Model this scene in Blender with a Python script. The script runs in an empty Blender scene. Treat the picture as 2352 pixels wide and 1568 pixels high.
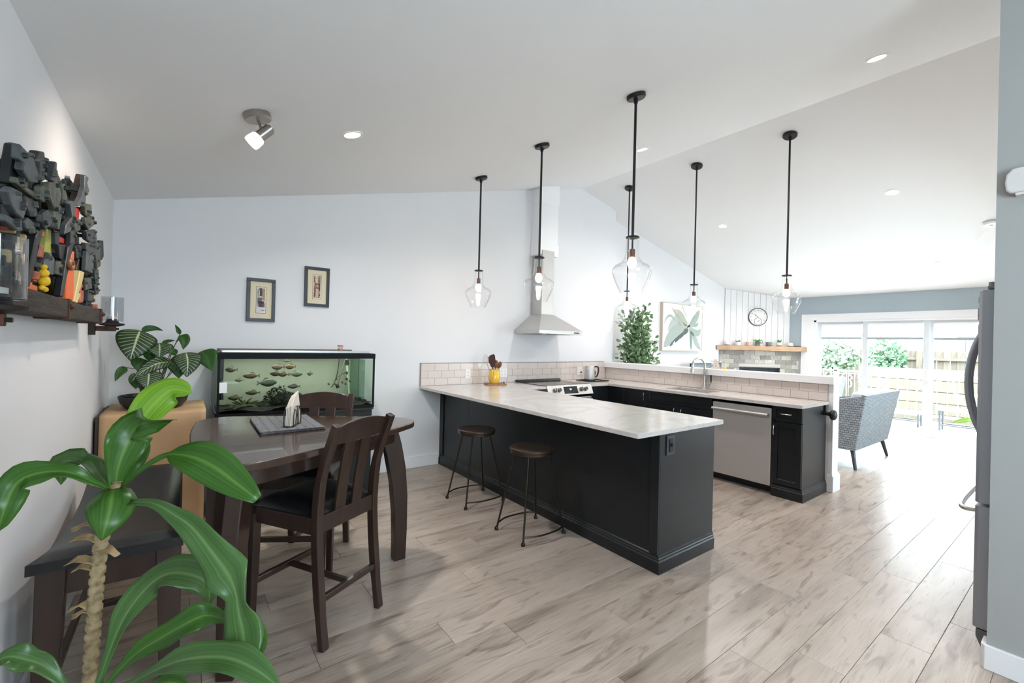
import bpy, math, random
from mathutils import Vector, Matrix
R = math.radians
SC = bpy.context.scene
COL = SC.collection

# ------------------------------------------------------------------ camera
def set_camera():
    yaw, pitch, roll = 0.64011, 0.00259, 0.02479
    fwd = Vector((math.sin(yaw)*math.cos(pitch), math.cos(yaw)*math.cos(pitch), math.sin(pitch)))
    right = Vector((math.cos(yaw), -math.sin(yaw), 0)); up = right.cross(fwd)
    r2 = right*math.cos(roll) + up*math.sin(roll); u2 = -right*math.sin(roll) + up*math.cos(roll)
    cd = bpy.data.cameras.new('camera'); cam = bpy.data.objects.new('camera', cd); COL.objects.link(cam)
    cd.sensor_width = 36.0; cd.sensor_fit = 'HORIZONTAL'; cd.lens = 36.0*1010.66/2352; cd.clip_start = 0.02; cd.clip_end = 300
    m = Matrix((r2, u2, -fwd)).transposed().to_4x4(); m.translation = (0, 0, 1.431)
    cam.matrix_world = m
    SC.camera = cam
set_camera()

# ------------------------------------------------------------------ world, sun, exposure
SC.view_settings.view_transform = 'Standard'
SC.view_settings.look = 'None'
SC.view_settings.gamma = 1.0
SC.view_settings.use_curve_mapping = False
SC.view_settings.exposure = 0.45
SC.cycles.use_denoising = True
SC.cycles.glossy_bounces = 4
SC.cycles.max_bounces = 8
SC.cycles.diffuse_bounces = 4
SC.cycles.transparent_max_bounces = 14
SC.cycles.sample_clamp_indirect = 8.0
SC.cycles.caustics_reflective = False
SC.cycles.caustics_refractive = False
SKY_STRENGTH = 16.0
SUN_STRENGTH = 30.0
CAN_WATTS = 15.0
PENDANT_WATTS = 9.0
def set_world():
    w = bpy.data.worlds.new('sky'); SC.world = w; w.use_nodes = True
    nt = w.node_tree; nt.nodes.clear()
    out = nt.nodes.new('ShaderNodeOutputWorld'); bg = nt.nodes.new('ShaderNodeBackground')
    bg.inputs['Color'].default_value = (0.75, 0.865, 1.0, 1); bg.inputs['Strength'].default_value = SKY_STRENGTH
    nt.links.new(bg.outputs[0], out.inputs[0])
    sd = bpy.data.lights.new('sun', 'SUN'); so = bpy.data.objects.new('sun', sd); COL.objects.link(so)
    sd.energy = SUN_STRENGTH; sd.angle = R(0.6); sd.color = (0.97, 0.985, 1.0)
    so.rotation_euler = (R(-12), R(17), 0); so.location = (14, 2, 9)
set_world()
def portal(name, loc, rot, sx, sy):
    ld = bpy.data.lights.new(name, 'AREA'); o = bpy.data.objects.new(name, ld); COL.objects.link(o)
    ld.shape = 'RECTANGLE'; ld.size = sx; ld.size_y = sy; ld.cycles.is_portal = True
    o.location = loc; o.rotation_euler = rot
portal('patio_portal', (10.24, 2.22, 1.02), (0, R(90), 0), 2.0, 2.5)
portal('added_rear_window_portal', (1.1, -2.04, 1.69), (R(90), 0, 0), 1.8, 1.22)

portal('added_side_window_portal', (6.4, -0.50, 1.25), (R(90), 0, 0), 1.3, 1.3)

# ------------------------------------------------------------------ helpers
def lin(h):
    h = h.lstrip('#'); c = [int(h[i:i+2], 16)/255 for i in (0, 2, 4)]
    return tuple(x/12.92 if x <= 0.04045 else ((x+0.055)/1.055)**2.4 for x in c) + (1.0,)
MATS = {}
def mat(name, base, rough=0.5, metal=0.0, var=None, bump=None, stretch=(1, 1, 1), emit=None, coat=0.0, spec=0.5, rnd=0.0, sub=0.0):
    """var=(scale, hex2, lo, hi): noise-mixed second colour; bump=(scale, strength); rnd: tone change per object"""
    if name in MATS: return MATS[name]
    m = bpy.data.materials.new(name); m.use_nodes = True; nt = m.node_tree
    b = nt.nodes['Principled BSDF']
    b.inputs['Base Color'].default_value = lin(base); b.inputs['Roughness'].default_value = rough
    b.inputs['Metallic'].default_value = metal; b.inputs['Specular IOR Level'].default_value = spec
    b.inputs['Coat Weight'].default_value = coat
    if sub: b.inputs['Subsurface Weight'].default_value = sub; b.inputs['Subsurface Radius'].default_value = (0.02, 0.02, 0.01)
    vec = None
    if var or bump:
        tc = nt.nodes.new('ShaderNodeTexCoord'); mp = nt.nodes.new('ShaderNodeMapping')
        mp.inputs['Scale'].default_value = stretch; nt.links.new(tc.outputs['Object'], mp.inputs[0]); vec = mp.outputs[0]
    src = None
    if var:
        n = nt.nodes.new('ShaderNodeTexNoise'); n.inputs['Scale'].default_value = var[0]; n.inputs['Detail'].default_value = 5
        nt.links.new(vec, n.inputs['Vector'])
        r = nt.nodes.new('ShaderNodeValToRGB'); r.color_ramp.elements[0].position = var[2]; r.color_ramp.elements[1].position = var[3]
        r.color_ramp.elements[0].color = lin(base); r.color_ramp.elements[1].color = lin(var[1])
        nt.links.new(n.outputs['Fac'], r.inputs[0]); src = r.outputs[0]
    if rnd:
        oi = nt.nodes.new('ShaderNodeObjectInfo'); mr = nt.nodes.new('ShaderNodeMapRange')
        mr.inputs['To Min'].default_value = 1-rnd; mr.inputs['To Max'].default_value = 1+rnd
        nt.links.new(oi.outputs['Random'], mr.inputs[0])
        h = nt.nodes.new('ShaderNodeHueSaturation'); nt.links.new(mr.outputs[0], h.inputs['Value'])
        if src: nt.links.new(src, h.inputs['Color'])
        else: h.inputs['Color'].default_value = lin(base)
        src = h.outputs[0]
    if src: nt.links.new(src, b.inputs['Base Color'])
    if bump:
        n = nt.nodes.new('ShaderNodeTexNoise'); n.inputs['Scale'].default_value = bump[0]; n.inputs['Detail'].default_value = 3
        nt.links.new(vec, n.inputs['Vector'])
        bp = nt.nodes.new('ShaderNodeBump'); bp.inputs['Strength'].default_value = bump[1]; bp.inputs['Distance'].default_value = 0.01
        nt.links.new(n.outputs['Fac'], bp.inputs['Height']); nt.links.new(bp.outputs[0], b.inputs['Normal'])
    if emit:
        b.inputs['Emission Color'].default_value = lin(emit[0]); b.inputs['Emission Strength'].default_value = emit[1]
    MATS[name] = m
    return m
def glass_mat(name, tint='ffffff', refl=1.0, rough=0.02, ior=1.45):
    """thin clear glass: transparent where looked through, mirror-like at grazing angles"""
    if name in MATS: return MATS[name]
    m = bpy.data.materials.new(name); m.use_nodes = True; nt = m.node_tree; nt.nodes.clear()
    out = nt.nodes.new('ShaderNodeOutputMaterial'); tr = nt.nodes.new('ShaderNodeBsdfTransparent'); gl = nt.nodes.new('ShaderNodeBsdfGlossy')
    mx = nt.nodes.new('ShaderNodeMixShader'); lw = nt.nodes.new('ShaderNodeLayerWeight'); pw = nt.nodes.new('ShaderNodeMath'); ma = nt.nodes.new('ShaderNodeMath')
    tr.inputs['Color'].default_value = lin(tint); gl.inputs['Roughness'].default_value = rough
    f0 = ((ior-1)/(ior+1))**2
    pw.operation = 'POWER'; pw.inputs[1].default_value = 4.0; ma.operation = 'MULTIPLY_ADD'; ma.inputs[1].default_value = (1-f0)*refl; ma.inputs[2].default_value = f0*refl; ma.use_clamp = True
    nt.links.new(lw.outputs['Facing'], pw.inputs[0]); nt.links.new(pw.outputs[0], ma.inputs[0]); nt.links.new(ma.outputs[0], mx.inputs[0])
    nt.links.new(tr.outputs[0], mx.inputs[1]); nt.links.new(gl.outputs[0], mx.inputs[2]); nt.links.new(mx.outputs[0], out.inputs[0])
    MATS[name] = m
    return m
def emit_mat(name, col, strength):
    if name in MATS: return MATS[name]
    m = bpy.data.materials.new(name); m.use_nodes = True; nt = m.node_tree; nt.nodes.clear()
    out = nt.nodes.new('ShaderNodeOutputMaterial'); e = nt.nodes.new('ShaderNodeEmission')
    e.inputs['Color'].default_value = lin(col); e.inputs['Strength'].default_value = strength
    nt.links.new(e.outputs[0], out.inputs[0]); MATS[name] = m
    return m

class MB:
    """collects shapes; build() links them as ONE mesh object"""
    def __init__(s): s.v = []; s.f = []
    def add(s, verts, faces, M=None):
        k = len(s.v)
        s.v += [tuple(M @ Vector(p)) for p in verts] if M is not None else [tuple(p) for p in verts]
        s.f += [tuple(i+k for i in f) for f in faces]; return s
    def box(s, x0, x1, y0, y1, z0, z1, M=None):
        vs = [(x, y, z) for z in (z0, z1) for y in (y0, y1) for x in (x0, x1)]
        return s.add(vs, [(0, 2, 3, 1), (4, 5, 7, 6), (0, 1, 5, 4), (2, 6, 7, 3), (0, 4, 6, 2), (1, 3, 7, 5)], M)
    def prism(s, poly, a0, a1, axis='z', M=None):
        """poly of 2D points extruded along axis (z: xy, y: xz, x: yz)"""
        def P(p, a): return {'z': (p[0], p[1], a), 'y': (p[0], a, p[1]), 'x': (a, p[0], p[1])}[axis]
        n = len(poly); vs = [P(p, a0) for p in poly] + [P(p, a1) for p in poly]
        fs = [tuple(range(n))[::-1], tuple(range(n, 2*n))] + [(i, (i+1) % n, n+(i+1) % n, n+i) for i in range(n)]
        return s.add(vs, fs, M)
    def lathe(s, prof, n=24, M=None, cap=True):
        """prof: list of (r, z)"""
        vs = []; fs = []
        for r, z in prof:
            for k in range(n):
                a = 2*math.pi*k/n; vs.append((r*math.cos(a), r*math.sin(a), z))
        for i in range(len(prof)-1):
            for k in range(n):
                fs.append((i*n+k, i*n+(k+1) % n, (i+1)*n+(k+1) % n, (i+1)*n+k))
        if cap:
            fs.append(tuple(range(n))[::-1]); fs.append(tuple((len(prof)-1)*n+k for k in range(n)))
        return s.add(vs, fs, M)
    def cyl(s, p, q, r, n=12, r2=None):
        p, q = Vector(p), Vector(q); d = q-p; L = d.length
        M = Matrix.Translation(p) @ d.to_track_quat('Z', 'Y').to_matrix().to_4x4()
        return s.lathe([(r, 0), (r if r2 is None else r2, L)], n, M)
    def tube(s, pts, r, n=8, closed=False):
        """round tube along points; r number or list"""
        pts = [Vector(p) for p in pts]; N = len(pts); rs = r if isinstance(r, (list, tuple)) else [r]*N
        rings = []; ref = None
        for i, p in enumerate(pts):
            if closed: t = pts[(i+1) % N]-pts[i-1]
            else: t = pts[min(i+1, N-1)]-pts[max(i-1, 0)]
            t.normalize()
            if ref is None: ref = t.orthogonal().normalized()
            ref = (ref - t*ref.dot(t)).normalized(); b = t.cross(ref)
            rings.append([p+(ref*math.cos(2*math.pi*k/n)+b*math.sin(2*math.pi*k/n))*rs[i] for k in range(n)])
        vs = [v for g in rings for v in g]; fs = []
        for i in range(N if closed else N-1):
            j = (i+1) % N
            for k in range(n): fs.append((i*n+k, i*n+(k+1) % n, j*n+(k+1) % n, j*n+k))
        if not closed: fs.append(tuple(range(n))[::-1]); fs.append(tuple((N-1)*n+k for k in range(n)))
        return s.add(vs, fs)
    def bar(s, pts, w, d, side=(1, 0, 0)):
        """rectangular bar along points: w along side, d across"""
        pts = [Vector(p) for p in pts]; N = len(pts); side = Vector(side).normalized(); vs = []; fs = []
        W = w if isinstance(w, (list, tuple)) else [w]*N; D = d if isinstance(d, (list, tuple)) else [d]*N
        for i, p in enumerate(pts):
            t = (pts[min(i+1, N-1)]-pts[max(i-1, 0)]).normalized(); sd = (side-t*side.dot(t)).normalized(); u = t.cross(sd)
            for a, b in ((-1, -1), (1, -1), (1, 1), (-1, 1)): vs.append(p+sd*a*W[i]/2+u*b*D[i]/2)
        for i in range(N-1):
            for k in range(4): fs.append((i*4+k, i*4+(k+1) % 4, i*4+4+(k+1) % 4, i*4+4+k))
        fs.append((3, 2, 1, 0)); e = (N-1)*4; fs.append((e, e+1, e+2, e+3))
        return s.add(vs, fs)
    def ball(s, c, r, n=12, m=8, sc=(1, 1, 1)):
        prof = [(max(r*math.sin(math.pi*i/m), 1e-4), -r*math.cos(math.pi*i/m)) for i in range(m+1)]
        return s.lathe(prof, n, Matrix.Translation(c) @ Matrix.Diagonal((*sc, 1)))
    def build(s, name, material, parent=None, bevel=0.0, smooth=False, seg=2, world=True, solid=0.0):
        me = bpy.data.meshes.new(name)
        vs = s.v
        if parent is not None and world:
            Mi = WM[parent.name].inverted(); vs = [Mi @ Vector(v) for v in vs]
        me.from_pydata([tuple(v) for v in vs], [], s.f); me.validate(); me.update()
        o = bpy.data.objects.new(name, me); COL.objects.link(o)
        me.materials.append(material)
        if parent is not None: o.parent = parent; WM[o.name] = WM[parent.name]
        else: WM[o.name] = Matrix.Identity(4)
        if smooth:
            for p in me.polygons: p.use_smooth = True
            me.set_sharp_from_angle(angle=R(38))
        if bevel:
            b = o.modifiers.new('bevel', 'BEVEL'); b.width = bevel; b.segments = seg; b.limit_method = 'ANGLE'; b.angle_limit = R(35)
        if solid:
            b = o.modifiers.new('solid', 'SOLIDIFY'); b.thickness = solid; b.offset = 0
        return o
WM = {}
def thing(name, label, cat, loc=(0, 0, 0), rz=0.0, group=None, kind=None):
    o = bpy.data.objects.new(name, None); COL.objects.link(o); o.location = loc; o.rotation_euler = (0, 0, rz)
    o.empty_display_size = 0.1
    WM[o.name] = Matrix.Translation(loc) @ Matrix.Rotation(rz, 4, 'Z')
    return tag(o, label, cat, group, kind)
def tag(o, label, cat=None, group=None, kind=None):
    if label: o['label'] = label
    if cat: o['category'] = cat
    if group: o['group'] = group
    if kind: o['kind'] = kind
    return o
def copy_tree(o, parent=None):
    c = o.copy(); COL.objects.link(c)
    if parent is not None: c.parent = parent
    for ch in [x for x in bpy.data.objects if x.parent == o]: copy_tree(ch, c)
    return c
def share(src, name, parent, loc, rot=(0, 0, 0), scale=(1, 1, 1)):
    """another object using the same mesh data, placed in its parent's frame"""
    o = bpy.data.objects.new(name, src.data); COL.objects.link(o); o.parent = parent
    o.location = loc; o.rotation_euler = rot; o.scale = scale
    for md in src.modifiers:
        n = o.modifiers.new(md.name, md.type)
        if md.type == 'BEVEL': n.width = md.width; n.segments = md.segments; n.limit_method = 'ANGLE'; n.angle_limit = md.angle_limit
    WM[o.name] = WM[parent.name]
    return o
def spline(pts, n):
    """Catmull-Rom resample of a list of tuples"""
    P = [Vector(p) for p in pts]; P = [P[0]*2-P[1]] + P + [P[-1]*2-P[-2]]; out = []; S = len(P)-3
    for i in range(n+1):
        u = i/n*S; k = min(int(u), S-1); t = u-k; a, b, c, d = P[k:k+4]
        out.append(0.5*((2*b)+(c-a)*t+(2*a-5*b+4*c-d)*t*t+(3*b-a-3*c+d)*t*t*t))
    return out
def zc(x):
    return 2.465+0.24545*(x+0.463) if x <= 4.646 else 3.719-0.22044*(x-4.646)
SL, SR_ = math.atan(0.24545), math.atan(-0.22044)   # ceiling pitch left and right of the ridge
def text_mesh(txt, size, depth=0.0008):
    cu = bpy.data.curves.new('text', 'FONT'); cu.body = txt; cu.size = size; cu.extrude = depth; cu.align_x = 'CENTER'; cu.align_y = 'CENTER'
    o = bpy.data.objects.new('text', cu); COL.objects.link(o); bpy.context.view_layer.update()
    me = bpy.data.meshes.new_from_object(o.evaluated_get(bpy.context.evaluated_depsgraph_get()))
    bpy.data.objects.remove(o); bpy.data.curves.remove(cu)
    return [tuple(v.co) for v in me.vertices], [tuple(p.vertices) for p in me.polygons]
# ------------------------------------------------------------------ materials
WALL = mat('wall_paint', 'e3e2e4', 0.85, bump=(220, 0.04))
GREY = mat('grey_wall_paint', 'a9b5bc', 0.85, bump=(220, 0.04))
CEIL = mat('ceiling_paint', 'e9e8e8', 0.9, bump=(260, 0.04))
TRIM = mat('white_trim', 'f0eff0', 0.45)
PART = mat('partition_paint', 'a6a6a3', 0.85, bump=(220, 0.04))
BLACKCAB = mat('charcoal_cabinet', '14171a', 0.36, var=(9, '181c20', 0.35, 0.7))
STEEL = mat('brushed_steel', 'c8c6c4', 0.45, 0.75)
DWSTEEL = mat('dishwasher_steel', 'c9c4c1', 0.5, 0.7)
STEEL2 = mat('fridge_steel', '9fa2a8', 0.42, 0.5)
NICKEL = mat('nickel', 'c9c4bb', 0.25, 1.0)
CHROME = mat('chrome', 'dcdcdc', 0.12, 1.0)
BRONZE = mat('dark_bronze', '2b2a2c', 0.4, 0.6)
IRON = mat('stool_iron', '3a322b', 0.36, 0.85)
BLACKM = mat('matte_black', '15171a', 0.5)
BLACKG = mat('black_glass', '07080a', 0.08, spec=0.6)
LEATHER = mat('black_leather', '121315', 0.36, bump=(160, 0.12), spec=0.5)
WOOD = mat('espresso_wood', '2c1d17', 0.36, var=(7, '3a281f', 0.3, 0.75), stretch=(3, 3, 0.6), bump=(30, 0.03), coat=0.15)
TABLEW = mat('table_top_wood', '35251d', 0.26, var=(5, '4a362b', 0.3, 0.75), stretch=(1, 7, 1), coat=0.3)
KRAFT = mat('kraft_paper', 'be9b76', 0.75, var=(3, 'b38f69', 0.35, 0.7), bump=(9, 0.12))
WHITE = mat('white_plastic', 'efeeec', 0.4)
CREAM = mat('cream_mat', 'ddd0b4', 0.8)
GLASS = glass_mat('pendant_glass', 'ffffff', 0.8, 0.02, 1.45)
PANE = glass_mat('window_pane', 'fbfffd', 0.6, 0.0, 1.4)
def quartz():
    m = mat('white_quartz', 'dcd8d5', 0.14, spec=0.5); nt = m.node_tree; b = nt.nodes['Principled BSDF']
    tc = nt.nodes.new('ShaderNodeTexCoord'); n1 = nt.nodes.new('ShaderNodeTexNoise'); n1.inputs['Scale'].default_value = 1.7; n1.inputs['Detail'].default_value = 6
    n1.inputs['Distortion'].default_value = 1.3
    r = nt.nodes.new('ShaderNodeValToRGB'); e = r.color_ramp.elements
    e[0].position = 0.44; e[0].color = lin('d0cac7'); e[1].position = 0.56; e[1].color = lin('d0cac7')
    k = r.color_ramp.elements.new(0.5); k.color = lin('c6bfba')
    nt.links.new(tc.outputs['Object'], n1.inputs['Vector']); nt.links.new(n1.outputs['Fac'], r.inputs[0]); nt.links.new(r.outputs[0], b.inputs['Base Color'])
    return m
QUARTZ = quartz()
def plank_mat():
    m = mat('grey_oak_plank', 'a2938a', 0.36); nt = m.node_tree; b = nt.nodes['Principled BSDF']
    tc = nt.nodes.new('ShaderNodeTexCoord'); oi = nt.nodes.new('ShaderNodeObjectInfo')
    ad = nt.nodes.new('ShaderNodeVectorMath'); ad.operation = 'ADD'; sc = nt.nodes.new('ShaderNodeVectorMath'); sc.operation = 'SCALE'
    cb = nt.nodes.new('ShaderNodeCombineXYZ')
    for i in range(3): nt.links.new(oi.outputs['Random'], cb.inputs[i])
    nt.links.new(cb.outputs[0], sc.inputs[0]); sc.inputs['Scale'].default_value = 57.0
    nt.links.new(tc.outputs['Object'], ad.inputs[0]); nt.links.new(sc.outputs[0], ad.inputs[1])
    def noise(scale, st, det, dist):
        mp = nt.nodes.new('ShaderNodeMapping'); mp.inputs['Scale'].default_value = st; nt.links.new(ad.outputs[0], mp.inputs[0])
        n = nt.nodes.new('ShaderNodeTexNoise'); n.inputs['Scale'].default_value = scale; n.inputs['Detail'].default_value = det; n.inputs['Distortion'].default_value = dist
        nt.links.new(mp.outputs[0], n.inputs['Vector']); return n
    n1 = noise(1.5, (0.7, 6.0, 1), 5, 0.9); n2 = noise(14, (0.5, 14, 1), 6, 0.3); n3 = noise(2.3, (1.0, 4.5, 1), 3, 2.0)
    r1 = nt.nodes.new('ShaderNodeValToRGB'); e = r1.color_ramp.elements
    e[0].position = 0.28; e[0].color = lin('8b7c71'); e[1].position = 0.66; e[1].color = lin('b8a99d')
    k = e.new(0.45); k.color = lin('ae9e91')
    nt.links.new(n1.outputs['Fac'], r1.inputs[0])
    r2 = nt.nodes.new('ShaderNodeValToRGB'); e = r2.color_ramp.elements; e[0].position = 0.3; e[0].color = (0.83, 0.82, 0.81, 1); e[1].position = 0.7; e[1].color = (1.06, 1.05, 1.05, 1)
    nt.links.new(n2.outputs['Fac'], r2.inputs[0])
    r3 = nt.nodes.new('ShaderNodeValToRGB'); e = r3.color_ramp.elements; e[0].position = 0.31; e[0].color = (0.62, 0.58, 0.56, 1); e[1].position = 0.43; e[1].color = (1, 1, 1, 1)
    nt.links.new(n3.outputs['Fac'], r3.inputs[0])
    def mul(a, c):
        x = nt.nodes.new('ShaderNodeMix'); x.data_type = 'RGBA'; x.blend_type = 'MULTIPLY'; x.inputs['Factor'].default_value = 1
        nt.links.new(a, x.inputs['A']); nt.links.new(c, x.inputs['B']); return x.outputs['Result']
    h = nt.nodes.new('ShaderNodeHueSaturation'); mr = nt.nodes.new('ShaderNodeMapRange'); mr.inputs['To Min'].default_value = 0.9; mr.inputs['To Max'].default_value = 1.06
    nt.links.new(oi.outputs['Random'], mr.inputs[0]); nt.links.new(mr.outputs[0], h.inputs['Value'])
    nt.links.new(mul(mul(r1.outputs[0], r2.outputs[0]), r3.outputs[0]), h.inputs['Color']); nt.links.new(h.outputs[0], b.inputs['Base Color'])
    bp = nt.nodes.new('ShaderNodeBump'); bp.inputs['Strength'].default_value = 0.08; bp.inputs['Distance'].default_value = 0.004
    nt.links.new(n2.outputs['Fac'], bp.inputs['Height']); nt.links.new(bp.outputs[0], b.inputs['Normal'])
    rr = nt.nodes.new('ShaderNodeMapRange'); rr.inputs['To Min'].default_value = 0.22; rr.inputs['To Max'].default_value = 0.38
    nt.links.new(n2.outputs['Fac'], rr.inputs[0]); nt.links.new(rr.outputs[0], b.inputs['Roughness'])
    return m
PLANK = plank_mat()

# ------------------------------------------------------------------ the setting
XL, XD, YB, YL = -0.463, 10.167, 4.612, 4.845
def struct(name, mb, m, label, parent=None, **kw):
    o = mb.build(name, m, parent, **kw)
    if parent is None: o['kind'] = 'structure'; o['label'] = label
    return o
floor = struct('floor', MB().box(XL-0.1, XD+0.1, -2.1, YL+0.1, -0.12, -0.012), PLANK, 'grey oak plank floor running through dining, kitchen and living area')
def lay_planks():
    rnd = random.Random(5); W, L = 0.192, 1.32; y = -0.30; row = 0
    full = MB().box(0, L-0.0012, 0, W-0.0012, -0.012, 0).build('plank', PLANK, floor, bevel=0.0012, seg=1); first = True
    while y < YL-0.01:
        w = min(W, YL-y); x = XL - ((row*0.47+rnd.uniform(-0.12, 0.12)) % L)
        while x < XD:
            a, b = max(x, XL), min(x+L, XD+0.03)
            if b-a > 0.03:
                if first and a == x and b == x+L and w == W: full.location = (a, y, 0); first = False
                elif a == x and abs(b-x-L) < 1e-6 and w == W: share(full, 'plank', floor, (a, y, 0))
                else:
                    o = MB().box(0, b-a-0.0012, 0, w-0.0012, -0.012, 0).build('plank', PLANK, floor, bevel=0.0012, seg=1); o.location = (a, y, 0)
            x += L
        y += W; row += 1
    MB().box(XL, XD, -2.0, -0.3005, -0.012, -0.0005).build('floor_behind', PLANK, floor)
lay_planks()
T = 0.14
struct('ceiling', MB().prism([(XL-0.12, zc(XL-0.12)), (4.646, 3.719), (XD+0.12, zc(XD+0.12)), (XD+0.12, zc(XD+0.12)+T), (4.646, 3.719+T), (XL-0.12, zc(XL-0.12)+T)], -2.12, YL+0.12, 'y'), CEIL,
       'white vaulted ceiling with a ridge running towards the back wall')
struct('wall_left', MB().box(XL-0.12, XL, -2.12, YL+0.1, -0.12, 2.47), WALL, 'pale wall beside the bench and wooden wall sculpture')
struct('wall_back', MB().prism([(XL, -0.12), (5.42, -0.12), (5.42, zc(5.42)+0.02), (4.646, 3.735), (XL, zc(XL)+0.02)], YB, YL+0.1, 'y'), WALL, 'pale back wall behind the aquarium and the range hood')
struct('wall_living', MB().prism([(5.42, -0.12), (XD+0.12, -0.12), (XD+0.12, zc(XD+0.12)+0.02), (5.42, zc(5.42)+0.02)], YL, YL+0.1, 'y'), WALL, 'pale living room wall behind the flower canvas')
mb = MB().box(XD, XD+0.14, 3.48, YL+0.1, -0.12, 2.55).box(XD, XD+0.14, 0.94, 3.48, 2.03, 2.55).box(XD, XD+0.14, -0.6, 0.94, -0.12, 2.55)
struct('wall_right', mb, GREY, 'grey-blue wall around the sliding patio doors')
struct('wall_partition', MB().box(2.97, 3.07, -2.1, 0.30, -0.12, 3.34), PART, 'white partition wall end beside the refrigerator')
KX0, KX1, KZ0, KZ1 = 5.75, 7.05, 0.6, 1.9
struct('wall_kitchen', MB().box(3.07, KX0, -0.56, -0.46, -0.12, 2.3).box(KX1, XD+0.12, -0.56, -0.46, -0.12, 2.3).box(KX0, KX1, -0.56, -0.46, -0.12, KZ0).box(KX0, KX1, -0.56, -0.46, KZ1, 2.3).prism([(3.07, 2.3), (XD+0.12, 2.3), (XD+0.12, zc(XD+0.12)+0.02), (4.646, 3.735), (3.07, zc(3.07)+0.02)], -0.56, -0.46, 'y'), WALL, 'pale wall behind the refrigerator with an added window')
w2 = struct('added_window_2', MB().box(KX0-0.07, KX1+0.07, -0.46, -0.44, KZ1, KZ1+0.07).box(KX0-0.07, KX1+0.07, -0.46, -0.44, KZ0-0.07, KZ0).box(KX0-0.07, KX0, -0.46, -0.44, KZ0, KZ1).box(KX1, KX1+0.07, -0.46, -0.44, KZ0, KZ1), TRIM, 'unseen side window added for daylight in the living room, in white casing')  # unseen window, added to bring daylight and reflections into the living side
for a in (KX0, (KX0+KX1)/2):
    w = (KX1-KX0)/2
    s = MB().box(a, a+w, -0.53, -0.50, KZ0, KZ0+0.05).box(a, a+w, -0.53, -0.50, KZ1-0.05, KZ1).box(a, a+0.05, -0.53, -0.50, KZ0+0.05, KZ1-0.05).box(a+w-0.05, a+w, -0.53, -0.50, KZ0+0.05, KZ1-0.05).build('sash', TRIM, w2)
    MB().box(a+0.05, a+w-0.05, -0.518, -0.512, KZ0+0.05, KZ1-0.05).build('pane', PANE, s)
WX0, WX1, WZ0, WZ1 = 0.2, 2.0, 1.08, 2.30
struct('wall_front', MB().box(XL, WX0, -2.12, -2.0, -0.12, 2.6).box(WX1, 2.97, -2.12, -2.0, -0.12, 2.6).box(WX0, WX1, -2.12, -2.0, WZ1, 2.6).box(WX0, WX1, -2.12, -2.0, -0.12, WZ0).prism([(XL, 2.6), (2.97, 2.6), (2.97, zc(2.97)+0.02), (0.09, 2.6)], -2.12, -2.0, 'y'), WALL, 'pale wall with a wide added window facing the dining corner')
w1 = struct('added_window_1', MB().box(WX0-0.06, WX1+0.06, -2.0, -1.98, WZ1, WZ1+0.07).box(WX0-0.06, WX1+0.06, -2.0, -1.98, WZ0-0.07, WZ0).box(WX0-0.06, WX0, -2.0, -1.98, WZ0, WZ1).box(WX1, WX1+0.06, -2.0, -1.98, WZ0, WZ1), TRIM, 'unseen dining window added for daylight, in white casing')  # unseen window behind the camera, added as a daylight source for the dining side
for a in (WX0, (WX0+WX1)/2):
    w = (WX1-WX0)/2
    s = MB().box(a, a+w, -2.08, -2.04, WZ0, WZ0+0.05).box(a, a+w, -2.08, -2.04, WZ1-0.05, WZ1).box(a, a+0.05, -2.08, -2.04, WZ0+0.05, WZ1-0.05).box(a+w-0.05, a+w, -2.08, -2.04, WZ0+0.05, WZ1-0.05).build('sash', TRIM, w1)
    MB().box(a+0.05, a+w-0.05, -2.063, -2.057, WZ0+0.05, WZ1-0.05).build('pane', PANE, s)
# baseboards
def baseboard(name, x0, x1, y0, y1, label, h=0.13):
    return struct(name, MB().box(x0, x1, y0, y1, 0, h), TRIM, label, bevel=0.004)
baseboard('baseboard_back', XL, 2.40, YB-0.016, YB, 'white baseboard along the back wall by the aquarium')
baseboard('baseboard_left', XL, XL+0.016, -2.0, YB-0.02, 'white baseboard along the wall behind the bench')
baseboard('baseboard_living', 5.44, 9.0, YL-0.016, YL, 'white baseboard along the living room wall')
struct('baseboard_partition', MB().prism([(2.952, -2.0), (2.97, -2.0), (2.97, 0.30), (3.05, 0.30), (3.05, 0.318), (2.965, 0.318), (2.952, 0.305)], 0, 0.11), TRIM, 'white baseboard wrapping the partition wall end', bevel=0.003)

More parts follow.
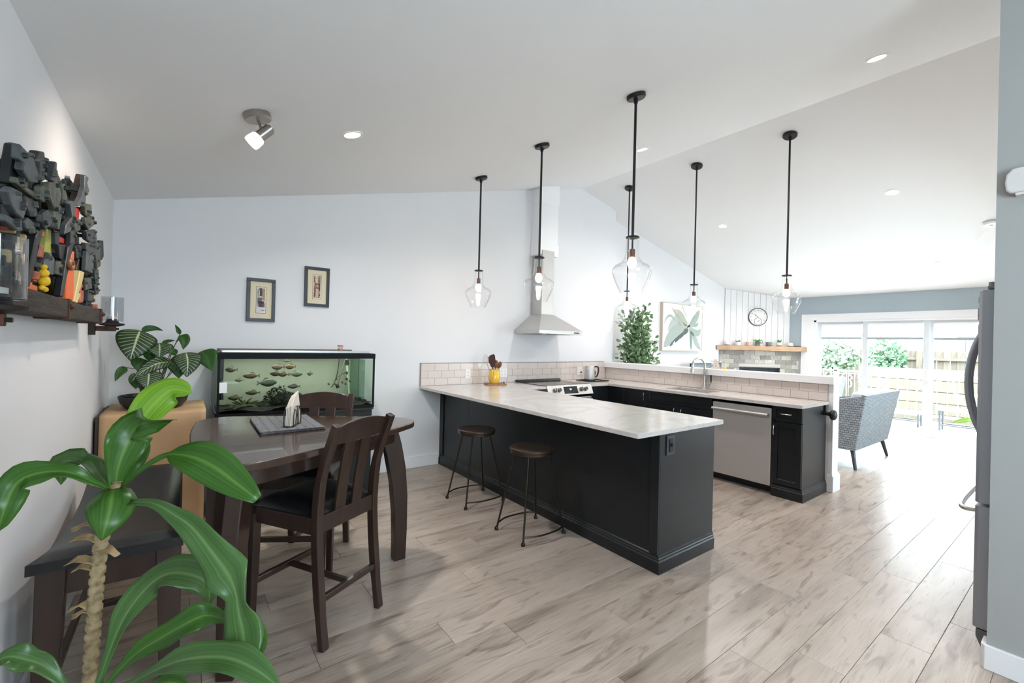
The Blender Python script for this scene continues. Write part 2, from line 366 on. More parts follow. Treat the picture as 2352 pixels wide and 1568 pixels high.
# ------------------------------------------------------------------ patio doors
def blind_mat():
    if 'blind_white' in MATS: return MATS['blind_white']
    m = mat('blind_white', 'f6f6f4', 0.6); nt = m.node_tree; tr = nt.nodes.new('ShaderNodeBsdfTranslucent'); mx = nt.nodes.new('ShaderNodeMixShader'); mx.inputs[0].default_value = 0.5
    tr.inputs['Color'].default_value = (0.9, 0.9, 0.9, 1); nt.links.new(nt.nodes['Principled BSDF'].outputs[0], mx.inputs[1]); nt.links.new(tr.outputs[0], mx.inputs[2]); nt.links.new(mx.outputs[0], nt.nodes['Material Output'].inputs['Surface'])
    return m
def patio_doors():
    c = struct('trim_1', MB().box(XD-0.02, XD, 0.72, 3.70, 2.03, 2.15).box(XD-0.02, XD, 3.48, 3.70, 0, 2.03).box(XD-0.02, XD, 0.72, 0.94, 0, 2.03), TRIM, 'broad white casing around the patio doors', bevel=0.004)
    d = thing('door_1', 'white framed sliding glass patio doors with three tall panels', None, (XD, 2.2, 0), kind='structure')
    MB().box(XD, XD+0.14, 3.44, 3.48, 0, 2.03).box(XD, XD+0.14, 0.94, 0.98, 0, 2.03).box(XD, XD+0.14, 0.94, 3.48, 1.99, 2.03).box(XD, XD+0.14, 0.94, 3.48, -0.01, 0.02).build('door_frame', TRIM, d, bevel=0.003)
    spans = [(3.44, 2.66, XD+0.085), (2.66, 1.79, XD+0.04), (1.79, 0.98, XD+0.085)]
    spans = [(2.64, 3.45, 0.085), (1.77, 2.69, 0.035), (0.97, 1.80, 0.085)]
    for i, (a, b, dx) in enumerate(spans):
        x0 = XD+dx; st = 0.075
        p = MB().box(x0, x0+0.04, a, a+st, 0.02, 1.99).box(x0, x0+0.04, b-st, b, 0.02, 1.99).box(x0, x0+0.04, a+st, b-st, 0.02, 0.12).box(x0, x0+0.04, a+st, b-st, 1.945, 1.99).build('door_panel', mat('door_white', 'd6dade', 0.45), d, bevel=0.003)
        MB().box(x0+0.017, x0+0.023, a+st, b-st, 0.12, 1.945).build('pane', PANE, p)
        bl = MB()
        for k in range(14): bl.prism([(x0-0.008, 1.700+k*0.0165), (x0-0.006, 1.700+k*0.0165), (x0+0.008, 1.720+k*0.0165), (x0+0.006, 1.720+k*0.0165)], a+st+0.01, b-st-0.01, 'y')
        bl.build('blind_slats', blind_mat(), p)
        MB().box(x0-0.016, x0+0.014, a+st+0.005, b-st-0.005, 1.655, 1.698).build('blind_rail', mat('blind_rail_grey', '9aa8aa', 0.5), p)
        MB().box(x0-0.018, x0+0.012, a+st+0.005, b-st-0.005, 1.925, 1.95).build('blind_head', TRIM, p)
        if i == 1:
            MB().box(x0-0.03, x0, a+0.02, a+0.055, 0.95, 1.15).build('door_handle', mat('door_handle_white', 'dcdcdc', 0.3), p, bevel=0.006)
    return d
patio_doors()
# ------------------------------------------------------------------ kitchen
def moulding(mb, pts, h=0.115):
    """stepped base moulding round a plan polyline (outward offset to the right hand)"""
    prof = [(0.0, 0.0), (0.016, 0.0), (0.016, 0.075), (0.011, 0.082), (0.011, 0.092), (0.007, 0.098), (0.007, 0.108), (0.0, 0.115)]
    P = [Vector((p[0], p[1], 0)) for p in pts]; n = len(P); nor = []
    for i in range(n-1):
        d = (P[i+1]-P[i]).normalized(); nor.append(Vector((d.y, -d.x, 0)))
    vs = []; fs = []; m = len(prof)
    for i in range(n):
        if i == 0: o = nor[0]
        elif i == n-1: o = nor[-1]
        else: o = (nor[i-1]+nor[i])/(1+nor[i-1].dot(nor[i]))
        for a, z in prof: vs.append(P[i]+o*a+Vector((0, 0, z*h/0.115)))
    for i in range(n-1):
        for k in range(m-1): fs.append((i*m+k, (i+1)*m+k, (i+1)*m+k+1, i*m+k+1))
    fs.append(tuple(range(m))); fs.append(tuple((n-1)*m+k for k in range(m))[::-1])
    mb.add(vs, fs); return mb
def pull(parent, x, y, z, horiz=False, L=0.1):
    """arched nickel pull on a face that looks towards -x"""
    if horiz: pts = [(x, y-L/2, z), (x-0.022, y-L/2*0.8, z), (x-0.028, y, z), (x-0.022, y+L/2*0.8, z), (x, y+L/2, z)]
    else: pts = [(x, y, z-L/2), (x-0.022, y, z-L/2*0.8), (x-0.028, y, z), (x-0.022, y, z+L/2*0.8), (x, y, z+L/2)]
    return MB().tube(spline(pts, 12), [0.004]*2+[0.006]*9+[0.004]*2, 8).build('handle', NICKEL, parent, smooth=True)
def shaker(parent, name, x, y0, y1, z0, z1, fr=0.055):
    """recessed panel front on a face that looks towards -x"""
    m = MB().box(x-0.018, x, y0, y0+fr, z0, z1).box(x-0.018, x, y1-fr, y1, z0, z1).box(x-0.018, x, y0+fr, y1-fr, z0, z0+fr).box(x-0.018, x, y0+fr, y1-fr, z1-fr, z1).box(x-0.008, x, y0+fr, y1-fr, z0+fr, z1-fr)
    return m.build(name, BLACKCAB, parent, bevel=0.0015, seg=1)

# peninsula
pen = thing('peninsula_cabinet', 'long charcoal peninsula base with stepped base moulding, behind the bar stools', 'cabinet', (2.74, 3.1, 0))
MB().box(2.422, 3.062, 1.655, 3.99, 0.0, 0.884).box(2.422, 3.062, 3.99, YB-0.001, 0, 0.884).build('body', BLACKCAB, pen, bevel=0.002, seg=1)
moulding(MB(), [(2.422, YB-0.001), (2.422, 1.655), (3.062, 1.655)], 0.115).build('base_moulding', BLACKCAB, pen)
for a, b in ((4.53, YB-0.001), (1.655, 1.72)): MB().box(2.410, 2.422, a, b, 0.115, 0.884).build('corner_stile', BLACKCAB, pen, bevel=0.002, seg=1)
o = thing('outlet_plate', 'dark outlet plate on the end panel of the peninsula', 'outlet', (2.52, 1.655, 0.80))
MB().box(2.478, 2.562, 1.647, 1.655, 0.735, 0.862).build('plate', mat('outlet_grey', '3a3f45', 0.4), o, bevel=0.003)
MB().box(2.500, 2.540, 1.642, 1.648, 0.755, 0.842).build('socket_face', mat('outlet_dark', '16181b', 0.35), o, bevel=0.002)
MB().ball((2.522, 1.640, 0.80), 0.011, 10, 6).build('plug', BLACKM, o, smooth=True)
# worktops
def round_poly(x0, x1, y0, y1, r, corners):
    out = []
    for (cx, cy, a0, key) in ((x1-r, y1-r, 0, 'ne'), (x0+r, y1-r, 90, 'nw'), (x0+r, y0+r, 180, 'sw'), (x1-r, y0+r, 270, 'se')):
        if key in corners:
            for k in range(6): a = R(a0+k*18); out.append((cx+r*math.cos(a), cy+r*math.sin(a)))
        else: out.append({'ne': (x1, y1), 'nw': (x0, y1), 'sw': (x0, y0), 'se': (x1, y0)}[key])
    return out
o = MB().prism(round_poly(2.140, 3.115, 1.615, YB-0.001, 0.012, ('sw', 'se')), 0.885, 0.915).box(3.115, 3.492, 3.972, YB-0.001, 0.885, 0.915).build('peninsula_worktop', QUARTZ, None, bevel=0.003)
tag(o, 'white quartz peninsula worktop with a faint grey vein, over the two bar stools', 'worktop')
wt = thing('sink_worktop', 'white quartz worktop around the sink, below the white ledge', 'worktop', (4.9, 3.1, 0.885))
SX0, SX1, SY0, SY1 = 4.76, 5.09, 2.68, 3.22
wm = MB().box(4.587, SX0, 1.649, YB-0.001, 0.885, 0.915).box(SX1, 5.243, 1.649, YB-0.001, 0.885, 0.915).box(SX0, SX1, 1.649, SY0, 0.885, 0.915).box(SX0, SX1, SY1, YB-0.001, 0.885, 0.915).box(4.262, 4.587, 3.972, YB-0.001, 0.885, 0.915)
wm.build('slab', QUARTZ, wt)
sk = MB()
sk.box(SX0-0.012, SX1+0.012, SY0-0.012, SY1+0.012, 0.70, 0.706)
for a, b, c, d in ((SX0-0.012, SX0, SY0-0.012, SY1+0.012), (SX1, SX1+0.012, SY0-0.012, SY1+0.012), (SX0, SX1, SY0-0.012, SY0), (SX0, SX1, SY1, SY1+0.012)): sk.box(a, b, c, d, 0.70, 0.8849)
o = sk.build('sink_basin', STEEL, None); tag(o, 'undermount stainless sink basin below the arched faucet', 'sink')
# sink-side cabinets (fronts look towards -x)
FX = 4.66
for (y0, y1, z0, kind, lab) in ((1.668, 1.93, 0, 'end', 'narrow charcoal cabinet with one drawer over a door, beside the dishwasher'),
                                (2.545, 3.38, 0, 'sink', 'wide charcoal sink cabinet with two doors'),
                                (3.38, YB-0.002, 0, 'corner', 'charcoal corner cabinet with a vertical pull, beside the range')):
    c = thing('base_cabinet', lab, 'cabinet', (4.95, (y0+y1)/2, 0))
    if kind == 'corner':
        MB().box(FX, 5.243, y0, y1, 0.10, 0.884).box(4.265, FX, 3.995, y1, 0.10, 0.884).build('body', BLACKCAB, c)
        MB().box(FX+0.06, 5.243, y0, y1, 0, 0.10).build('toe_kick', BLACKM, c)
        d = shaker(c, 'door', FX, 3.385, 3.80, 0.105, 0.878); pull(d, FX-0.018, 3.42, 0.80)
        MB().box(FX-0.018, FX, 3.803, 3.99, 0.105, 0.878).build('filler_panel', BLACKCAB, c)
    elif kind == 'sink':
        MB().box(FX, 4.745, y0, y1, 0.10, 0.884).box(4.745, 5.105, y0, y1, 0.10, 0.68).box(5.105, 5.243, y0, y1, 0.10, 0.884).box(4.745, 5.105, y0, SY0-0.02, 0.68, 0.884).box(4.745, 5.105, SY1+0.02, y1, 0.68, 0.884).build('body', BLACKCAB, c)
        MB().box(FX+0.06, 5.243, y0, y1, 0, 0.10).build('toe_kick', BLACKM, c)
        shaker(c, 'false_drawer', FX, y0+0.003, y1-0.003, 0.745, 0.878, 0.03)
        d = shaker(c, 'door', FX, 2.548, 2.948, 0.105, 0.740); pull(d, FX-0.018, 2.905, 0.66)
        d = shaker(c, 'door', FX, 2.952, 3.377, 0.105, 0.740); pull(d, FX-0.018, 2.995, 0.66)
    else:
        MB().box(FX, 5.243, y0, y1, 0.0, 0.884).build('body', BLACKCAB, c, bevel=0.002, seg=1)
        d = shaker(c, 'drawer', FX, y0+0.003, y1-0.003, 0.735, 0.878, 0.03); pull(d, FX-0.018, 1.80, 0.81, True)
        d = shaker(c, 'door', FX, y0+0.003, y1-0.003, 0.125, 0.728, 0.05); pull(d, FX-0.018, 1.905, 0.645)
        moulding(MB(), [(FX, y1), (FX, y0), (5.243, y0)], 0.12).build('base_moulding', BLACKCAB, c)
# dishwasher
d = thing('dishwasher', 'stainless dishwasher with a full-width bar handle', 'dishwasher', (4.95, 2.237, 0))
MB().box(4.70, 5.24, 1.934, 2.541, 0.05, 0.884).build('body', BLACKM, d)
MB().box(4.74, 5.24, 1.934, 2.541, 0.0, 0.05).build('toe_kick', BLACKM, d)
dr = MB().box(4.645, 4.70, 1.938, 2.537, 0.085, 0.848).build('door', DWSTEEL, d, bevel=0.006)
MB().tube([(4.600, 1.952, 0.783), (4.600, 2.523, 0.783)], 0.014, 12).box(4.600, 4.646, 1.955, 1.975, 0.770, 0.795).box(4.600, 4.646, 2.50, 2.52, 0.770, 0.795).build('handle', STEEL, dr, smooth=True)
MB().box(4.668, 4.70, 1.938, 2.537, 0.850, 0.880).build('control_strip', BLACKG, d)
# cabinet left of the range (only its corner shows)
c = thing('base_cabinet', 'charcoal cabinet sliver between peninsula and range', 'cabinet', (3.3, 4.3, 0))
MB().box(3.075, 3.485, 3.995, YB-0.002, 0.10, 0.884).build('body', BLACKCAB, c); MB().box(3.075, 3.485, 4.055, YB-0.002, 0, 0.10).build('toe_kick', BLACKM, c)
d = MB().box(3.08, 3.48, 3.977, 3.995, 0.105, 0.878).build('door', BLACKCAB, c, bevel=0.002)
# range
def build_range():
    r = thing('range', 'stainless slide-in range with black glass cooktop and four knobs', 'range', (3.877, 4.28, 0)); x0, x1 = 3.496, 4.258
    MB().box(x0, x1, 3.99, YB-0.01, 0.04, 0.905).build('body', STEEL, r)
    MB().box(x0+0.02, x1-0.02, 4.05, YB-0.05, 0.0, 0.04).build('plinth', BLACKM, r)
    MB().box(x0-0.006, x1+0.006, 3.975, 4.55, 0.905, 0.922).build('cooktop', BLACKG, r, bevel=0.003)
    MB().prism([(4.54, 0.922), (4.602, 0.922), (4.602, 0.945), (4.56, 0.945)], x0, x1, 'x').build('rear_vent', BLACKM, r, bevel=0.003)
    cp = MB().prism([(3.975, 0.921), (3.925, 0.80), (3.99, 0.80), (3.99, 0.921)], x0, x1, 'x').build('control_panel', STEEL, r, bevel=0.003)
    nrm = Vector((0, -0.924, 0.382)); tilt = math.atan2(0.05, 0.121)
    def on_panel(x, t): return Vector((x, 3.975-0.05*t, 0.921-0.121*t))
    dm = MB(); c0 = on_panel(3.875, 0.5)
    M = Matrix.Translation(c0) @ Matrix.Rotation(-tilt, 4, 'X')
    dm.box(-0.115, 0.115, -0.004, 0.004, -0.045, 0.045, M); ds = dm.build('display_glass', BLACKG, cp, bevel=0.002)
    Mt = Matrix.Translation(c0+nrm*0.0045+Vector((-0.01, 0.0, 0.008))) @ Matrix.Rotation(R(90)-tilt, 4, 'X'); dg = MB()
    for x in (-0.014, 0.004): dg.box(x, x+0.012, -0.010, -0.007, 0, 0.0006, Mt).box(x, x+0.012, -0.0015, 0.0015, 0, 0.0006, Mt).box(x, x+0.012, 0.007, 0.010, 0, 0.0006, Mt).box(x+0.009, x+0.012, -0.007, 0.007, 0, 0.0006, Mt)
    dg.build('clock_digits', emit_mat('display_blue', 'a8b8ff', 3.0), ds)
    kn = None
    for k, x in enumerate((3.605, 3.675, 4.055, 4.13)):
        p = on_panel(x, 0.48)
        b = MB().cyl(p, p+nrm*0.008, 0.027, 20).cyl(p+nrm*0.008, p+nrm*0.034, 0.024, 20, 0.021).build('knob', mat('knob_steel', '8a8884', 0.25, 1.0), cp, smooth=True)
        q = p+nrm*0.036
        MB().box(-0.004, 0.004, -0.003, 0.003, -0.019, 0.019, Matrix.Translation(q) @ Matrix.Rotation(-tilt, 4, 'X')).build('grip', mat('grip_dark', '55524e', 0.3, 1.0), b)
    dd = MB().box(x0+0.004, x1-0.004, 3.955, 3.99, 0.19, 0.765).build('oven_door', STEEL, r, bevel=0.004)
    MB().box(x0+0.06, x1-0.06, 3.951, 3.956, 0.28, 0.66).build('oven_window', BLACKG, dd)
    MB().box(x0, x1, 3.96, 3.985, 0.768, 0.798).build('vent_slot', BLACKG, r)
    MB().tube([(x0+0.04, 3.905, 0.728), (x1-0.04, 3.905, 0.728)], 0.013, 12).box(x0+0.05, x0+0.08, 3.905, 3.957, 0.717, 0.739).box(x1-0.08, x1-0.05, 3.905, 3.957, 0.717, 0.739).build('handle', STEEL, dd, smooth=True)
    MB().box(x0+0.004, x1-0.004, 3.958, 3.99, 0.05, 0.18).build('drawer', STEEL, r, bevel=0.004)
    for x, y, rr in ((3.68, 4.12, 0.1), (4.06, 4.12, 0.085), (3.68, 4.4, 0.08), (4.06, 4.4, 0.1)):
        MB().lathe([(rr, 0.9222), (rr-0.003, 0.9226), (rr-0.006, 0.9222)], 32, Matrix.Translation((x, y, 0)), cap=False).build('burner_ring', mat('burner_grey', '2a2a2c', 0.3), r)
build_range()
# range hood
def hood():
    h = thing('range_hood', 'stainless chimney range hood with a sloped canopy', 'hood', (3.845, 4.4, 1.55)); x0, x1, y0 = 3.468, 4.222, 4.106
    MB().box(x0, x1, y0, YB-0.001, 1.552, 1.598).build('canopy_rim', STEEL, h, bevel=0.002)
    a = [(x0, y0, 1.598), (x1, y0, 1.598), (x1, YB-0.001, 1.598), (x0, YB-0.001, 1.598)]
    b = [(3.735, 4.39, 1.815), (3.955, 4.39, 1.815), (3.955, YB-0.001, 1.815), (3.735, YB-0.001, 1.815)]
    MB().add(a+b, [(0, 1, 5, 4), (1, 2, 6, 5), (2, 3, 7, 6), (3, 0, 4, 7), (4, 5, 6, 7), (3, 2, 1, 0)]).build('canopy', STEEL, h)
    MB().box(3.742, 3.948, 4.397, YB-0.001, 1.80, 2.66).build('duct_cover', STEEL, h, bevel=0.002)
    for k in range(4): MB().box(4.06+k*0.026, 4.078+k*0.026, y0-0.003, y0, 1.566, 1.584).build('button', BLACKM, h)
    MB().box(3.56, 4.13, 4.2, 4.55, 1.548, 1.553).build('filter', mat('filter_grey', '77797b', 0.4, 0.9), h)
    for x in (3.62, 4.07): MB().lathe([(0.03, 1.545), (0.03, 1.552)], 16, Matrix.Translation((x, 4.2, 0))).build('lamp', WHITE, h)
    c = thing('hood_chase', 'white boxed chimney chase between the hood and the ceiling', 'chase', (3.86, 4.5, 2.6), kind='structure')
    MB().prism([(3.715, 2.64), (4.025, 2.64), (4.025, zc(4.025)-0.004), (3.715, zc(3.715)-0.004)], 4.425, YB-0.001, 'y').build('box', TRIM, c)
    MB().box(3.705, 4.035, 4.415, YB-0.001, 2.60, 2.76).build('lower_collar', TRIM, c, bevel=0.003)
    MB().prism([(3.705, zc(3.705)-0.2), (4.035, zc(3.705)-0.2), (4.035, zc(4.035)-0.003), (3.705, zc(3.705)-0.003)], 4.415, YB-0.001, 'y').build('upper_collar', TRIM, c)
hood()
# half wall with ledge and tiles
hw = struct('wall_half', MB().box(5.256, 5.395, 1.655, YB, 0, 1.09), WALL, 'low half wall behind the kitchen sink')
o = struct('trim_2', MB().box(5.205, 5.445, 1.60, YB-0.001, 1.09, 1.166), TRIM, 'thick white ledge capping the half wall', bevel=0.003)
ps = thing('trim_3', 'white square end post with a plinth at the half wall end', None, (5.33, 1.63, 0), kind='structure')
MB().box(5.256, 5.415, 1.612, 1.655, 0.16, 1.09).build('post', TRIM, ps, bevel=0.005)
MB().box(5.246, 5.445, 1.598, 1.662, 0, 0.165).prism([(5.246, 0.165), (5.445, 0.165), (5.425, 0.185), (5.256, 0.185)], 1.606, 1.655, 'y').build('plinth', TRIM, ps, bevel=0.004)
TILE = mat('taupe_tile', 'd8ccc5', 0.22, rnd=0.03); GROUT = mat('grout', 'cfc4be', 0.9)
def tiles():
    TW, TH, G = 0.172, 0.0845, 0.0025; sh = {}
    def lay(root, along, a0, a1, z0, z1, place, rows):
        for r in range(rows):
            zz0 = z0+r*TH; zz1 = min(zz0+TH, z1)
            if zz1-zz0 < 0.01: continue
            a = a0 - (TW/2 if r % 2 else 0)
            while a < a1-0.004:
                b0, b1 = max(a, a0), min(a+TW, a1); w = round(b1-b0-G, 4); hh = round(zz1-zz0-G, 4)
                if w > 0.006:
                    key = (along, w, hh)
                    if key not in sh:
                        m = MB()
                        m.box(0, w, -0.007, 0, 0, hh) if along == 'x' else m.box(-0.007, 0, 0, w, 0, hh)
                        sh[key] = m.build('tile', TILE, root, bevel=0.0012, seg=1, world=False); t = sh[key]
                    else: t = share(sh[key], 'tile', root, (0, 0, 0))
                    t.location = place(b0, zz0)
                a += TW
    b = struct('trim_4', MB().box(2.152, 5.2435, YB-0.004, YB-0.0005, 0.916, 1.17), GROUT, 'taupe subway tile backsplash on the back wall')
    lay(b, 'x', 2.156, 5.236, 0.917, 1.17, lambda a, z: (a, YB-0.004, z), 3)
    MB().box(2.146, 2.156, YB-0.012, YB-0.0005, 0.916, 1.176).box(2.146, 5.2, YB-0.012, YB-0.0005, 1.170, 1.176).build('edge_trim', mat('edge_trim_grey', '8b807b', 0.4, 0.5), b)
    c = struct('trim_5', MB().box(5.2515, 5.256, 1.66, YB-0.001, 0.916, 1.089), GROUT, 'taupe subway tile splash below the white ledge')
    lay(c, 'y', 1.661, YB-0.013, 0.917, 1.088, lambda a, z: (5.2515, a, z), 3)
tiles()
# wall outlets
def outlet(x0, x1, z0, z1, gang, lab):
    t = thing('wall_outlet', lab, 'outlet', ((x0+x1)/2, YB, (z0+z1)/2))
    MB().box(x0, x1, YB-0.018, YB-0.011, z0, z1).build('plate', WHITE, t, bevel=0.002)
    w = (x1-x0)/gang
    for g in range(gang):
        cx = x0+w*(g+0.5)
        for dz in (-0.021, 0.021):
            f = MB().box(cx-0.014, cx+0.014, YB-0.0195, YB-0.017, (z0+z1)/2+dz-0.014, (z0+z1)/2+dz+0.014).build('socket', WHITE, t, bevel=0.001)
            MB().box(cx-0.007, cx-0.005, YB-0.0202, YB-0.019, (z0+z1)/2+dz-0.005, (z0+z1)/2+dz+0.006).box(cx+0.005, cx+0.007, YB-0.0202, YB-0.019, (z0+z1)/2+dz-0.005, (z0+z1)/2+dz+0.006).build('slots', BLACKM, f)
    return t
outlet(2.730, 2.806, 0.983, 1.098, 1, 'single white outlet in the tiles, farther from the range')
outlet(3.238, 3.356, 0.983, 1.098, 2, 'double white outlet in the tiles beside the yellow crock')
t = outlet(4.628, 4.738, 0.983, 1.098, 2, 'white outlet with a black plug behind the kettle')
MB().ball((4.70, YB-0.028, 1.02), 0.013, 10, 6).build('plug', BLACKM, t, smooth=True)
# faucet
f = thing('faucet', 'brushed nickel pull-down faucet with a high arch', 'faucet', (5.155, 2.93, 0.915))
MB().lathe([(0.034, 0.915), (0.032, 0.925), (0.026, 0.95), (0.019, 1.0), (0.016, 1.06), (0.0145, 1.08)], 20, Matrix.Translation((5.155, 2.93, 0))).build('body', NICKEL, f, smooth=True)
arc = [(5.155, 2.93, 1.06), (5.155, 2.93, 1.20)] + [(5.155-0.085*(1-math.cos(a)), 2.93+0.03*(1-math.cos(a))/1.0, 1.20+0.095*math.sin(a)) for a in [R(15*k) for k in range(1, 12)]]
MB().tube(spline(arc, 40), 0.0135, 14).build('spout', NICKEL, f, smooth=True)
e = Vector(arc[-1]); q = e+Vector((-0.006, 0.003, -0.10))
MB().cyl(e, q, 0.015, 16, 0.024).cyl(q, q+Vector((0, 0, -0.004)), 0.022, 16).build('spray_head', NICKEL, f, smooth=True)
MB().tube(spline([(5.155, 2.915, 0.955), (5.155, 2.87, 0.965), (5.155, 2.85, 0.99), (5.155, 2.845, 1.01)], 12), [0.014]*4+[0.011]*9, 10).build('lever_arm', NICKEL, f, smooth=True)
MB().tube([(5.155, 2.845, 1.005), (5.155, 2.846, 1.05), (5.155, 2.848, 1.095)], [0.0075, 0.009, 0.010], 10).build('lever', BLACKM, f, smooth=True)
# knob hanging on the cabinet end
k = thing('towel_hook', 'black over-cabinet hook with a round knob on the cabinet end by the post', 'hook', (5.19, 1.66, 0.83))
MB().box(5.176, 5.194, 1.652, 1.667, 0.78, 0.883).build('strap', BLACKM, k)
MB().cyl((5.185, 1.653, 0.80), (5.185, 1.615, 0.795), 0.02, 16).build('neck', BLACKM, k, smooth=True)
MB().ball((5.185, 1.59, 0.79), 0.052, 20, 14, (0.95, 0.62, 1)).build('knob', BLACKM, k, smooth=True)
# kettle on tray
tr = thing('black_tray', 'thin black tray under the kettle', 'tray', (4.66, 4.35, 0.915))
MB().box(4.50, 4.86, 4.22, 4.46, 0.9155, 0.922).build('base', BLACKG, tr, bevel=0.003)
MB().box(4.49, 4.87, 4.20, 4.22, 0.917, 0.930).box(4.49, 4.87, 4.46, 4.48, 0.917, 0.930).box(4.49, 4.51, 4.22, 4.46, 0.917, 0.930).box(4.85, 4.87, 4.22, 4.46, 0.917, 0.930).build('rim', BLACKG, tr, bevel=0.003)
kt = thing('electric_kettle', 'stainless electric kettle with a black handle', 'kettle', (4.64, 4.36, 0.922)); Mk = Matrix.Translation((4.64, 4.36, 0))
MB().lathe([(0.082, 0.9225), (0.082, 0.94)], 28, Mk).build('power_base', BLACKM, kt, smooth=True)
MB().lathe([(0.078, 0.94), (0.08, 0.95), (0.076, 1.02), (0.07, 1.09), (0.066, 1.118)], 28, Mk).build('body', STEEL, kt, smooth=True)
MB().lathe([(0.067, 1.118), (0.062, 1.128), (0.02, 1.134), (0.012, 1.145)], 28, Mk).build('lid', STEEL, kt, smooth=True)
MB().tube(spline([(4.70, 4.335, 1.115), (4.755, 4.315, 1.115), (4.765, 4.31, 1.06), (4.75, 4.318, 0.99), (4.712, 4.333, 0.965)], 16), 0.0115, 10).build('handle', BLACKM, kt, smooth=True)
MB().prism([(-0.055, 0.02), (-0.095, 0.0), (-0.055, -0.02)], 1.07, 1.11, 'z', Matrix.Translation((4.645, 4.36, 0)) @ Matrix.Rotation(R(20), 4, 'Z')).build('spout', STEEL, kt)
MB().box(4.667, 4.693, 4.285, 4.289, 1.0, 1.06).build('water_gauge', mat('gauge_grey', '6f7274', 0.2), kt)
# crock with utensils on a board
bd = MB().prism(round_poly(-0.125, 0.125, -0.09, 0.09, 0.03, ('ne', 'nw', 'sw', 'se')), 0.9155, 0.932, 'z', Matrix.Translation((3.045, 4.41, 0)) @ Matrix.Rotation(R(-14), 4, 'Z')).build('wooden_board', mat('board_wood', 'a97c56', 0.55, var=(14, '8e6440', 0.35, 0.7), stretch=(1, 8, 1)), None, bevel=0.003)
tag(bd, 'small wooden board under the yellow crock', 'board')
YEL = mat('yellow_glaze', 'e3b63c', 0.2, var=(10, 'ecc65c', 0.35, 0.75), coat=0.4)
cr = thing('yellow_crock', 'yellow glazed jug with a curled handle holding utensils', 'jug', (3.03, 4.41, 0.932)); Mc = Matrix.Translation((3.03, 4.41, 0))
MB().lathe([(0.05, 0.9325), (0.058, 0.945), (0.072, 0.98), (0.076, 1.01), (0.068, 1.045), (0.060, 1.07), (0.061, 1.095), (0.065, 1.105), (0.060, 1.105), (0.055, 1.09), (0.055, 1.06), (0.06, 1.0), (0.05, 0.95)], 30, Mc).build('body', YEL, cr, smooth=True)
MB().lathe([(0.046, 0.9322), (0.052, 0.9325), (0.0535, 0.939), (0.05, 0.941)], 30, Mc).build('foot_ring', mat('crock_grey', '9c8f7c', 0.5), cr, smooth=True)
MB().tube(spline([(2.985, 4.37, 1.075), (2.955, 4.345, 1.095), (2.945, 4.335, 1.06), (2.955, 4.34, 1.02), (2.98, 4.36, 0.99)], 16), 0.009, 10).build('handle', YEL, cr, smooth=True)
SPW = mat('dark_utensil_wood', '4a2a1f', 0.5, var=(18, '38201a', 0.35, 0.7)); SPL = mat('brown_utensil_wood', '7a4a30', 0.5, var=(18, '65391f', 0.35, 0.7))
def utensil(name, lab, base, tip, w, L, m, kind):
    base, tip = Vector(base), Vector(tip); d = (tip-base).normalized()
    t = thing(name, lab, 'utensil', tuple(base)); side = Vector((0.80, -0.60, 0)); side = (side-d*side.dot(d)).normalized(); nn = side.cross(d)
    Mx = Matrix((side, nn, d)).transposed().to_4x4(); Mx.translation = tip-d*L
    MB().cyl(base, tip-d*(L*0.8), 0.006, 8).build('shaft', m, t, smooth=True)
    if kind == 'spat':
        MB().prism([(-w*0.22, -0.02), (w*0.22, -0.02), (w*0.5, L*0.35), (w*0.5, L), (-w*0.45, L*0.86), (-w*0.5, L*0.4)], -0.003, 0.003, 'y', Mx).build('blade', m, t, bevel=0.002)
    else:
        b = MB().ball((0, 0, L*0.5), L*0.5, 16, 10, (w/L, 0.16, 1)); b.v = [tuple(Mx @ Vector(v)) for v in b.v]; b.build('bowl', m, t, smooth=True)
    return t
utensil('wooden_spatula', 'dark wooden spatula leaning in the yellow jug', (3.035, 4.41, 0.95), (2.965, 4.39, 1.275), 0.085, 0.13, SPW, 'spat')
utensil('slotted_turner', 'black turner standing highest in the yellow jug', (3.035, 4.43, 0.95), (3.0, 4.44, 1.285), 0.06, 0.12, BLACKM, 'spat')
utensil('wooden_spoon', 'brown wooden spoon with an oval bowl, foremost in the yellow jug', (3.02, 4.40, 0.95), (3.03, 4.375, 1.215), 0.06, 0.1, SPL, 'spoon')
utensil('wooden_spoon', 'brown wooden spoon tilted towards the range in the yellow jug', (3.02, 4.42, 0.95), (3.12, 4.41, 1.195), 0.055, 0.09, SPL, 'spoon')
wk = thing('wire_whisk', 'thin wire whisk loop behind the spatula', 'whisk', (3.03, 4.43, 0.95))
lp = [(2.90+0.035*math.cos(a), 4.42, 1.235+0.045*math.sin(a)) for a in [2*math.pi*k/20 for k in range(20)]]
MB().tube(lp, 0.0012, 5, True).build('loop', CHROME, wk); MB().cyl((3.025, 4.43, 0.95), (2.915, 4.42, 1.195), 0.004, 8).build('shaft', CHROME, wk)
fo = MB().box(-0.02, 0.02, -0.013, 0.013, 0, 0.022, Matrix.Translation((3.115, 4.345, 0.9325)) @ Matrix.Rotation(R(25), 4, 'Z')).build('small_packet', mat('packet_blue', '2c3c70', 0.4, var=(25, 'd8d8d8', 0.5, 0.55)), None, bevel=0.003)
tag(fo, 'small blue and white packet on the wooden board', 'packet')
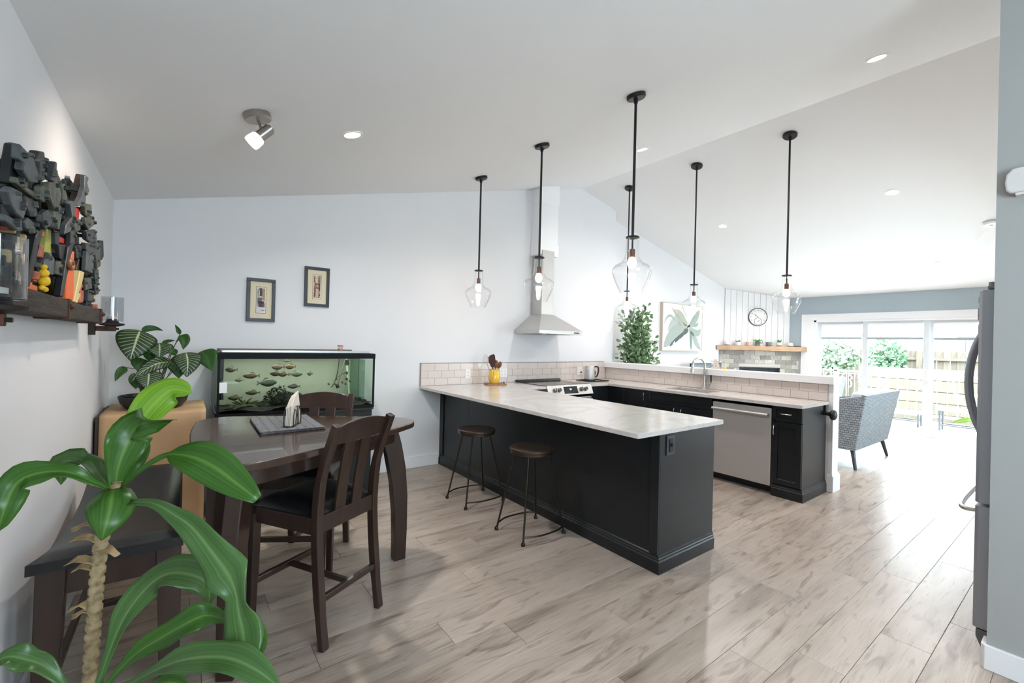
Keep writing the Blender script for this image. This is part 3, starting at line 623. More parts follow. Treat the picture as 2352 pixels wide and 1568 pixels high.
# ------------------------------------------------------------------ dining corner
TC = (0.505, 2.745); TZ = 0.905
def tri_outline(a, tip, rho, bow, n=14):
    """rounded triangle plan, one tip towards +x"""
    pts = []
    for k in range(3):
        th = R(120*k); c = tip-rho
        cx, cy = c*math.cos(th), c*math.sin(th)
        for i in range(n+1):
            al = th-R(60)+R(120)*i/n; pts.append((cx+rho*math.cos(al), cy+rho*math.sin(al)))
        th2 = R(120*(k+1)); e = pts[-1]; f = ((tip-rho)*math.cos(th2)+rho*math.cos(th+R(60)), (tip-rho)*math.sin(th2)+rho*math.sin(th+R(60)))
        for i in range(1, 8):
            t = i/8; b = bow*4*t*(1-t); pts.append((e[0]+(f[0]-e[0])*t+b*math.cos(th+R(60)), e[1]+(f[1]-e[1])*t+b*math.sin(th+R(60))))
    return pts
def table():
    t = thing('dining_table', 'three-sided counter-height dining table of dark espresso wood', 'table', (TC[0], TC[1], 0)); M = Matrix.Translation((TC[0], TC[1], 0))
    MB().prism(tri_outline(0, 0.725, 0.16, 0.032), TZ-0.036, TZ, 'z', M).build('table_top', TABLEW, t, bevel=0.006)
    ap = tri_outline(0, 0.60, 0.10, 0.02); inn = tri_outline(0, 0.56, 0.08, 0.02); n = len(ap)
    vs = [(x, y, z) for pl in (ap, inn) for z in (TZ-0.125, TZ-0.037) for x, y in pl]; fs = []
    for i in range(n):
        j = (i+1) % n
        fs += [(i, j, n+j, n+i), (2*n+j, 2*n+i, 3*n+i, 3*n+j), (j, i, 2*n+i, 2*n+j)]
    MB().add(vs, fs, M).build('apron', WOOD, t)
    prof = [(0.49, TZ-0.037), (0.545, 0.70), (0.585, 0.50), (0.605, 0.30), (0.612, 0.10), (0.612, 0.0), (0.688, 0.0), (0.694, 0.20), (0.692, 0.42), (0.675, 0.60), (0.645, 0.75), (0.61, TZ-0.037)]
    for k in range(3):
        Mk = M @ Matrix.Rotation(R(120*k), 4, 'Z'); MB().prism(prof, -0.035, 0.035, 'y', Mk).build('leg', WOOD, t, bevel=0.005)
    return t
table()
def chair(lab, loc, rz):
    t = thing('dining_chair', lab, 'chair', loc, rz, 'dining chairs at the three-sided table'); B = lambda mb, n, m=WOOD, **k: mb.build(n, m, t, world=False, **k)
    rear = [(0.0, 0.0), (0.030, 0.20), (0.052, 0.42), (0.058, 0.60), (0.035, 0.80), (-0.05, 1.035)]
    for s in (-1, 1):
        pts = spline([(s*0.185, y, z) for y, z in rear], 14); B(MB().bar(pts, 0.038, [0.034]*3+[0.042]*8+[0.036]*4), 'rear_post', bevel=0.004)
        B(MB().bar([(s*0.215, 0.455, 0.0), (s*0.212, 0.445, 0.56)], [0.032, 0.042], [0.032, 0.042]), 'front_leg', bevel=0.003)
        B(MB().bar([(s*0.19, 0.07, 0.555), (s*0.207, 0.43, 0.555)], 0.022, 0.075), 'side_rail', bevel=0.002)
    B(MB().box(-0.195, 0.195, 0.425, 0.449, 0.515, 0.592), 'front_rail', bevel=0.002)
    B(MB().box(-0.17, 0.17, 0.045, 0.068, 0.52, 0.60), 'rear_rail', bevel=0.002)
    # arched crest rail
    vs = []; N = 12
    for i in range(N+1):
        u = -1+2*i/N; x = u*0.168; yb = -0.035+0.012*(1-u*u)*-1; top = 1.022+0.026*(1-u*u); bot = 0.935
        vs += [(x, yb+0.028, bot), (x, yb+0.048, bot), (x, yb+0.012, top), (x, yb-0.008, top)]
    fs = []
    for i in range(N):
        for k in range(4): fs.append((i*4+k, i*4+(k+1) % 4, i*4+4+(k+1) % 4, i*4+4+k))
    fs += [(3, 2, 1, 0), (N*4, N*4+1, N*4+2, N*4+3)]
    B(MB().add(vs, fs), 'crest_rail', bevel=0.003)
    for x in (-0.055, 0.055):
        B(MB().bar(spline([(x, 0.056, 0.595), (x, 0.036, 0.74), (x, -0.004, 0.945)], 8), 0.066, 0.014), 'slat', bevel=0.002)
    # seat cushion: domed pad
    n = 14; vs = []; fs = []
    for i in range(n+1):
        for j in range(n+1):
            u, v = i/n*2-1, j/n*2-1; w = 0.185+0.03*(v+1)/2
            e = (1-abs(u)**5)*(1-abs(v)**5); vs.append((u*w, 0.065+(v+1)/2*0.40, 0.598+0.052*e**0.55))
    for i in range(n):
        for j in range(n): fs.append((i*(n+1)+j, (i+1)*(n+1)+j, (i+1)*(n+1)+j+1, i*(n+1)+j+1))
    k = len(vs); vs += [(-0.185, 0.065, 0.585), (0.185, 0.065, 0.585), (0.215, 0.465, 0.585), (-0.215, 0.465, 0.585)]
    b = [i*(n+1) for i in range(n+1)]; fs.append(tuple(b[::-1])[::-1]+(k+1, k))
    c = [i*(n+1)+n for i in range(n+1)]; fs.append(tuple(c)[::-1]+(k+3, k+2))
    fs.append(tuple(range(n+1))[::-1]+(k, k+3)); d = [n*(n+1)+j for j in range(n+1)]; fs.append(tuple(d)+(k+2, k+1)); fs.append((k, k+1, k+2, k+3))
    B(MB().add(vs, fs), 'seat', LEATHER, smooth=True)
    B(MB().box(-0.172, 0.172, 0.018, 0.042, 0.205, 0.235), 'stretcher', bevel=0.003)
    B(MB().box(-0.203, 0.203, 0.438, 0.462, 0.205, 0.235), 'stretcher', bevel=0.003)
    B(MB().box(-0.012, 0.012, 0.042, 0.438, 0.208, 0.232), 'stretcher', bevel=0.003)
    return t
chair('dark wooden dining chair turned with its slatted back to the viewer, beside the open floor', (0.703, 2.207, 0), R(29.5))
chair('dark wooden dining chair standing between the table and the aquarium', (0.79, 3.27, 0), R(148))
def cloth_on_chair():
    vs = []; fs = []; n = 10
    for i in range(n+1):
        for j in range(n+1):
            u, v = i/n, j/n
            vs.append((0.70+0.22*u+0.05*v, 3.02+0.18*v, 0.655+0.09*max(0, u-0.35)*(1-v*0.5)+0.012*math.sin(9*u+4*v)))
    for i in range(n):
        for j in range(n): fs.append((i*(n+1)+j, (i+1)*(n+1)+j, (i+1)*(n+1)+j+1, i*(n+1)+j+1))
    o = MB().add(vs, fs).build('white_cloth', mat('white_cloth', 'cfcfcd', 0.8), None, smooth=True, solid=0.004)
    tag(o, 'crumpled white cloth on the seat of the chair by the aquarium', 'cloth')
cloth_on_chair()
def bench():
    t = thing('saddle_bench', 'dark wooden bench with a curved black leather saddle seat, along the wall', 'bench', (-0.19, 2.72, 0))
    x0, x1, y0, y1 = -0.405, 0.010, 2.13, 3.36; n, m = 14, 26; top = []; fs = []
    def zt(v): return 0.60+0.075*(abs(v)**2.2)
    for j in range(m+1):
        v = j/m*2-1; ww = 1-0.05*(1-v*v)+0.02*max(0, -v)**3
        for i in range(n+1):
            u = i/n*2-1; e = (1-abs(u)**6)*(1-abs(v)**10); cx = (x0+x1)/2
            top.append((cx+u*(x1-x0)/2*ww, y0+(v+1)/2*(y1-y0), zt(v)-0.028+0.036*max(e, 0)**0.5))
    for j in range(m):
        for i in range(n): fs.append((j*(n+1)+i, j*(n+1)+i+1, (j+1)*(n+1)+i+1, (j+1)*(n+1)+i))
    k = len(top); bot = [(x, y, z-0.055) for x, y, z in [(p[0], p[1], zt(p[1]/(y1-y0)*2-(y0+y1)/(y1-y0))-0.01) for p in top]]
    vs = top+bot; fs += [tuple(k+a for a in f[::-1]) for f in fs]
    ring = [i for i in range(n+1)] + [(j+1)*(n+1)+n for j in range(m)] + [m*(n+1)+i for i in range(n-1, -1, -1)] + [j*(n+1) for j in range(m-1, 0, -1)]
    for a in range(len(ring)):
        p, q = ring[a], ring[(a+1) % len(ring)]; fs.append((p, k+p, k+q, q))
    MB().add(vs, fs).build('seat', LEATHER, t, smooth=True)
    for x in (-0.355, -0.03):
        for y in (2.20, 3.29):
            MB().bar([(x+(-0.012 if x < -0.1 else 0.012), y+(-0.015 if y < 3 else 0.015), 0), (x, y, 0.60)], [0.062, 0.078], [0.045, 0.06]).build('leg', WOOD, t, bevel=0.004)
        MB().box(x-0.011, x+0.011, 2.23, 3.26, 0.49, 0.575).build('side_rail', WOOD, t, bevel=0.002)
        MB().box(x-0.011, x+0.011, 2.23, 3.26, 0.16, 0.19).build('stretcher', WOOD, t, bevel=0.002)
    for y in (2.20, 3.29): MB().box(-0.32, -0.065, y-0.011, y+0.011, 0.50, 0.60).build('end_rail', WOOD, t, bevel=0.002)
    MB().box(-0.335, -0.05, 2.73, 2.76, 0.165, 0.19).build('cross_bar', WOOD, t, bevel=0.002)
bench()
def stool(lab, cx, cy):
    t = thing('bar_stool', lab, 'stool', (cx, cy, 0), 0, 'bar stools at the peninsula'); B = lambda mb, n, m=IRON, **k: mb.build(n, m, t, world=False, **k)
    B(MB().lathe([(0.158, 0.600), (0.163, 0.603), (0.163, 0.619), (0.168, 0.621), (0.170, 0.628), (0.168, 0.640), (0.160, 0.645), (0.08, 0.643), (0.001, 0.642)], 36), 'seat', mat('stool_seat_metal', '40352d', 0.3, 0.7, var=(5, '57493f', 0.3, 0.7)), smooth=True)
    F = [(-0.195, -0.165), (0.195, -0.165), (0.195, 0.165), (-0.195, 0.165)]
    for x, y in F:
        a = math.atan2(y, x); tx, ty = 0.118*math.cos(a), 0.118*math.sin(a)
        B(MB().tube(spline([(tx*0.75, ty*0.75, 0.592), (tx, ty, 0.588), (tx+0.012*math.cos(a), ty+0.012*math.sin(a), 0.565), (x*0.98, y*0.98, 0.03), (x, y, 0.012)], 20), 0.0075, 8), 'leg', smooth=True)
        B(MB().lathe([(0.013, 0.0), (0.015, 0.004), (0.015, 0.016), (0.009, 0.026)], 14, Matrix.Translation((x, y, 0))), 'foot', smooth=True)
    for s in (-1, 1):
        pts = spline([(-0.185, s*0.158, 0.055), (-0.09, s*0.20, 0.057), (0.03, s*0.205, 0.057), (0.13, s*0.19, 0.057), (0.185, s*0.158, 0.055)], 18)
        B(MB().tube(pts, 0.0065, 8), 'foot_rail', smooth=True)
    return t
stool('round dark metal bar stool, nearer the back wall', 2.146, 3.385)
stool('round dark metal bar stool, nearer the open end of the peninsula', 2.139, 2.585)
# placemats, napkin holder
MATW = mat('woven_mat', '6c6c70', 0.85, var=(60, '565659', 0.4, 0.6))
for i, (dx, dr, lab) in enumerate(((0.0, 0.0, 'grey patterned placemat lowest of the stack on the table'), (0.003, 0.6, 'grey patterned placemat in the middle of the stack on the table'), (-0.002, -0.4, 'grey patterned placemat topmost of the stack, under the napkin holder'))):
    p = thing('placemat', lab, 'placemat', (0.50+dx, 2.915, TZ+0.001+i*0.0052), R(dr), 'placemats on the dining table')
    MB().box(-0.163, 0.163, -0.245, 0.245, 0, 0.0048).build('mat', MATW, p, bevel=0.002, world=False)
    if i == 2:
        sq = MB()
        for a in range(7):
            for b in range(10):
                x, y = -0.138+a*0.046, -0.212+b*0.047
                for w in (0.015, 0.0065):
                    pts = [(x-w, y-w), (x+w, y-w), (x+w, y+w), (x-w, y+w)]
                    for c in range(4):
                        q = pts[c]; r = pts[(c+1) % 4]; sq.box(min(q[0], r[0])-0.0016, max(q[0], r[0])+0.0016, min(q[1], r[1])-0.0016, max(q[1], r[1])+0.0016, 0.0046, 0.0052)
        tag(sq.build('square_pattern', mat('mat_light', '96979a', 0.8), p, world=False), None, kind='stuff')
nh = thing('napkin_holder', 'dark wire napkin holder standing on the placemats', 'napkin holder', (0.513, 2.80, TZ+0.017), R(62)); z0 = TZ+0.0172
def nh_build():
    for y in (-0.026, 0.026):
        m = MB()
        arc = [(0.062*math.cos(a), y, z0-TZ-0.017+0.05+0.062*math.sin(a)) for a in [R(18*k) for k in range(11)]]
        m.tube([(0.062, y, 0.004), *arc, (-0.062, y, 0.004)], 0.0032, 8)
        for x in (-0.03, 0.0, 0.03): m.tube([(x, y, 0.004), (x*0.5, y, 0.06), (x, y, 0.108 if abs(x) < 0.01 else 0.10)], 0.0024, 6)
        m.build('wire_side', mat('holder_steel', '55504c', 0.25, 0.9), nh, smooth=True, world=False)
    MB().box(-0.062, 0.062, -0.028, 0.028, 0.0, 0.005).build('base', mat('holder_steel', '55504c', 0.25, 0.9), nh, world=False)
nh_build()
def napkins():
    t = thing('paper_napkin', 'folded white paper napkins leaning in the wire holder', 'napkin', (0.513, 2.80, TZ+0.023), R(62)); vs = []; fs = []; n = 12
    prof = [(0.0, -0.078), (0.10, -0.07), (0.14, -0.02), (0.165, 0.035), (0.10, 0.062), (0.05, 0.075), (0.0, 0.072)]
    m = MB()
    for k in range(4):
        y = -0.018+k*0.009
        pl = [(p[1]*(1-0.04*k), p[0]*(1+0.05*(3-k))) for p in prof]
        m.prism(pl, y, y+0.007, 'y')
    m.build('sheets', mat('napkin_white', 'e2d8cb', 0.85), t, bevel=0.002, world=False)
napkins()
# ------------------------------------------------------------------ kraft-paper covered cabinet with plant
cab = thing('wooden_cabinet', 'dark wooden cabinet in the corner under the brown paper', 'cabinet', (-0.15, 4.12, 0))
MB().box(-0.452, 0.115, 3.875, 4.44, 0.0, 0.885).build('body', mat('cabinet_brown', '3d2a22', 0.55), cab, bevel=0.004)
def kraft():
    vs = []; fs = []; n = 16; path = [(4.44, 0.893), (4.2, 0.893), (4.0, 0.894), (3.90, 0.893), (3.868, 0.885), (3.858, 0.86), (3.857, 0.75), (3.852, 0.6), (3.848, 0.45), (3.85, 0.3), (3.845, 0.18), (3.84, 0.09)]
    P = spline([(0, y, z) for y, z in path], 40)
    for j, p in enumerate(P):
        for i in range(n+1):
            u = i/n; x = -0.428+u*0.565
            wob = 0.006*math.sin(5*u+j*0.35)+0.004*math.sin(13*u-j*0.5) if j > 18 else 0.0008*math.sin(9*u+j)
            vs.append((x, p.y-abs(wob), p.z))
    for j in range(len(P)-1):
        for i in range(n): fs.append((j*(n+1)+i, j*(n+1)+i+1, (j+1)*(n+1)+i+1, (j+1)*(n+1)+i))
    o = MB().add(vs, fs).build('paper_cover', KRAFT, None, smooth=True, solid=0.003); tag(o, 'brown kraft paper sheet draped over the corner cabinet', 'paper')
kraft()
DK = mat('dark_bowl', '1d2226', 0.45)
Mb = Matrix.Translation((-0.165, 4.12, 0))
bw = thing('dark_bowl', 'wide dark round saucer bowl under the veined plant', 'bowl', (-0.165, 4.12, 0.897))
MB().lathe([(0.001, 0.898), (0.13, 0.898), (0.165, 0.905), (0.19, 0.94), (0.203, 0.985), (0.199, 0.987), (0.184, 0.945), (0.16, 0.915), (0.001, 0.91)], 40, Mb).build('shell', DK, bw, smooth=True)
MB().lathe([(0.17, 0.985), (0.172, 0.99), (0.16, 0.955), (0.155, 0.95)], 40, Mb, cap=False).build('inner_liner', mat('liner', '2e2a26', 0.4), bw, smooth=True)
DR={'stem': [(-0.159, 1.368, 0.583), (-0.156, 1.366, 0.634), (-0.153, 1.363, 0.722), (-0.15, 1.36, 0.801), (-0.147, 1.358, 0.88), (-0.139, 1.352, 0.974), (-0.125, 1.341, 1.039), (-0.116, 1.334, 1.094)], 'A': [(-0.119, 1.337, 1.073), (-0.115, 1.333, 1.122), (-0.102, 1.336, 1.173), (-0.086, 1.337, 1.212), (-0.06, 1.292, 1.231), (-0.009, 1.192, 1.247)], 'B': [(-0.117, 1.373, 1.067), (-0.109, 1.429, 1.136), (-0.084, 1.472, 1.209), (-0.054, 1.5, 1.255), (-0.022, 1.513, 1.281), (0.02, 1.507, 1.269)], 'C': [(-0.117, 1.373, 1.076), (-0.102, 1.399, 1.104), (-0.086, 1.411, 1.137), (-0.069, 1.423, 1.172)], 'D': [(-0.127, 1.33, 1.078), (-0.156, 1.326, 1.102), (-0.183, 1.322, 1.124), (-0.212, 1.331, 1.132), (-0.249, 1.346, 1.127), (-0.276, 1.354, 1.108), (-0.287, 1.337, 1.067), (-0.297, 1.345, 1.018)], 'E': [(-0.13, 1.37, 1.07), (-0.159, 1.441, 1.093), (-0.182, 1.495, 1.109), (-0.207, 1.527, 1.101), (-0.229, 1.53, 1.11), (-0.233, 1.496, 1.095), (-0.226, 1.466, 1.069)], 'F': [(-0.11, 1.33, 1.077), (-0.079, 1.306, 1.114), (-0.047, 1.283, 1.144), (-0.019, 1.262, 1.158), (0.021, 1.22, 1.156), (0.06, 1.178, 1.138), (0.098, 1.138, 1.107), (0.136, 1.097, 1.075)], 'G': [(-0.121, 1.326, 1.08), (-0.119, 1.287, 1.074), (-0.119, 1.262, 1.056), (-0.123, 1.246, 1.029), (-0.13, 1.245, 0.996)], 'H': [(-0.092, 1.279, 1.058), (-0.046, 1.22, 1.065), (-0.011, 1.182, 1.047), (0.023, 1.144, 1.023), (0.056, 1.106, 0.979), (0.083, 1.08, 0.937), (0.097, 1.064, 0.9), (0.103, 1.06, 0.859), (0.111, 1.048, 0.818), (0.111, 1.041, 0.781), (0.117, 1.037, 0.753)], 'I': [(-0.133, 1.261, 0.677), (-0.114, 1.272, 0.747), (-0.09, 1.279, 0.811), (-0.051, 1.274, 0.866), (-0.013, 1.258, 0.888), (0.034, 1.236, 0.877), (0.057, 1.231, 0.848), (0.059, 1.243, 0.796)], 'J': [(-0.122, 1.24, 0.686), (-0.071, 1.215, 0.75), (-0.016, 1.186, 0.79), (0.034, 1.161, 0.819), (0.058, 1.155, 0.82), (0.092, 1.143, 0.802)], 'K': [(-0.091, 1.168, 0.715), (-0.029, 1.108, 0.768), (0.02, 1.059, 0.798), (0.078, 1.004, 0.809), (0.123, 0.958, 0.795), (0.161, 0.917, 0.767)], 'L': [(-0.18, 1.296, 0.676), (-0.218, 1.312, 0.728), (-0.249, 1.322, 0.751), (-0.275, 1.329, 0.763), (-0.298, 1.333, 0.756)], 'M': [(0.114, 1.114, 0.815), (0.136, 1.11, 0.788), (0.144, 1.117, 0.746), (0.136, 1.123, 0.711)], 'N': [(-0.044, 1.22, 0.664), (-0.014, 1.185, 0.688), (0.023, 1.145, 0.69)]}
CA={'pot': [(-0.156, 4.1, 1.106)], '1': [(-0.25, 4.05, 1.451), (-0.265, 4.02, 1.392), (-0.281, 4.0, 1.317), (-0.298, 4.0, 1.242)], '1b': [(-0.245, 4.12, 1.452), (-0.209, 4.12, 1.468), (-0.169, 4.12, 1.47), (-0.124, 4.1, 1.455)], '2': [(-0.143, 4.05, 1.364), (-0.139, 4.02, 1.318), (-0.14, 4.01, 1.262)], '3': [(0.014, 4.0, 1.299), (0.024, 3.97, 1.227), (0.02, 3.95, 1.123)], '4': [(-0.192, 3.98, 1.172), (-0.193, 3.95, 1.109), (-0.199, 3.94, 1.043)], '5': [(-0.075, 4.05, 1.231), (-0.147, 4.0, 1.221), (-0.215, 3.97, 1.178), (-0.286, 3.95, 1.097)], '6': [(0.11, 4.1, 1.307), (0.145, 4.05, 1.254), (0.172, 4.0, 1.164)], '7': [(-0.021, 4.12, 1.425), (0.002, 4.1, 1.387), (-0.005, 4.08, 1.318)], '8': [(-0.027, 4.12, 1.432), (-0.039, 4.12, 1.467), (-0.058, 4.1, 1.504)], '9': [(-0.32, 4.05, 1.192), (-0.35, 4.02, 1.158), (-0.371, 4.0, 1.101)], '10': [(-0.055, 4.12, 1.252), (-0.032, 4.1, 1.183), (-0.026, 4.08, 1.104)], '11': [(-0.228, 4.1, 1.248), (-0.245, 4.08, 1.213), (-0.259, 4.06, 1.163)], '12': [(-0.19, 4.12, 1.315), (-0.196, 4.1, 1.274), (-0.19, 4.08, 1.228)], '13': [(-0.25, 4.06, 1.137), (-0.275, 4.03, 1.105), (-0.26, 4.0, 1.042)], '14': [(-0.129, 4.12, 1.366), (-0.092, 4.12, 1.38), (-0.052, 4.12, 1.386)], '16': [(-0.042, 4.0, 1.288), (-0.067, 3.98, 1.31), (-0.087, 3.97, 1.289)]}
# ------------------------------------------------------------------ leaves
def leaf_mat(name, base, light, veins=0, rough=0.4, vein='c9dcb0'):
    """veins: number of side veins; uses the leaf's own length/width coordinates"""
    if name in MATS: return MATS[name]
    m = mat(name, base, rough); nt = m.node_tree; b = nt.nodes['Principled BSDF']; L = nt.links
    uv = nt.nodes.new('ShaderNodeUVMap'); sp = nt.nodes.new('ShaderNodeSeparateXYZ'); L.new(uv.outputs[0], sp.inputs[0])
    def math_(op, a, c=None):
        n = nt.nodes.new('ShaderNodeMath'); n.operation = op
        for i, x in enumerate((a, c)):
            if x is None: continue
            if isinstance(x, (int, float)): n.inputs[i].default_value = x
            else: L.new(x, n.inputs[i])
        return n.outputs[0]
    ax = math_('ABSOLUTE', math_('SUBTRACT', sp.outputs[0], 0.5))
    def ramp(v, stops):
        r = nt.nodes.new('ShaderNodeValToRGB'); e = r.color_ramp.elements; e[0].position, e[0].color = stops[0]; e[1].position, e[1].color = stops[-1]
        for s in stops[1:-1]: k = e.new(s[0]); k.color = s[1]
        L.new(v, r.inputs[0]); return r.outputs[0]
    if veins:
        ph = math_('SUBTRACT', math_('MULTIPLY', sp.outputs[1], veins), math_('MULTIPLY', math_('POWER', ax, 0.8), veins*0.36))
        fr = math_('ABSOLUTE', math_('SUBTRACT', math_('FRACT', ph), 0.5))
        side = ramp(fr, [(0.0, (0.9, 0.9, 0.9, 1)), (0.06, (0.6, 0.6, 0.6, 1)), (0.13, (0, 0, 0, 1))])
        mid = ramp(ax, [(0.0, (1, 1, 1, 1)), (0.014, (1, 1, 1, 1)), (0.04, (0, 0, 0, 1))])
        edge = ramp(ax, [(0.0, (1, 1, 1, 1)), (0.40, (0.8, 0.8, 0.8, 1)), (0.46, (0, 0, 0, 1))])
        f = math_('MAXIMUM', math_('MULTIPLY', side, edge), mid)
        x = nt.nodes.new('ShaderNodeMix'); x.data_type = 'RGBA'; x.inputs['A'].default_value = lin(base); x.inputs['B'].default_value = lin(vein); L.new(f, x.inputs['Factor']); col = x.outputs['Result']
    else:
        st = math_('MULTIPLY', sp.outputs[0], 9.0); n = nt.nodes.new('ShaderNodeTexNoise'); n.noise_dimensions = '1D'; n.inputs['Scale'].default_value = 1.3; L.new(st, n.inputs['W'])
        a = ramp(n.outputs['Fac'], [(0.3, lin(base)), (0.7, lin(light))]); mid = ramp(ax, [(0.0, (1, 1, 1, 1)), (0.02, (0.8, 0.8, 0.8, 1)), (0.07, (0, 0, 0, 1))])
        x = nt.nodes.new('ShaderNodeMix'); x.data_type = 'RGBA'; L.new(a, x.inputs['A']); x.inputs['B'].default_value = lin(vein); L.new(math_('MULTIPLY', mid, 0.6), x.inputs['Factor']); col = x.outputs['Result']
    L.new(col, b.inputs['Base Color'])
    tr = nt.nodes.new('ShaderNodeBsdfTranslucent'); L.new(col, tr.inputs['Color']); mx = nt.nodes.new('ShaderNodeMixShader'); mx.inputs[0].default_value = 0.28
    out = nt.nodes['Material Output']; L.new(b.outputs[0], mx.inputs[1]); L.new(tr.outputs[0], mx.inputs[2]); L.new(mx.outputs[0], out.inputs['Surface'])
    return m
def leaf(name, pts, width, profile, normals, material, parent, fold=0.15, ruffle=0.0, waves=5, nl=22, nw=8, cup=0.0, seed=0, curl=0.0):
    """blade along pts; profile(t)->0..1 width; normals: list of face directions along the blade"""
    S = spline(pts, nl); Nn = spline(normals, nl) if len(normals) > 1 else [Vector(normals[0])]*(nl+1)
    vs = []; uvs = []; fs = []; rnd = random.Random(seed); ph = rnd.uniform(0, 6)
    for i, p in enumerate(S):
        t = i/nl; tg = (S[min(i+1, nl)]-S[max(i-1, 0)]).normalized(); nn = Nn[i]; nn = (nn-tg*nn.dot(tg)).normalized(); sd = tg.cross(nn)
        w = width*max(profile(t), 0.012)
        for j in range(nw+1):
            u = j/nw*2-1; off = abs(u)*fold*w*0.5 - cup*w*(u*u) + ruffle*math.sin(waves*t*6.283+ph+(1.3 if u > 0 else 0))*abs(u)**2*w*0.5
            vs.append(p+sd*u*w*0.5*(1-0.25*fold*abs(u))+nn*off); uvs.append((j/nw, t))
    for i in range(nl):
        for j in range(nw): fs.append((i*(nw+1)+j, i*(nw+1)+j+1, (i+1)*(nw+1)+j+1, (i+1)*(nw+1)+j))
    o = MB().add(vs, fs).build(name, material, parent, smooth=True, solid=0.0012)
    ul = o.data.uv_layers.new(name='UVMap')
    for lp in o.data.loops: ul.data[lp.index].uv = uvs[lp.vertex_index]
    return o
def prof_strap(a=0.45, base=0.16, pw=0.75):
    def f(t):
        if t < a: s = t/a; return base+(1-base)*(s*s*(3-2*s))
        s = (t-a)/(1-a); return max(0.0, 1-s**2.2)**pw
    return f
def prof_heart(t):
    if t < 0.3: return max(0.05, 1-((0.3-t)/0.3)**2)**0.5
    return max(0.0, 1-((t-0.3)/0.7)**1.75)
# dracaena in the near corner
dr = thing('dracaena_plant', 'tall dracaena with a ringed tan stem and arching leaves, before the bench', 'plant', (-0.16, 1.37, 0))
CAMD = lambda p: (Vector((0, 0, 1.431))-Vector(p)).normalized()
DG = leaf_mat('dracaena_leaf', '2d5816', '477524', rough=0.34, vein='7aa64a'); DG2 = leaf_mat('dracaena_leaf_young', '5f9417', '8cb62c', rough=0.38, vein='a5c552'); DG3 = leaf_mat('dracaena_leaf_deep', '3a5f29', '55793e', rough=0.34, vein='84a768')
def ringed_stem():
    P = spline([(-0.163, 1.371, 0.30)]+DR['stem'], 150); rs = [0.0125+0.0020*(1 if (i % 5) < 3 else -0.4)-0.004*max(0, i/150-0.8)*5 for i in range(151)]
    MB().tube(P, rs, 14).build('stem', mat('stem_tan', '9a8664', 0.7, var=(60, '6f5d40', 0.4, 0.65)), dr, smooth=True)
    rnd = random.Random(3)
    for i, (z, a, L) in enumerate(((0.985, 2.6, 0.05), (0.955, 3.3, 0.06), (0.93, 0.4, 0.055), (0.905, 2.9, 0.065), (0.89, 3.4, 0.05), (0.80, 3.0, 0.06), (0.79, 2.6, 0.045), (1.0, 0.2, 0.04))):
        b = Vector((-0.145, 1.357, z)); d = Vector((math.cos(a)*0.8, math.cos(a)*-0.6, 0)).normalized() if True else 0
        d = Vector((0.80, -0.60, 0))*math.cos(a)+Vector((-0.6, -0.8, 0))*abs(math.sin(a))*0.6; d.normalize()
        leaf('dry_leaf_base', [b, b+d*L*0.5+Vector((0, 0, 0.012)), b+d*L+Vector((0, 0, 0.0))], 0.028, lambda t: 1-0.5*t, [(0, -0.3, 1)], mat('dry_husk', 'a98f68', 0.8, var=(40, '8a7250', 0.4, 0.6)), dr, fold=0.3, ruffle=0.4, waves=1.2, nl=6, nw=4, seed=i)
    # pot, hidden below the picture
    MB().lathe([(0.10, 0.0), (0.11, 0.0), (0.14, 0.24), (0.15, 0.25), (0.15, 0.28), (0.135, 0.28), (0.13, 0.25)], 28, Matrix.Translation((-0.163, 1.371, 0))).build('pot', mat('clay_pot', '70543f', 0.7), dr, smooth=True)
    MB().lathe([(0.001, 0.262), (0.131, 0.26)], 28, Matrix.Translation((-0.163, 1.371, 0)), cap=False).build('soil', mat('soil', '241a14', 0.95), dr)
    MB().tube(spline([(-0.163, 1.371, 0.28), (-0.13, 1.33, 0.40), (-0.02, 1.25, 0.56), (-0.03, 1.22, 0.60)], 12), 0.011, 10).build('side_stem', mat('stem_tan', '9a8664', 0.7), dr, smooth=True)
ringed_stem()
S1 = prof_strap(0.5, 0.2, 0.7); S2 = prof_strap(0.62, 0.14, 0.75)
cd = tuple(CAMD((-0.11, 1.33, 1.1)))
def nv(*a): return [tuple(Vector(x).normalized()) for x in a]
U = (0, 0, 1)
leaf('leaf', DR['B'], 0.085, prof_strap(0.6, 0.3, 0.6), nv(cd, (cd[0], cd[1], 0.3), (cd[0], cd[1], 0.8)), DG2, dr, 0.12, 0.21, 2.2, seed=1)
leaf('leaf', DR['C'], 0.05, prof_strap(0.55, 0.3, 0.7), nv(cd), DG, dr, 0.25, 0.21, 1.5, seed=2)
leaf('leaf', DR['A'], 0.085, prof_strap(0.5, 0.25, 0.8), nv(cd, cd, (cd[0], cd[1], 0.5), (0.1, -0.35, -0.9)), DG, dr, 0.16, 0.29, 2.5, seed=3)
leaf('leaf', DR['D'], 0.062, prof_strap(0.72, 0.22, 0.8), nv((0.1, -0.6, 0.8), (0.1, -0.75, 0.6), (0.15, -0.9, 0.3)), DG, dr, 0.3, 0.34, 3.0, seed=4)
leaf('leaf', DR['E'], 0.066, prof_strap(0.5, 0.3, 0.8), nv((0.2, -0.8, 0.5), (0.0, -0.5, 0.85), (0.4, -0.8, 0.3)), DG3, dr, 0.3, 0.42, 2.6, seed=5)
leaf('leaf', DR['F'], 0.085, lambda t: (0.13+0.10*t if t < 0.42 else 0.17+0.83*math.sin(math.pi*min(1, (t-0.42)/0.58)**0.85*0.98)**0.8), nv((-0.3, -0.7, 0.6), (-0.3, -0.7, 0.6), (-0.35, -0.7, 0.62)), DG, dr, 0.14, 0.21, 2.4, seed=6)
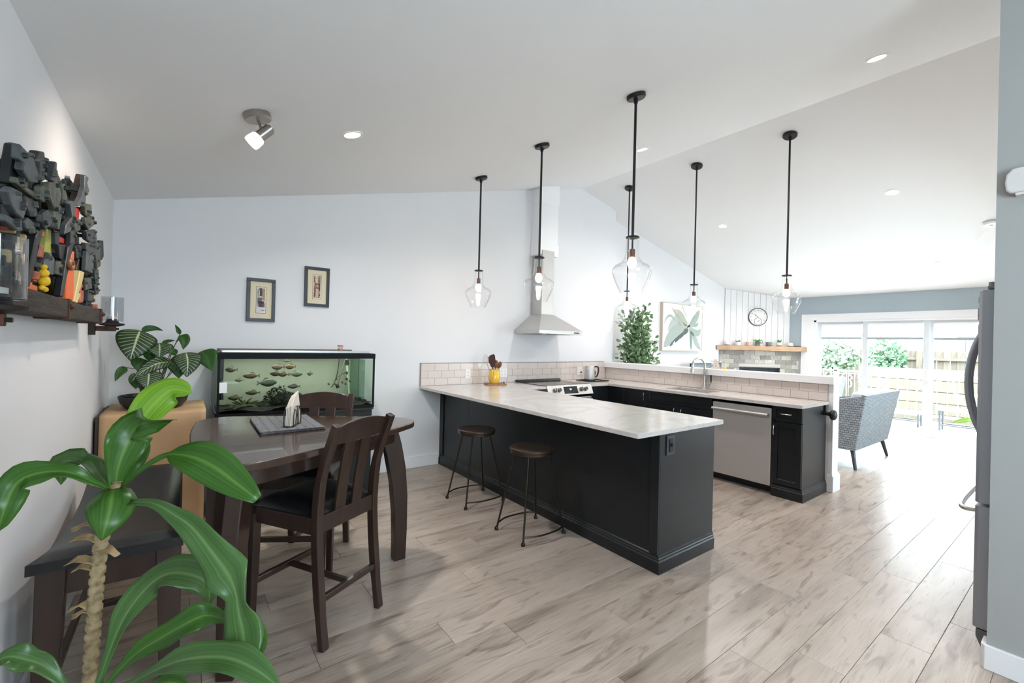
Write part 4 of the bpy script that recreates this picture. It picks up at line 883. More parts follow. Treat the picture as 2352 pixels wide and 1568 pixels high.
leaf('leaf', DR['G'], 0.10, lambda t: (0.62+0.45*t*2 if t < 0.3 else max(0, 0.89*(1-((t-0.3)/0.7)**2.0))**0.9), nv((0.05, -0.7, 0.7), (0.0, -0.97, 0.25), (0.0, -1, 0.1)), DG, dr, 0.10, 0.11, 1.0, cup=0.18, seed=7)
leaf('leaf', DR['H'], 0.088, lambda t: (0.16+0.84*(t/0.5)**1.5 if t < 0.5 else (1-0.55*math.sin(math.pi*min(1, (t-0.5)/0.28)) if t < 0.64 else (0.45+0.45*max(0, math.sin(math.pi*(t-0.64)/0.36))**0.7)*max(0, 1-((t-0.64)/0.36)**6))), nv((-0.1, -0.6, 0.8), (-0.4, -0.75, 0.5), (-0.5, -0.85, 0.2), (-0.3, -0.95, 0.0)), DG3, dr, 0.2, 0.29, 3.2, nl=34, seed=8)
leaf('leaf', DR['I'], 0.075, prof_strap(0.55, 0.2, 0.8), nv((-0.5, -0.8, 0.2), (-0.35, -0.75, 0.55), (-0.1, -0.6, 0.8), (0.4, -0.8, 0.3)), DG3, dr, 0.2, 0.34, 2.8, nl=28, seed=9)
leaf('leaf', DR['J'], 0.06, prof_strap(0.5, 0.25, 0.8), nv((-0.4, -0.7, 0.6), (-0.2, -0.65, 0.75)), DG, dr, 0.22, 0.29, 2.8, seed=10)
leaf('leaf', DR['K'], 0.062, prof_strap(0.55, 0.25, 0.8), nv((-0.3, -0.6, 0.75), (-0.15, -0.5, 0.85)), DG3, dr, 0.25, 0.25, 2.5, seed=11)
leaf('leaf', DR['L'], 0.05, prof_strap(0.5, 0.3, 0.8), nv((0.2, -0.6, 0.75)), DG3, dr, 0.25, 0.32, 2.5, seed=12)
leaf('leaf', DR['M'], 0.05, prof_strap(0.5, 0.3, 0.8), nv((-0.4, -0.9, 0.1)), DG, dr, 0.2, 0.21, 1.5, seed=13)
leaf('leaf', DR['N'], 0.04, prof_strap(0.5, 0.3, 0.8), nv((-0.2, -0.7, 0.7)), DG, dr, 0.2, 0.21, 1.5, seed=14)
# veined plant on the corner cabinet
vp = thing('veined_houseplant', 'potted houseplant with white-veined arrow-shaped leaves, on the paper-covered cabinet', 'plant', (-0.145, 4.10, 0.912))
Mp = Matrix.Translation((-0.145, 4.11, 0))
MB().lathe([(0.078, 0.913), (0.082, 0.913), (0.108, 1.045), (0.122, 1.047), (0.123, 1.075), (0.114, 1.076), (0.105, 1.05)], 32, Mp).build('pot', mat('black_pot', '14171a', 0.4), vp, smooth=True)
MB().lathe([(0.001, 1.055), (0.107, 1.055)], 28, Mp, cap=False).build('soil', mat('soil', '241a14', 0.95), vp)
VL = leaf_mat('veined_leaf', '1f3d19', '1f3d19', veins=10, rough=0.4, vein='c4d3a4'); VG = leaf_mat('plain_leaf', '274f1d', '33621f', veins=0, rough=0.42, vein='4d7a36')
specs = [('1', 0.235, VL, 0.1), ('2', 0.165, VL, 0.2), ('3', 0.185, VL, 0.15), ('4', 0.165, VL, 0.15), ('5', 0.10, VL, 0.25), ('6', 0.16, VG, 0.2), ('7', 0.085, VG, 0.3), ('8', 0.034, VG, 0.4), ('9', 0.06, VG, 0.4), ('10', 0.13, VG, 0.2), ('11', 0.14, VG, 0.2), ('12', 0.09, VG, 0.2), ('13', 0.075, VG, 0.3), ('14', 0.03, VG, 0.4), ('1b', 0.05, VG, 0.35), ('16', 0.05, VG, 0.3)]
crown = Vector((-0.145, 4.11, 1.06)); rq = random.Random(2)
for ki, (k, w, m_, fo_) in enumerate(specs):
    P = CA[k]; c = Vector(P[len(P)//2]); d = (Vector((0, 0, 1.431))-c).normalized()
    leaf('leaf', P, w, prof_heart, nv((d.x, d.y, d.z+0.25), (d.x, d.y, d.z+0.05)), m_, vp, fo_, 0.05, 1.5, nl=16, nw=8, cup=0.08, seed=ki+20)
    b = Vector(P[0]); s = crown+Vector((rq.uniform(-0.04, 0.04), rq.uniform(-0.04, 0.04), 0)); mid = s.lerp(b, 0.55)+Vector((0, 0, 0.03))
    MB().tube(spline([s, mid, b], 10), 0.0028, 6).build('stem', mat('plant_stem', '3e4a28', 0.6), vp, smooth=True)
# ------------------------------------------------------------------ aquarium
AX0, AX1, AY0, AY1, AZ0, AZ1 = 0.213, 1.435, 4.075, 4.535, 0.795, 1.295
def aquarium():
    s = thing('aquarium_stand', 'black cabinet stand under the aquarium', 'stand', ((AX0+AX1)/2, 4.3, 0))
    MB().box(AX0+0.01, AX1-0.01, AY0+0.01, AY1, 0.0, 0.775).build('body', mat('stand_black', '17181a', 0.5), s, bevel=0.003)
    MB().box(AX0, AX1, AY0, AY1, 0.775, AZ0-0.001).build('top', mat('stand_wood', '2f2620', 0.5), s, bevel=0.003)
    for a in (AX0+0.02, (AX0+AX1)/2+0.005):
        MB().box(a, a+0.585, AY0-0.002, AY0+0.01, 0.06, 0.75).build('door', mat('stand_black', '17181a', 0.5), s, bevel=0.003)
    t = thing('aquarium', 'long glass aquarium with greenish water and a black rim, on the black stand', 'aquarium', ((AX0+AX1)/2, 4.3, AZ0))
    RIM = mat('aquarium_rim', '0c0e13', 0.6, spec=0.2); g = 0.008
    AG = glass_mat('aquarium_glass', 'f8fcf8', 0.7, 0.0, 1.33)
    MB().box(AX0, AX1, AY0, AY0+g, AZ0, AZ1-0.045).build('pane', AG, t)
    MB().box(AX0, AX0+g, AY0+g, AY1-g, AZ0, AZ1-0.045).build('pane', AG, t); MB().box(AX1-g, AX1, AY0+g, AY1-g, AZ0, AZ1-0.045).build('pane', AG, t)
    MB().box(AX0, AX1, AY1-g, AY1, AZ0, AZ1-0.045).build('back_panel', mat('aquarium_back', 'acada3', 0.7, var=(2.0, 'a1a398', 0.35, 0.7)), t)
    m = MB()
    for z0, z1 in ((AZ1-0.046, AZ1), ):
        m.box(AX0-0.006, AX1+0.006, AY0-0.006, AY0+0.02, z0, z1).box(AX0-0.006, AX1+0.006, AY1-0.02, AY1+0.006, z0, z1).box(AX0-0.006, AX0+0.02, AY0+0.02, AY1-0.02, z0, z1).box(AX1-0.02, AX1+0.006, AY0+0.02, AY1-0.02, z0, z1)
    m.build('top_rim', RIM, t, bevel=0.002)
    m = MB().box(AX0-0.004, AX1+0.004, AY0-0.004, AY0+0.012, AZ0, AZ0+0.022).box(AX0-0.004, AX0+0.012, AY0, AY1, AZ0, AZ0+0.022).box(AX1-0.012, AX1+0.004, AY0, AY1, AZ0, AZ0+0.022)
    m.box(AX0-0.003, AX0+0.014, AY0-0.003, AY0+0.01, AZ0, AZ1-0.045).box(AX1-0.012, AX1+0.003, AY0-0.003, AY0+0.01, AZ0, AZ1-0.045).build('bottom_rim', RIM, t)
    MB().box(AX0+g+0.001, AX1-g-0.001, AY0+g+0.001, AY1-g-0.001, AZ0+0.05, 1.236).build('water', glass_mat('aquarium_water', 'f8faf6', 0.0, 0.0, 1.33), t)
    l = thing('aquarium_light', 'slim silver light bar lying along the top of the aquarium', 'lamp', ((AX0+AX1)/2, 4.28, AZ1))
    MB().box(AX0+0.02, AX1-0.04, AY0+0.02, AY0+0.13, AZ1+0.001, AZ1+0.022).build('housing', mat('light_housing', 'c9c9c7', 0.35, 0.6), l, bevel=0.006)
    MB().box(AX0+0.0, AX1-0.08, AY0+0.15, AY1-0.02, AZ1+0.001, AZ1+0.010).build('glass_lid', glass_mat('lid_glass', 'd8d8d4', 1.0, 0.05, 1.5), l)
    MB().box(AX0+0.01, AX1-0.09, AY1-0.06, AY1-0.04, AZ1+0.0105, AZ1+0.026).build('rear_strip', mat('strip_dark', '4a4340', 0.4), l, bevel=0.003)
    ld = bpy.data.lights.new('aquarium_lamp', 'AREA'); lo = bpy.data.objects.new('aquarium_lamp', ld); COL.objects.link(lo); lo.parent = l; ld.shape = 'RECTANGLE'; ld.size = 1.05; ld.size_y = 0.10
    ld.energy = 3.7; ld.color = (1.0, 1.0, 0.95); lo.location = (-0.02, -0.08, -0.012)
    gr = MB(); n, k = 40, 16; rnd = random.Random(4); vs = []; fs = []
    for i in range(n+1):
        for j in range(k+1):
            vs.append((AX0+g+(AX1-AX0-2*g)*i/n, AY0+g+(AY1-AY0-2*g)*j/k, AZ0+0.035+0.012*math.sin(i*0.5+j)+rnd.uniform(0, 0.008)))
    for i in range(n):
        for j in range(k): fs.append((i*(k+1)+j, (i+1)*(k+1)+j, (i+1)*(k+1)+j+1, i*(k+1)+j+1))
    o = gr.add(vs, fs).build('gravel', mat('gravel_dark', '0e0d09', 0.95, var=(90, '211f16', 0.45, 0.6), bump=(120, 0.8)), t); o['kind'] = 'stuff'
aquarium()
def fish(lab, x, z, y, L, hgt, col, col2, rz=0.0, flip=1):
    t = thing('aquarium_fish', lab, 'fish', (x, y, z), rz, 'fish in the aquarium'); mt = mat('fish_'+col, col, 0.4, var=(40, col2, 0.4, 0.65), stretch=(1, 1, 2))
    prof = [(-0.5, 0.02), (-0.45, 0.16), (-0.3, 0.36), (-0.1, 0.5), (0.1, 0.46), (0.28, 0.25), (0.38, 0.12)]
    vs = []; fs = []; n = 10
    for u, h_ in prof:
        for k in range(n): a = 2*math.pi*k/n; vs.append((flip*u*L, 0.32*h_*hgt*math.sin(a), h_*hgt*math.cos(a)))
    for i in range(len(prof)-1):
        for k in range(n): fs.append((i*n+k, i*n+(k+1) % n, (i+1)*n+(k+1) % n, (i+1)*n+k))
    fs += [tuple(range(n)), tuple((len(prof)-1)*n+k for k in range(n))]
    MB().add(vs, fs).build('body', mt, t, smooth=True, world=False)
    MB().prism([(flip*0.34*L, 0), (flip*0.56*L, 0.34*hgt), (flip*0.5*L, 0), (flip*0.56*L, -0.34*hgt)], -0.0015, 0.0015, 'y').build('tail', mt, t, world=False)
    MB().prism([(flip*-0.15*L, 0.46*hgt), (flip*0.1*L, 0.66*hgt), (flip*0.27*L, 0.28*hgt)], -0.0012, 0.0012, 'y').build('dorsal_fin', mt, t, world=False)
    MB().ball((flip*-0.40*L, -0.045*hgt, 0.06*hgt), 0.004, 8, 5).build('eye', BLACKM, t, world=False)
F = [(0.312, 1.154, 0.085, 0.045, 'grey-brown fish near the upper corner of the tank by the plant', '3a372c', '524c39', 1),  # body colours darkened to paint in the shade of backlit fish
     (0.456, 1.099, 0.12, 0.05, 'two-toned brown fish under the upper corner fish', '372d1d', '554527', 1),
     (0.658, 1.168, 0.10, 0.05, 'brown fish topmost in the middle cluster of the tank', '392d20', '554127', 1),
     (0.749, 1.172, 0.085, 0.045, 'orange-brown fish beside the topmost one of the cluster', '41301d', '604727', 1),
     (0.640, 1.113, 0.09, 0.045, 'dark striped fish leading the middle cluster of the tank', '25201a', '413727', 1),
     (0.700, 1.103, 0.085, 0.042, 'brown fish trailing the dark striped fish', '352b1f', '55422c', 1),
     (0.797, 1.107, 0.105, 0.05, 'pale silvery green fish at the back of the cluster', '4d5545', '5b6351', -1),
     (0.578, 1.037, 0.15, 0.07, 'large silvery green fish in the middle of the tank', '3a4232', '51594b', -1),
     (0.787, 0.995, 0.10, 0.04, 'slim green-brown fish below the cluster', '343525', '4c4f36', 1),
     (0.468, 0.959, 0.105, 0.04, 'slim yellow-brown fish above the aquarium plant', '39351d', '534f26', 1),
     (0.344, 0.920, 0.10, 0.042, 'dark fish with yellow fins low beside the heater', '231d13', '584d1d', 1),
     (0.732, 1.222, 0.06, 0.022, 'small dark fish just under the water surface', '2d2d27', '414139', 1),
     (0.909, 1.109, 0.045, 0.04, 'small fish seen head on in the open water', '444b3b', '585f4f', 1),
     (0.37, 1.065, 0.06, 0.03, 'small yellow fish below the two-toned one', '5f5631', '706840', 1)]
for i, (x, z, L, hgt, lab, c1, c2, fl) in enumerate(F): fish(lab, x, z, 4.24+0.02*(i % 3), L, hgt, c1, c2, R(-8+5*(i % 4)), fl)
def tank_decor():
    rnd = random.Random(8); DARK = mat('moss_dark', '070c05', 0.95, var=(30, '10180a', 0.4, 0.65))
    ms = thing('moss_clump', 'dark bushy clump of aquatic moss in the middle of the tank', 'aquatic plant', (0.70, 4.3, AZ0+0.04))
    m = MB()
    for k in range(900):
        a = rnd.uniform(0, 6.28); rr = rnd.random()**0.6; x = 0.70+0.16*rr*math.cos(a); zz = 0.84+0.14*rr*abs(math.sin(a))*(1.15 if x < 0.72 else 0.8); y = 4.29+rnd.uniform(-0.07, 0.07)*(1.2-rr)
        d = Vector((rnd.uniform(-1, 1), rnd.uniform(-1, 1), rnd.uniform(-0.4, 1))).normalized(); sd = d.orthogonal().normalized()*rnd.uniform(0.004, 0.008); p = Vector((x, y, zz))
        m.add([p-sd, p+sd, p+d*rnd.uniform(0.016, 0.032)], [(0, 1, 2)])
    o = m.build('moss_fronds', DARK, ms); o['kind'] = 'stuff'
    vs = []; fs = []
    MB().ball((0.72, 4.29, 0.855), 0.10, 18, 10, (1.25, 0.6, 0.85)).build('moss_core', DARK, ms, smooth=True)
    MB().ball((0.56, 4.30, 0.835), 0.07, 16, 8, (1.9, 0.8, 0.55)).build('moss_base', DARK, ms, smooth=True)
    pl = thing('sword_plant', 'dark leafy water plant near the corner of the tank', 'aquatic plant', (0.41, 4.25, AZ0+0.04)); lm = leaf_mat('water_leaf', '2c3a18', '4a5524', rough=0.5, vein='5c6830')
    for k in range(15):
        a = rnd.uniform(-1.2, 1.2); b = Vector((0.41+rnd.uniform(-0.02, 0.02), 4.25+rnd.uniform(-0.02, 0.02), 0.835)); L = rnd.uniform(0.07, 0.13); d = Vector((math.sin(a), rnd.uniform(-0.3, 0.3), math.cos(a)))
        leaf('leaf', [b, b+d*L*0.5, b+d*L+Vector((math.sin(a)*0.02, 0, -0.015))], 0.018, prof_strap(0.5, 0.2, 0.8), [(0, -1, 0.2)], lm, pl, 0.2, 0.1, 1, nl=6, nw=2, seed=k)
    dw = thing('driftwood', 'arched dark driftwood root on the gravel near the corner', 'driftwood', (0.33, 4.2, AZ0+0.04)); DM = mat('driftwood_mat', '2b2618', 0.9, var=(20, '453c26', 0.4, 0.6))
    for k, P in enumerate(([(0.25, 4.2, 0.835), (0.30, 4.19, 0.85), (0.33, 4.19, 0.872), (0.36, 4.2, 0.86), (0.40, 4.22, 0.845)], [(0.33, 4.19, 0.835), (0.37, 4.2, 0.85), (0.44, 4.21, 0.86), (0.50, 4.25, 0.84)])):
        MB().tube(spline(P, 14), [0.012-0.0005*i for i in range(15)], 7).build('branch', DM, dw, smooth=True)
    ht = thing('tank_heater', 'black aquarium heater hanging in the tank corner with a white label', 'heater', (0.255, 4.42, 1.2))
    MB().box(0.235, 0.272, 4.41, 4.44, 1.06, 1.245).build('head', BLACKM, ht, bevel=0.005); MB().cyl((0.262, 4.425, 0.89), (0.254, 4.425, 1.06), 0.015, 12).build('tube', BLACKM, ht, smooth=True)
    lb = MB().box(0.225, 0.275, 4.068, 4.0745, 0.985, 1.065).build('tank_label', WHITE, None); tag(lb, 'white paper label stuck on the lower corner of the aquarium glass', 'label')
    f = thing('filter_pipe', 'pair of slanted filter pipes with clips at the end of the tank', 'pipe', (1.27, 4.4, 1.2)); PM = mat('pipe_grey', '6f7568', 0.4); PD = mat('pipe_dark', '23261f', 0.5)
    MB().cyl((1.255, 4.38, 1.24), (1.195, 4.40, 0.985), 0.0085, 10).build('pipe', PM, f, smooth=True); MB().cyl((1.265, 4.38, 1.24), (1.31, 4.40, 0.84), 0.010, 10).build('pipe', mat('pipe_clear', 'b9c4ac', 0.2), f, smooth=True)
    MB().cyl((1.268, 4.38, 1.225), (1.274, 4.38, 1.175), 0.016, 10).build('valve', PD, f, smooth=True)
    for z in (1.10, 1.04): MB().ball((1.27, 4.375, z), 0.013, 10, 6).build('suction_cup', PD, f, smooth=True)
    MB().cyl((1.185, 4.40, 0.99), (1.20, 4.40, 0.955), 0.016, 10).build('intake', PD, f, smooth=True)
    MB().tube(spline([(1.205, 4.4, 1.24), (1.19, 4.4, 1.1), (1.165, 4.41, 1.0), (1.14, 4.41, 0.96)], 12), 0.004, 6).build('hose', PD, f, smooth=True)
    MB().tube(spline([(1.18, 4.4, 1.05), (1.22, 4.39, 1.08), (1.265, 4.38, 1.10)], 8), 0.003, 6).build('hose', PD, f, smooth=True)
    MB().box(1.345, 1.352, 4.09, 4.52, AZ0+0.04, 1.24).build('divider', glass_mat('divider_glass', 'dcece6', 0.5, 0.1, 1.5), f)
    for i, (x, z) in enumerate(((1.17, 1.045), (1.155, 1.0), (1.18, 0.985), (1.225, 1.01), (1.255, 0.995), (1.10, 1.0), (1.295, 1.02))):
        SNL = ('topmost tiny dark snail beside the filter pipes', 'tiny dark snail on the thin hose end', 'tiny dark snail beside the filter intake', 'tiny dark snail between the two filter pipes', 'tiny dark snail beside the clear filter pipe', 'tiny dark snail alone above the chair back', 'tiny dark snail nearest the aquarium end pane')[i]
        t = thing('water_snail', SNL, 'snail', (x, 4.36, z), 0, 'snails in the aquarium'); SM = mat('snail_shell', '4a352a', 0.6)
        MB().lathe([(0.001, -0.010), (0.009, -0.006), (0.010, 0.002), (0.005, 0.008), (0.001, 0.011)], 10).build('shell', SM, t, smooth=True, world=False); MB().ball((0.006, 0, -0.009), 0.006, 8, 5, (1.4, 0.7, 0.5)).build('foot', SM, t, smooth=True, world=False)
    hs = thing('tank_hose', 'dark green hose hanging beside the aquarium edge', 'hose', (0.195, 4.1, AZ0))
    MB().bar(spline([(0.205, 4.10, 1.31), (0.190, 4.085, 1.26), (0.186, 4.08, 1.10), (0.183, 4.08, 0.95), (0.195, 4.08, 0.86), (0.205, 4.07, 0.83)], 24), [0.014]*4+[0.020]*13+[0.008]*8, 0.006).build('strip', mat('hose_green', '3c4236', 0.5), hs, smooth=True)
    jr = thing('small_jar', 'small clear jar with a red lid on top of the aquarium', 'jar', (1.14, AY0+0.07, AZ1+0.022))
    Mj = Matrix.Translation((1.14, AY0+0.07, 0))
    MB().lathe([(0.022, AZ1+0.0225), (0.023, AZ1+0.024), (0.023, AZ1+0.058), (0.02, AZ1+0.062)], 18, Mj, cap=False).build('glass', glass_mat('jar_glass', 'efe8e6', 1, 0.05, 1.5), jr, smooth=True)
    MB().lathe([(0.020, AZ1+0.0226), (0.020, AZ1+0.042)], 18, Mj).build('contents', mat('jar_food', 'b79a88', 0.9), jr)
    MB().lathe([(0.024, AZ1+0.062), (0.024, AZ1+0.074)], 18, Mj).build('lid', mat('lid_red', 'c4594c', 0.4), jr, smooth=True)
tank_decor()
# ------------------------------------------------------------------ two framed prints
def print_mat(name, cols, seed):
    m = mat(name, cols[0], 0.7); nt = m.node_tree; b = nt.nodes['Principled BSDF']; tc = nt.nodes.new('ShaderNodeTexCoord'); mp = nt.nodes.new('ShaderNodeMapping')
    mp.inputs['Location'].default_value = (seed, seed, seed); mp.inputs['Scale'].default_value = (1.2, 1, 0.8); nt.links.new(tc.outputs['Object'], mp.inputs[0])
    n = nt.nodes.new('ShaderNodeTexNoise'); n.inputs['Scale'].default_value = 28; n.inputs['Detail'].default_value = 3; n.inputs['Distortion'].default_value = 0.8; nt.links.new(mp.outputs[0], n.inputs['Vector'])
    r = nt.nodes.new('ShaderNodeValToRGB'); e = r.color_ramp.elements; e[0].position = 0.36; e[0].color = lin(cols[0]); e[1].position = 0.64; e[1].color = lin(cols[-1])
    for i, c in enumerate(cols[1:-1]): k = e.new(0.36+0.28*(i+1)/(len(cols)-1)); k.color = lin(c)
    nt.links.new(n.outputs['Fac'], r.inputs[0]); nt.links.new(r.outputs[0], b.inputs['Base Color']); return m
def frame(lab, x0, x1, z0, z1, m, shapes):
    t = thing('picture_frame', lab, 'picture', ((x0+x1)/2, YB, z0), 0, 'framed prints above the aquarium'); w = 0.029; y = YB-0.024
    MB().box(x0, x1, y, YB-0.001, z0, z0+w).box(x0, x1, y, YB-0.001, z1-w, z1).box(x0, x0+w, y, YB-0.001, z0+w, z1-w).box(x1-w, x1, y, YB-0.001, z0+w, z1-w).build('frame', mat('frame_black', '22272c', 0.4), t, bevel=0.002)
    MB().box(x0+w, x1-w, YB-0.014, YB-0.001, z0+w, z1-w).build('mount', CREAM, t)
    a, b, c, d = x0+0.075, x1-0.075, z0+0.075, z1-0.075
    MB().box(a, b, YB-0.0155, YB-0.0135, c, d).build('keyline', BLACKM, t); MB().box(a+0.003, b-0.003, YB-0.0160, YB-0.0150, c+0.003, d-0.003).build('inner_mount', mat('inner_white', 'e8e2d6', 0.8), t)
    p = MB().box(a+0.010, b-0.010, YB-0.0168, YB-0.0155, c+0.012, d-0.010).build('print', m, t)
    for i, (u0, u1, v0, v1, col) in enumerate(shapes):
        W, Hh = b-a-0.02, d-c-0.022; MB().box(a+0.01+u0*W, a+0.01+u1*W, YB-0.0172-0.0001*i, YB-0.0166, c+0.012+v0*Hh, c+0.012+v1*Hh).build('printed_shape', mat('ink_'+col, col, 0.7), p)
frame('black framed print of a narrow snowy street, the lower one above the aquarium', 0.440, 0.670, 1.566, 1.958, print_mat('street_print', ['4a4048', '7d6f72', 'b3aba8', 'd8d4d0'], 1.0),
      [(0.3, 0.62, 0.66, 0.98, '54494a'), (0.66, 1.0, 0.5, 0.98, 'a88f74'), (0.05, 0.6, 0.42, 0.62, '6a6468'), (0.06, 0.7, 0.60, 0.63, 'dcdad6'), (0.1, 0.85, 0.34, 0.44, '3a3236'), (0.2, 0.75, 0.2, 0.36, '5b4448'), (0.0, 1.0, 0.0, 0.2, 'cfd0d8'), (0.5, 1.0, 0.05, 0.1, '9a97b2')])
frame('black framed sepia print of an archway, the higher one above the aquarium', 0.916, 1.145, 1.734, 2.120, print_mat('arch_print', ['4a3228', '7c5a48', 'a98a76', 'd6c4b4'], 3.7),
      [(0.2, 0.9, 0.60, 0.66, '5a3e32'), (0.08, 0.25, 0.1, 0.6, '6e4a3a'), (0.75, 0.9, 0.3, 0.6, '5e4032'), (0.3, 0.72, 0.02, 0.42, 'c4ae9e'), (0.2, 0.5, 0.78, 0.86, 'd8cabc'), (0.6, 0.85, 0.70, 0.9, '8c6c58')])
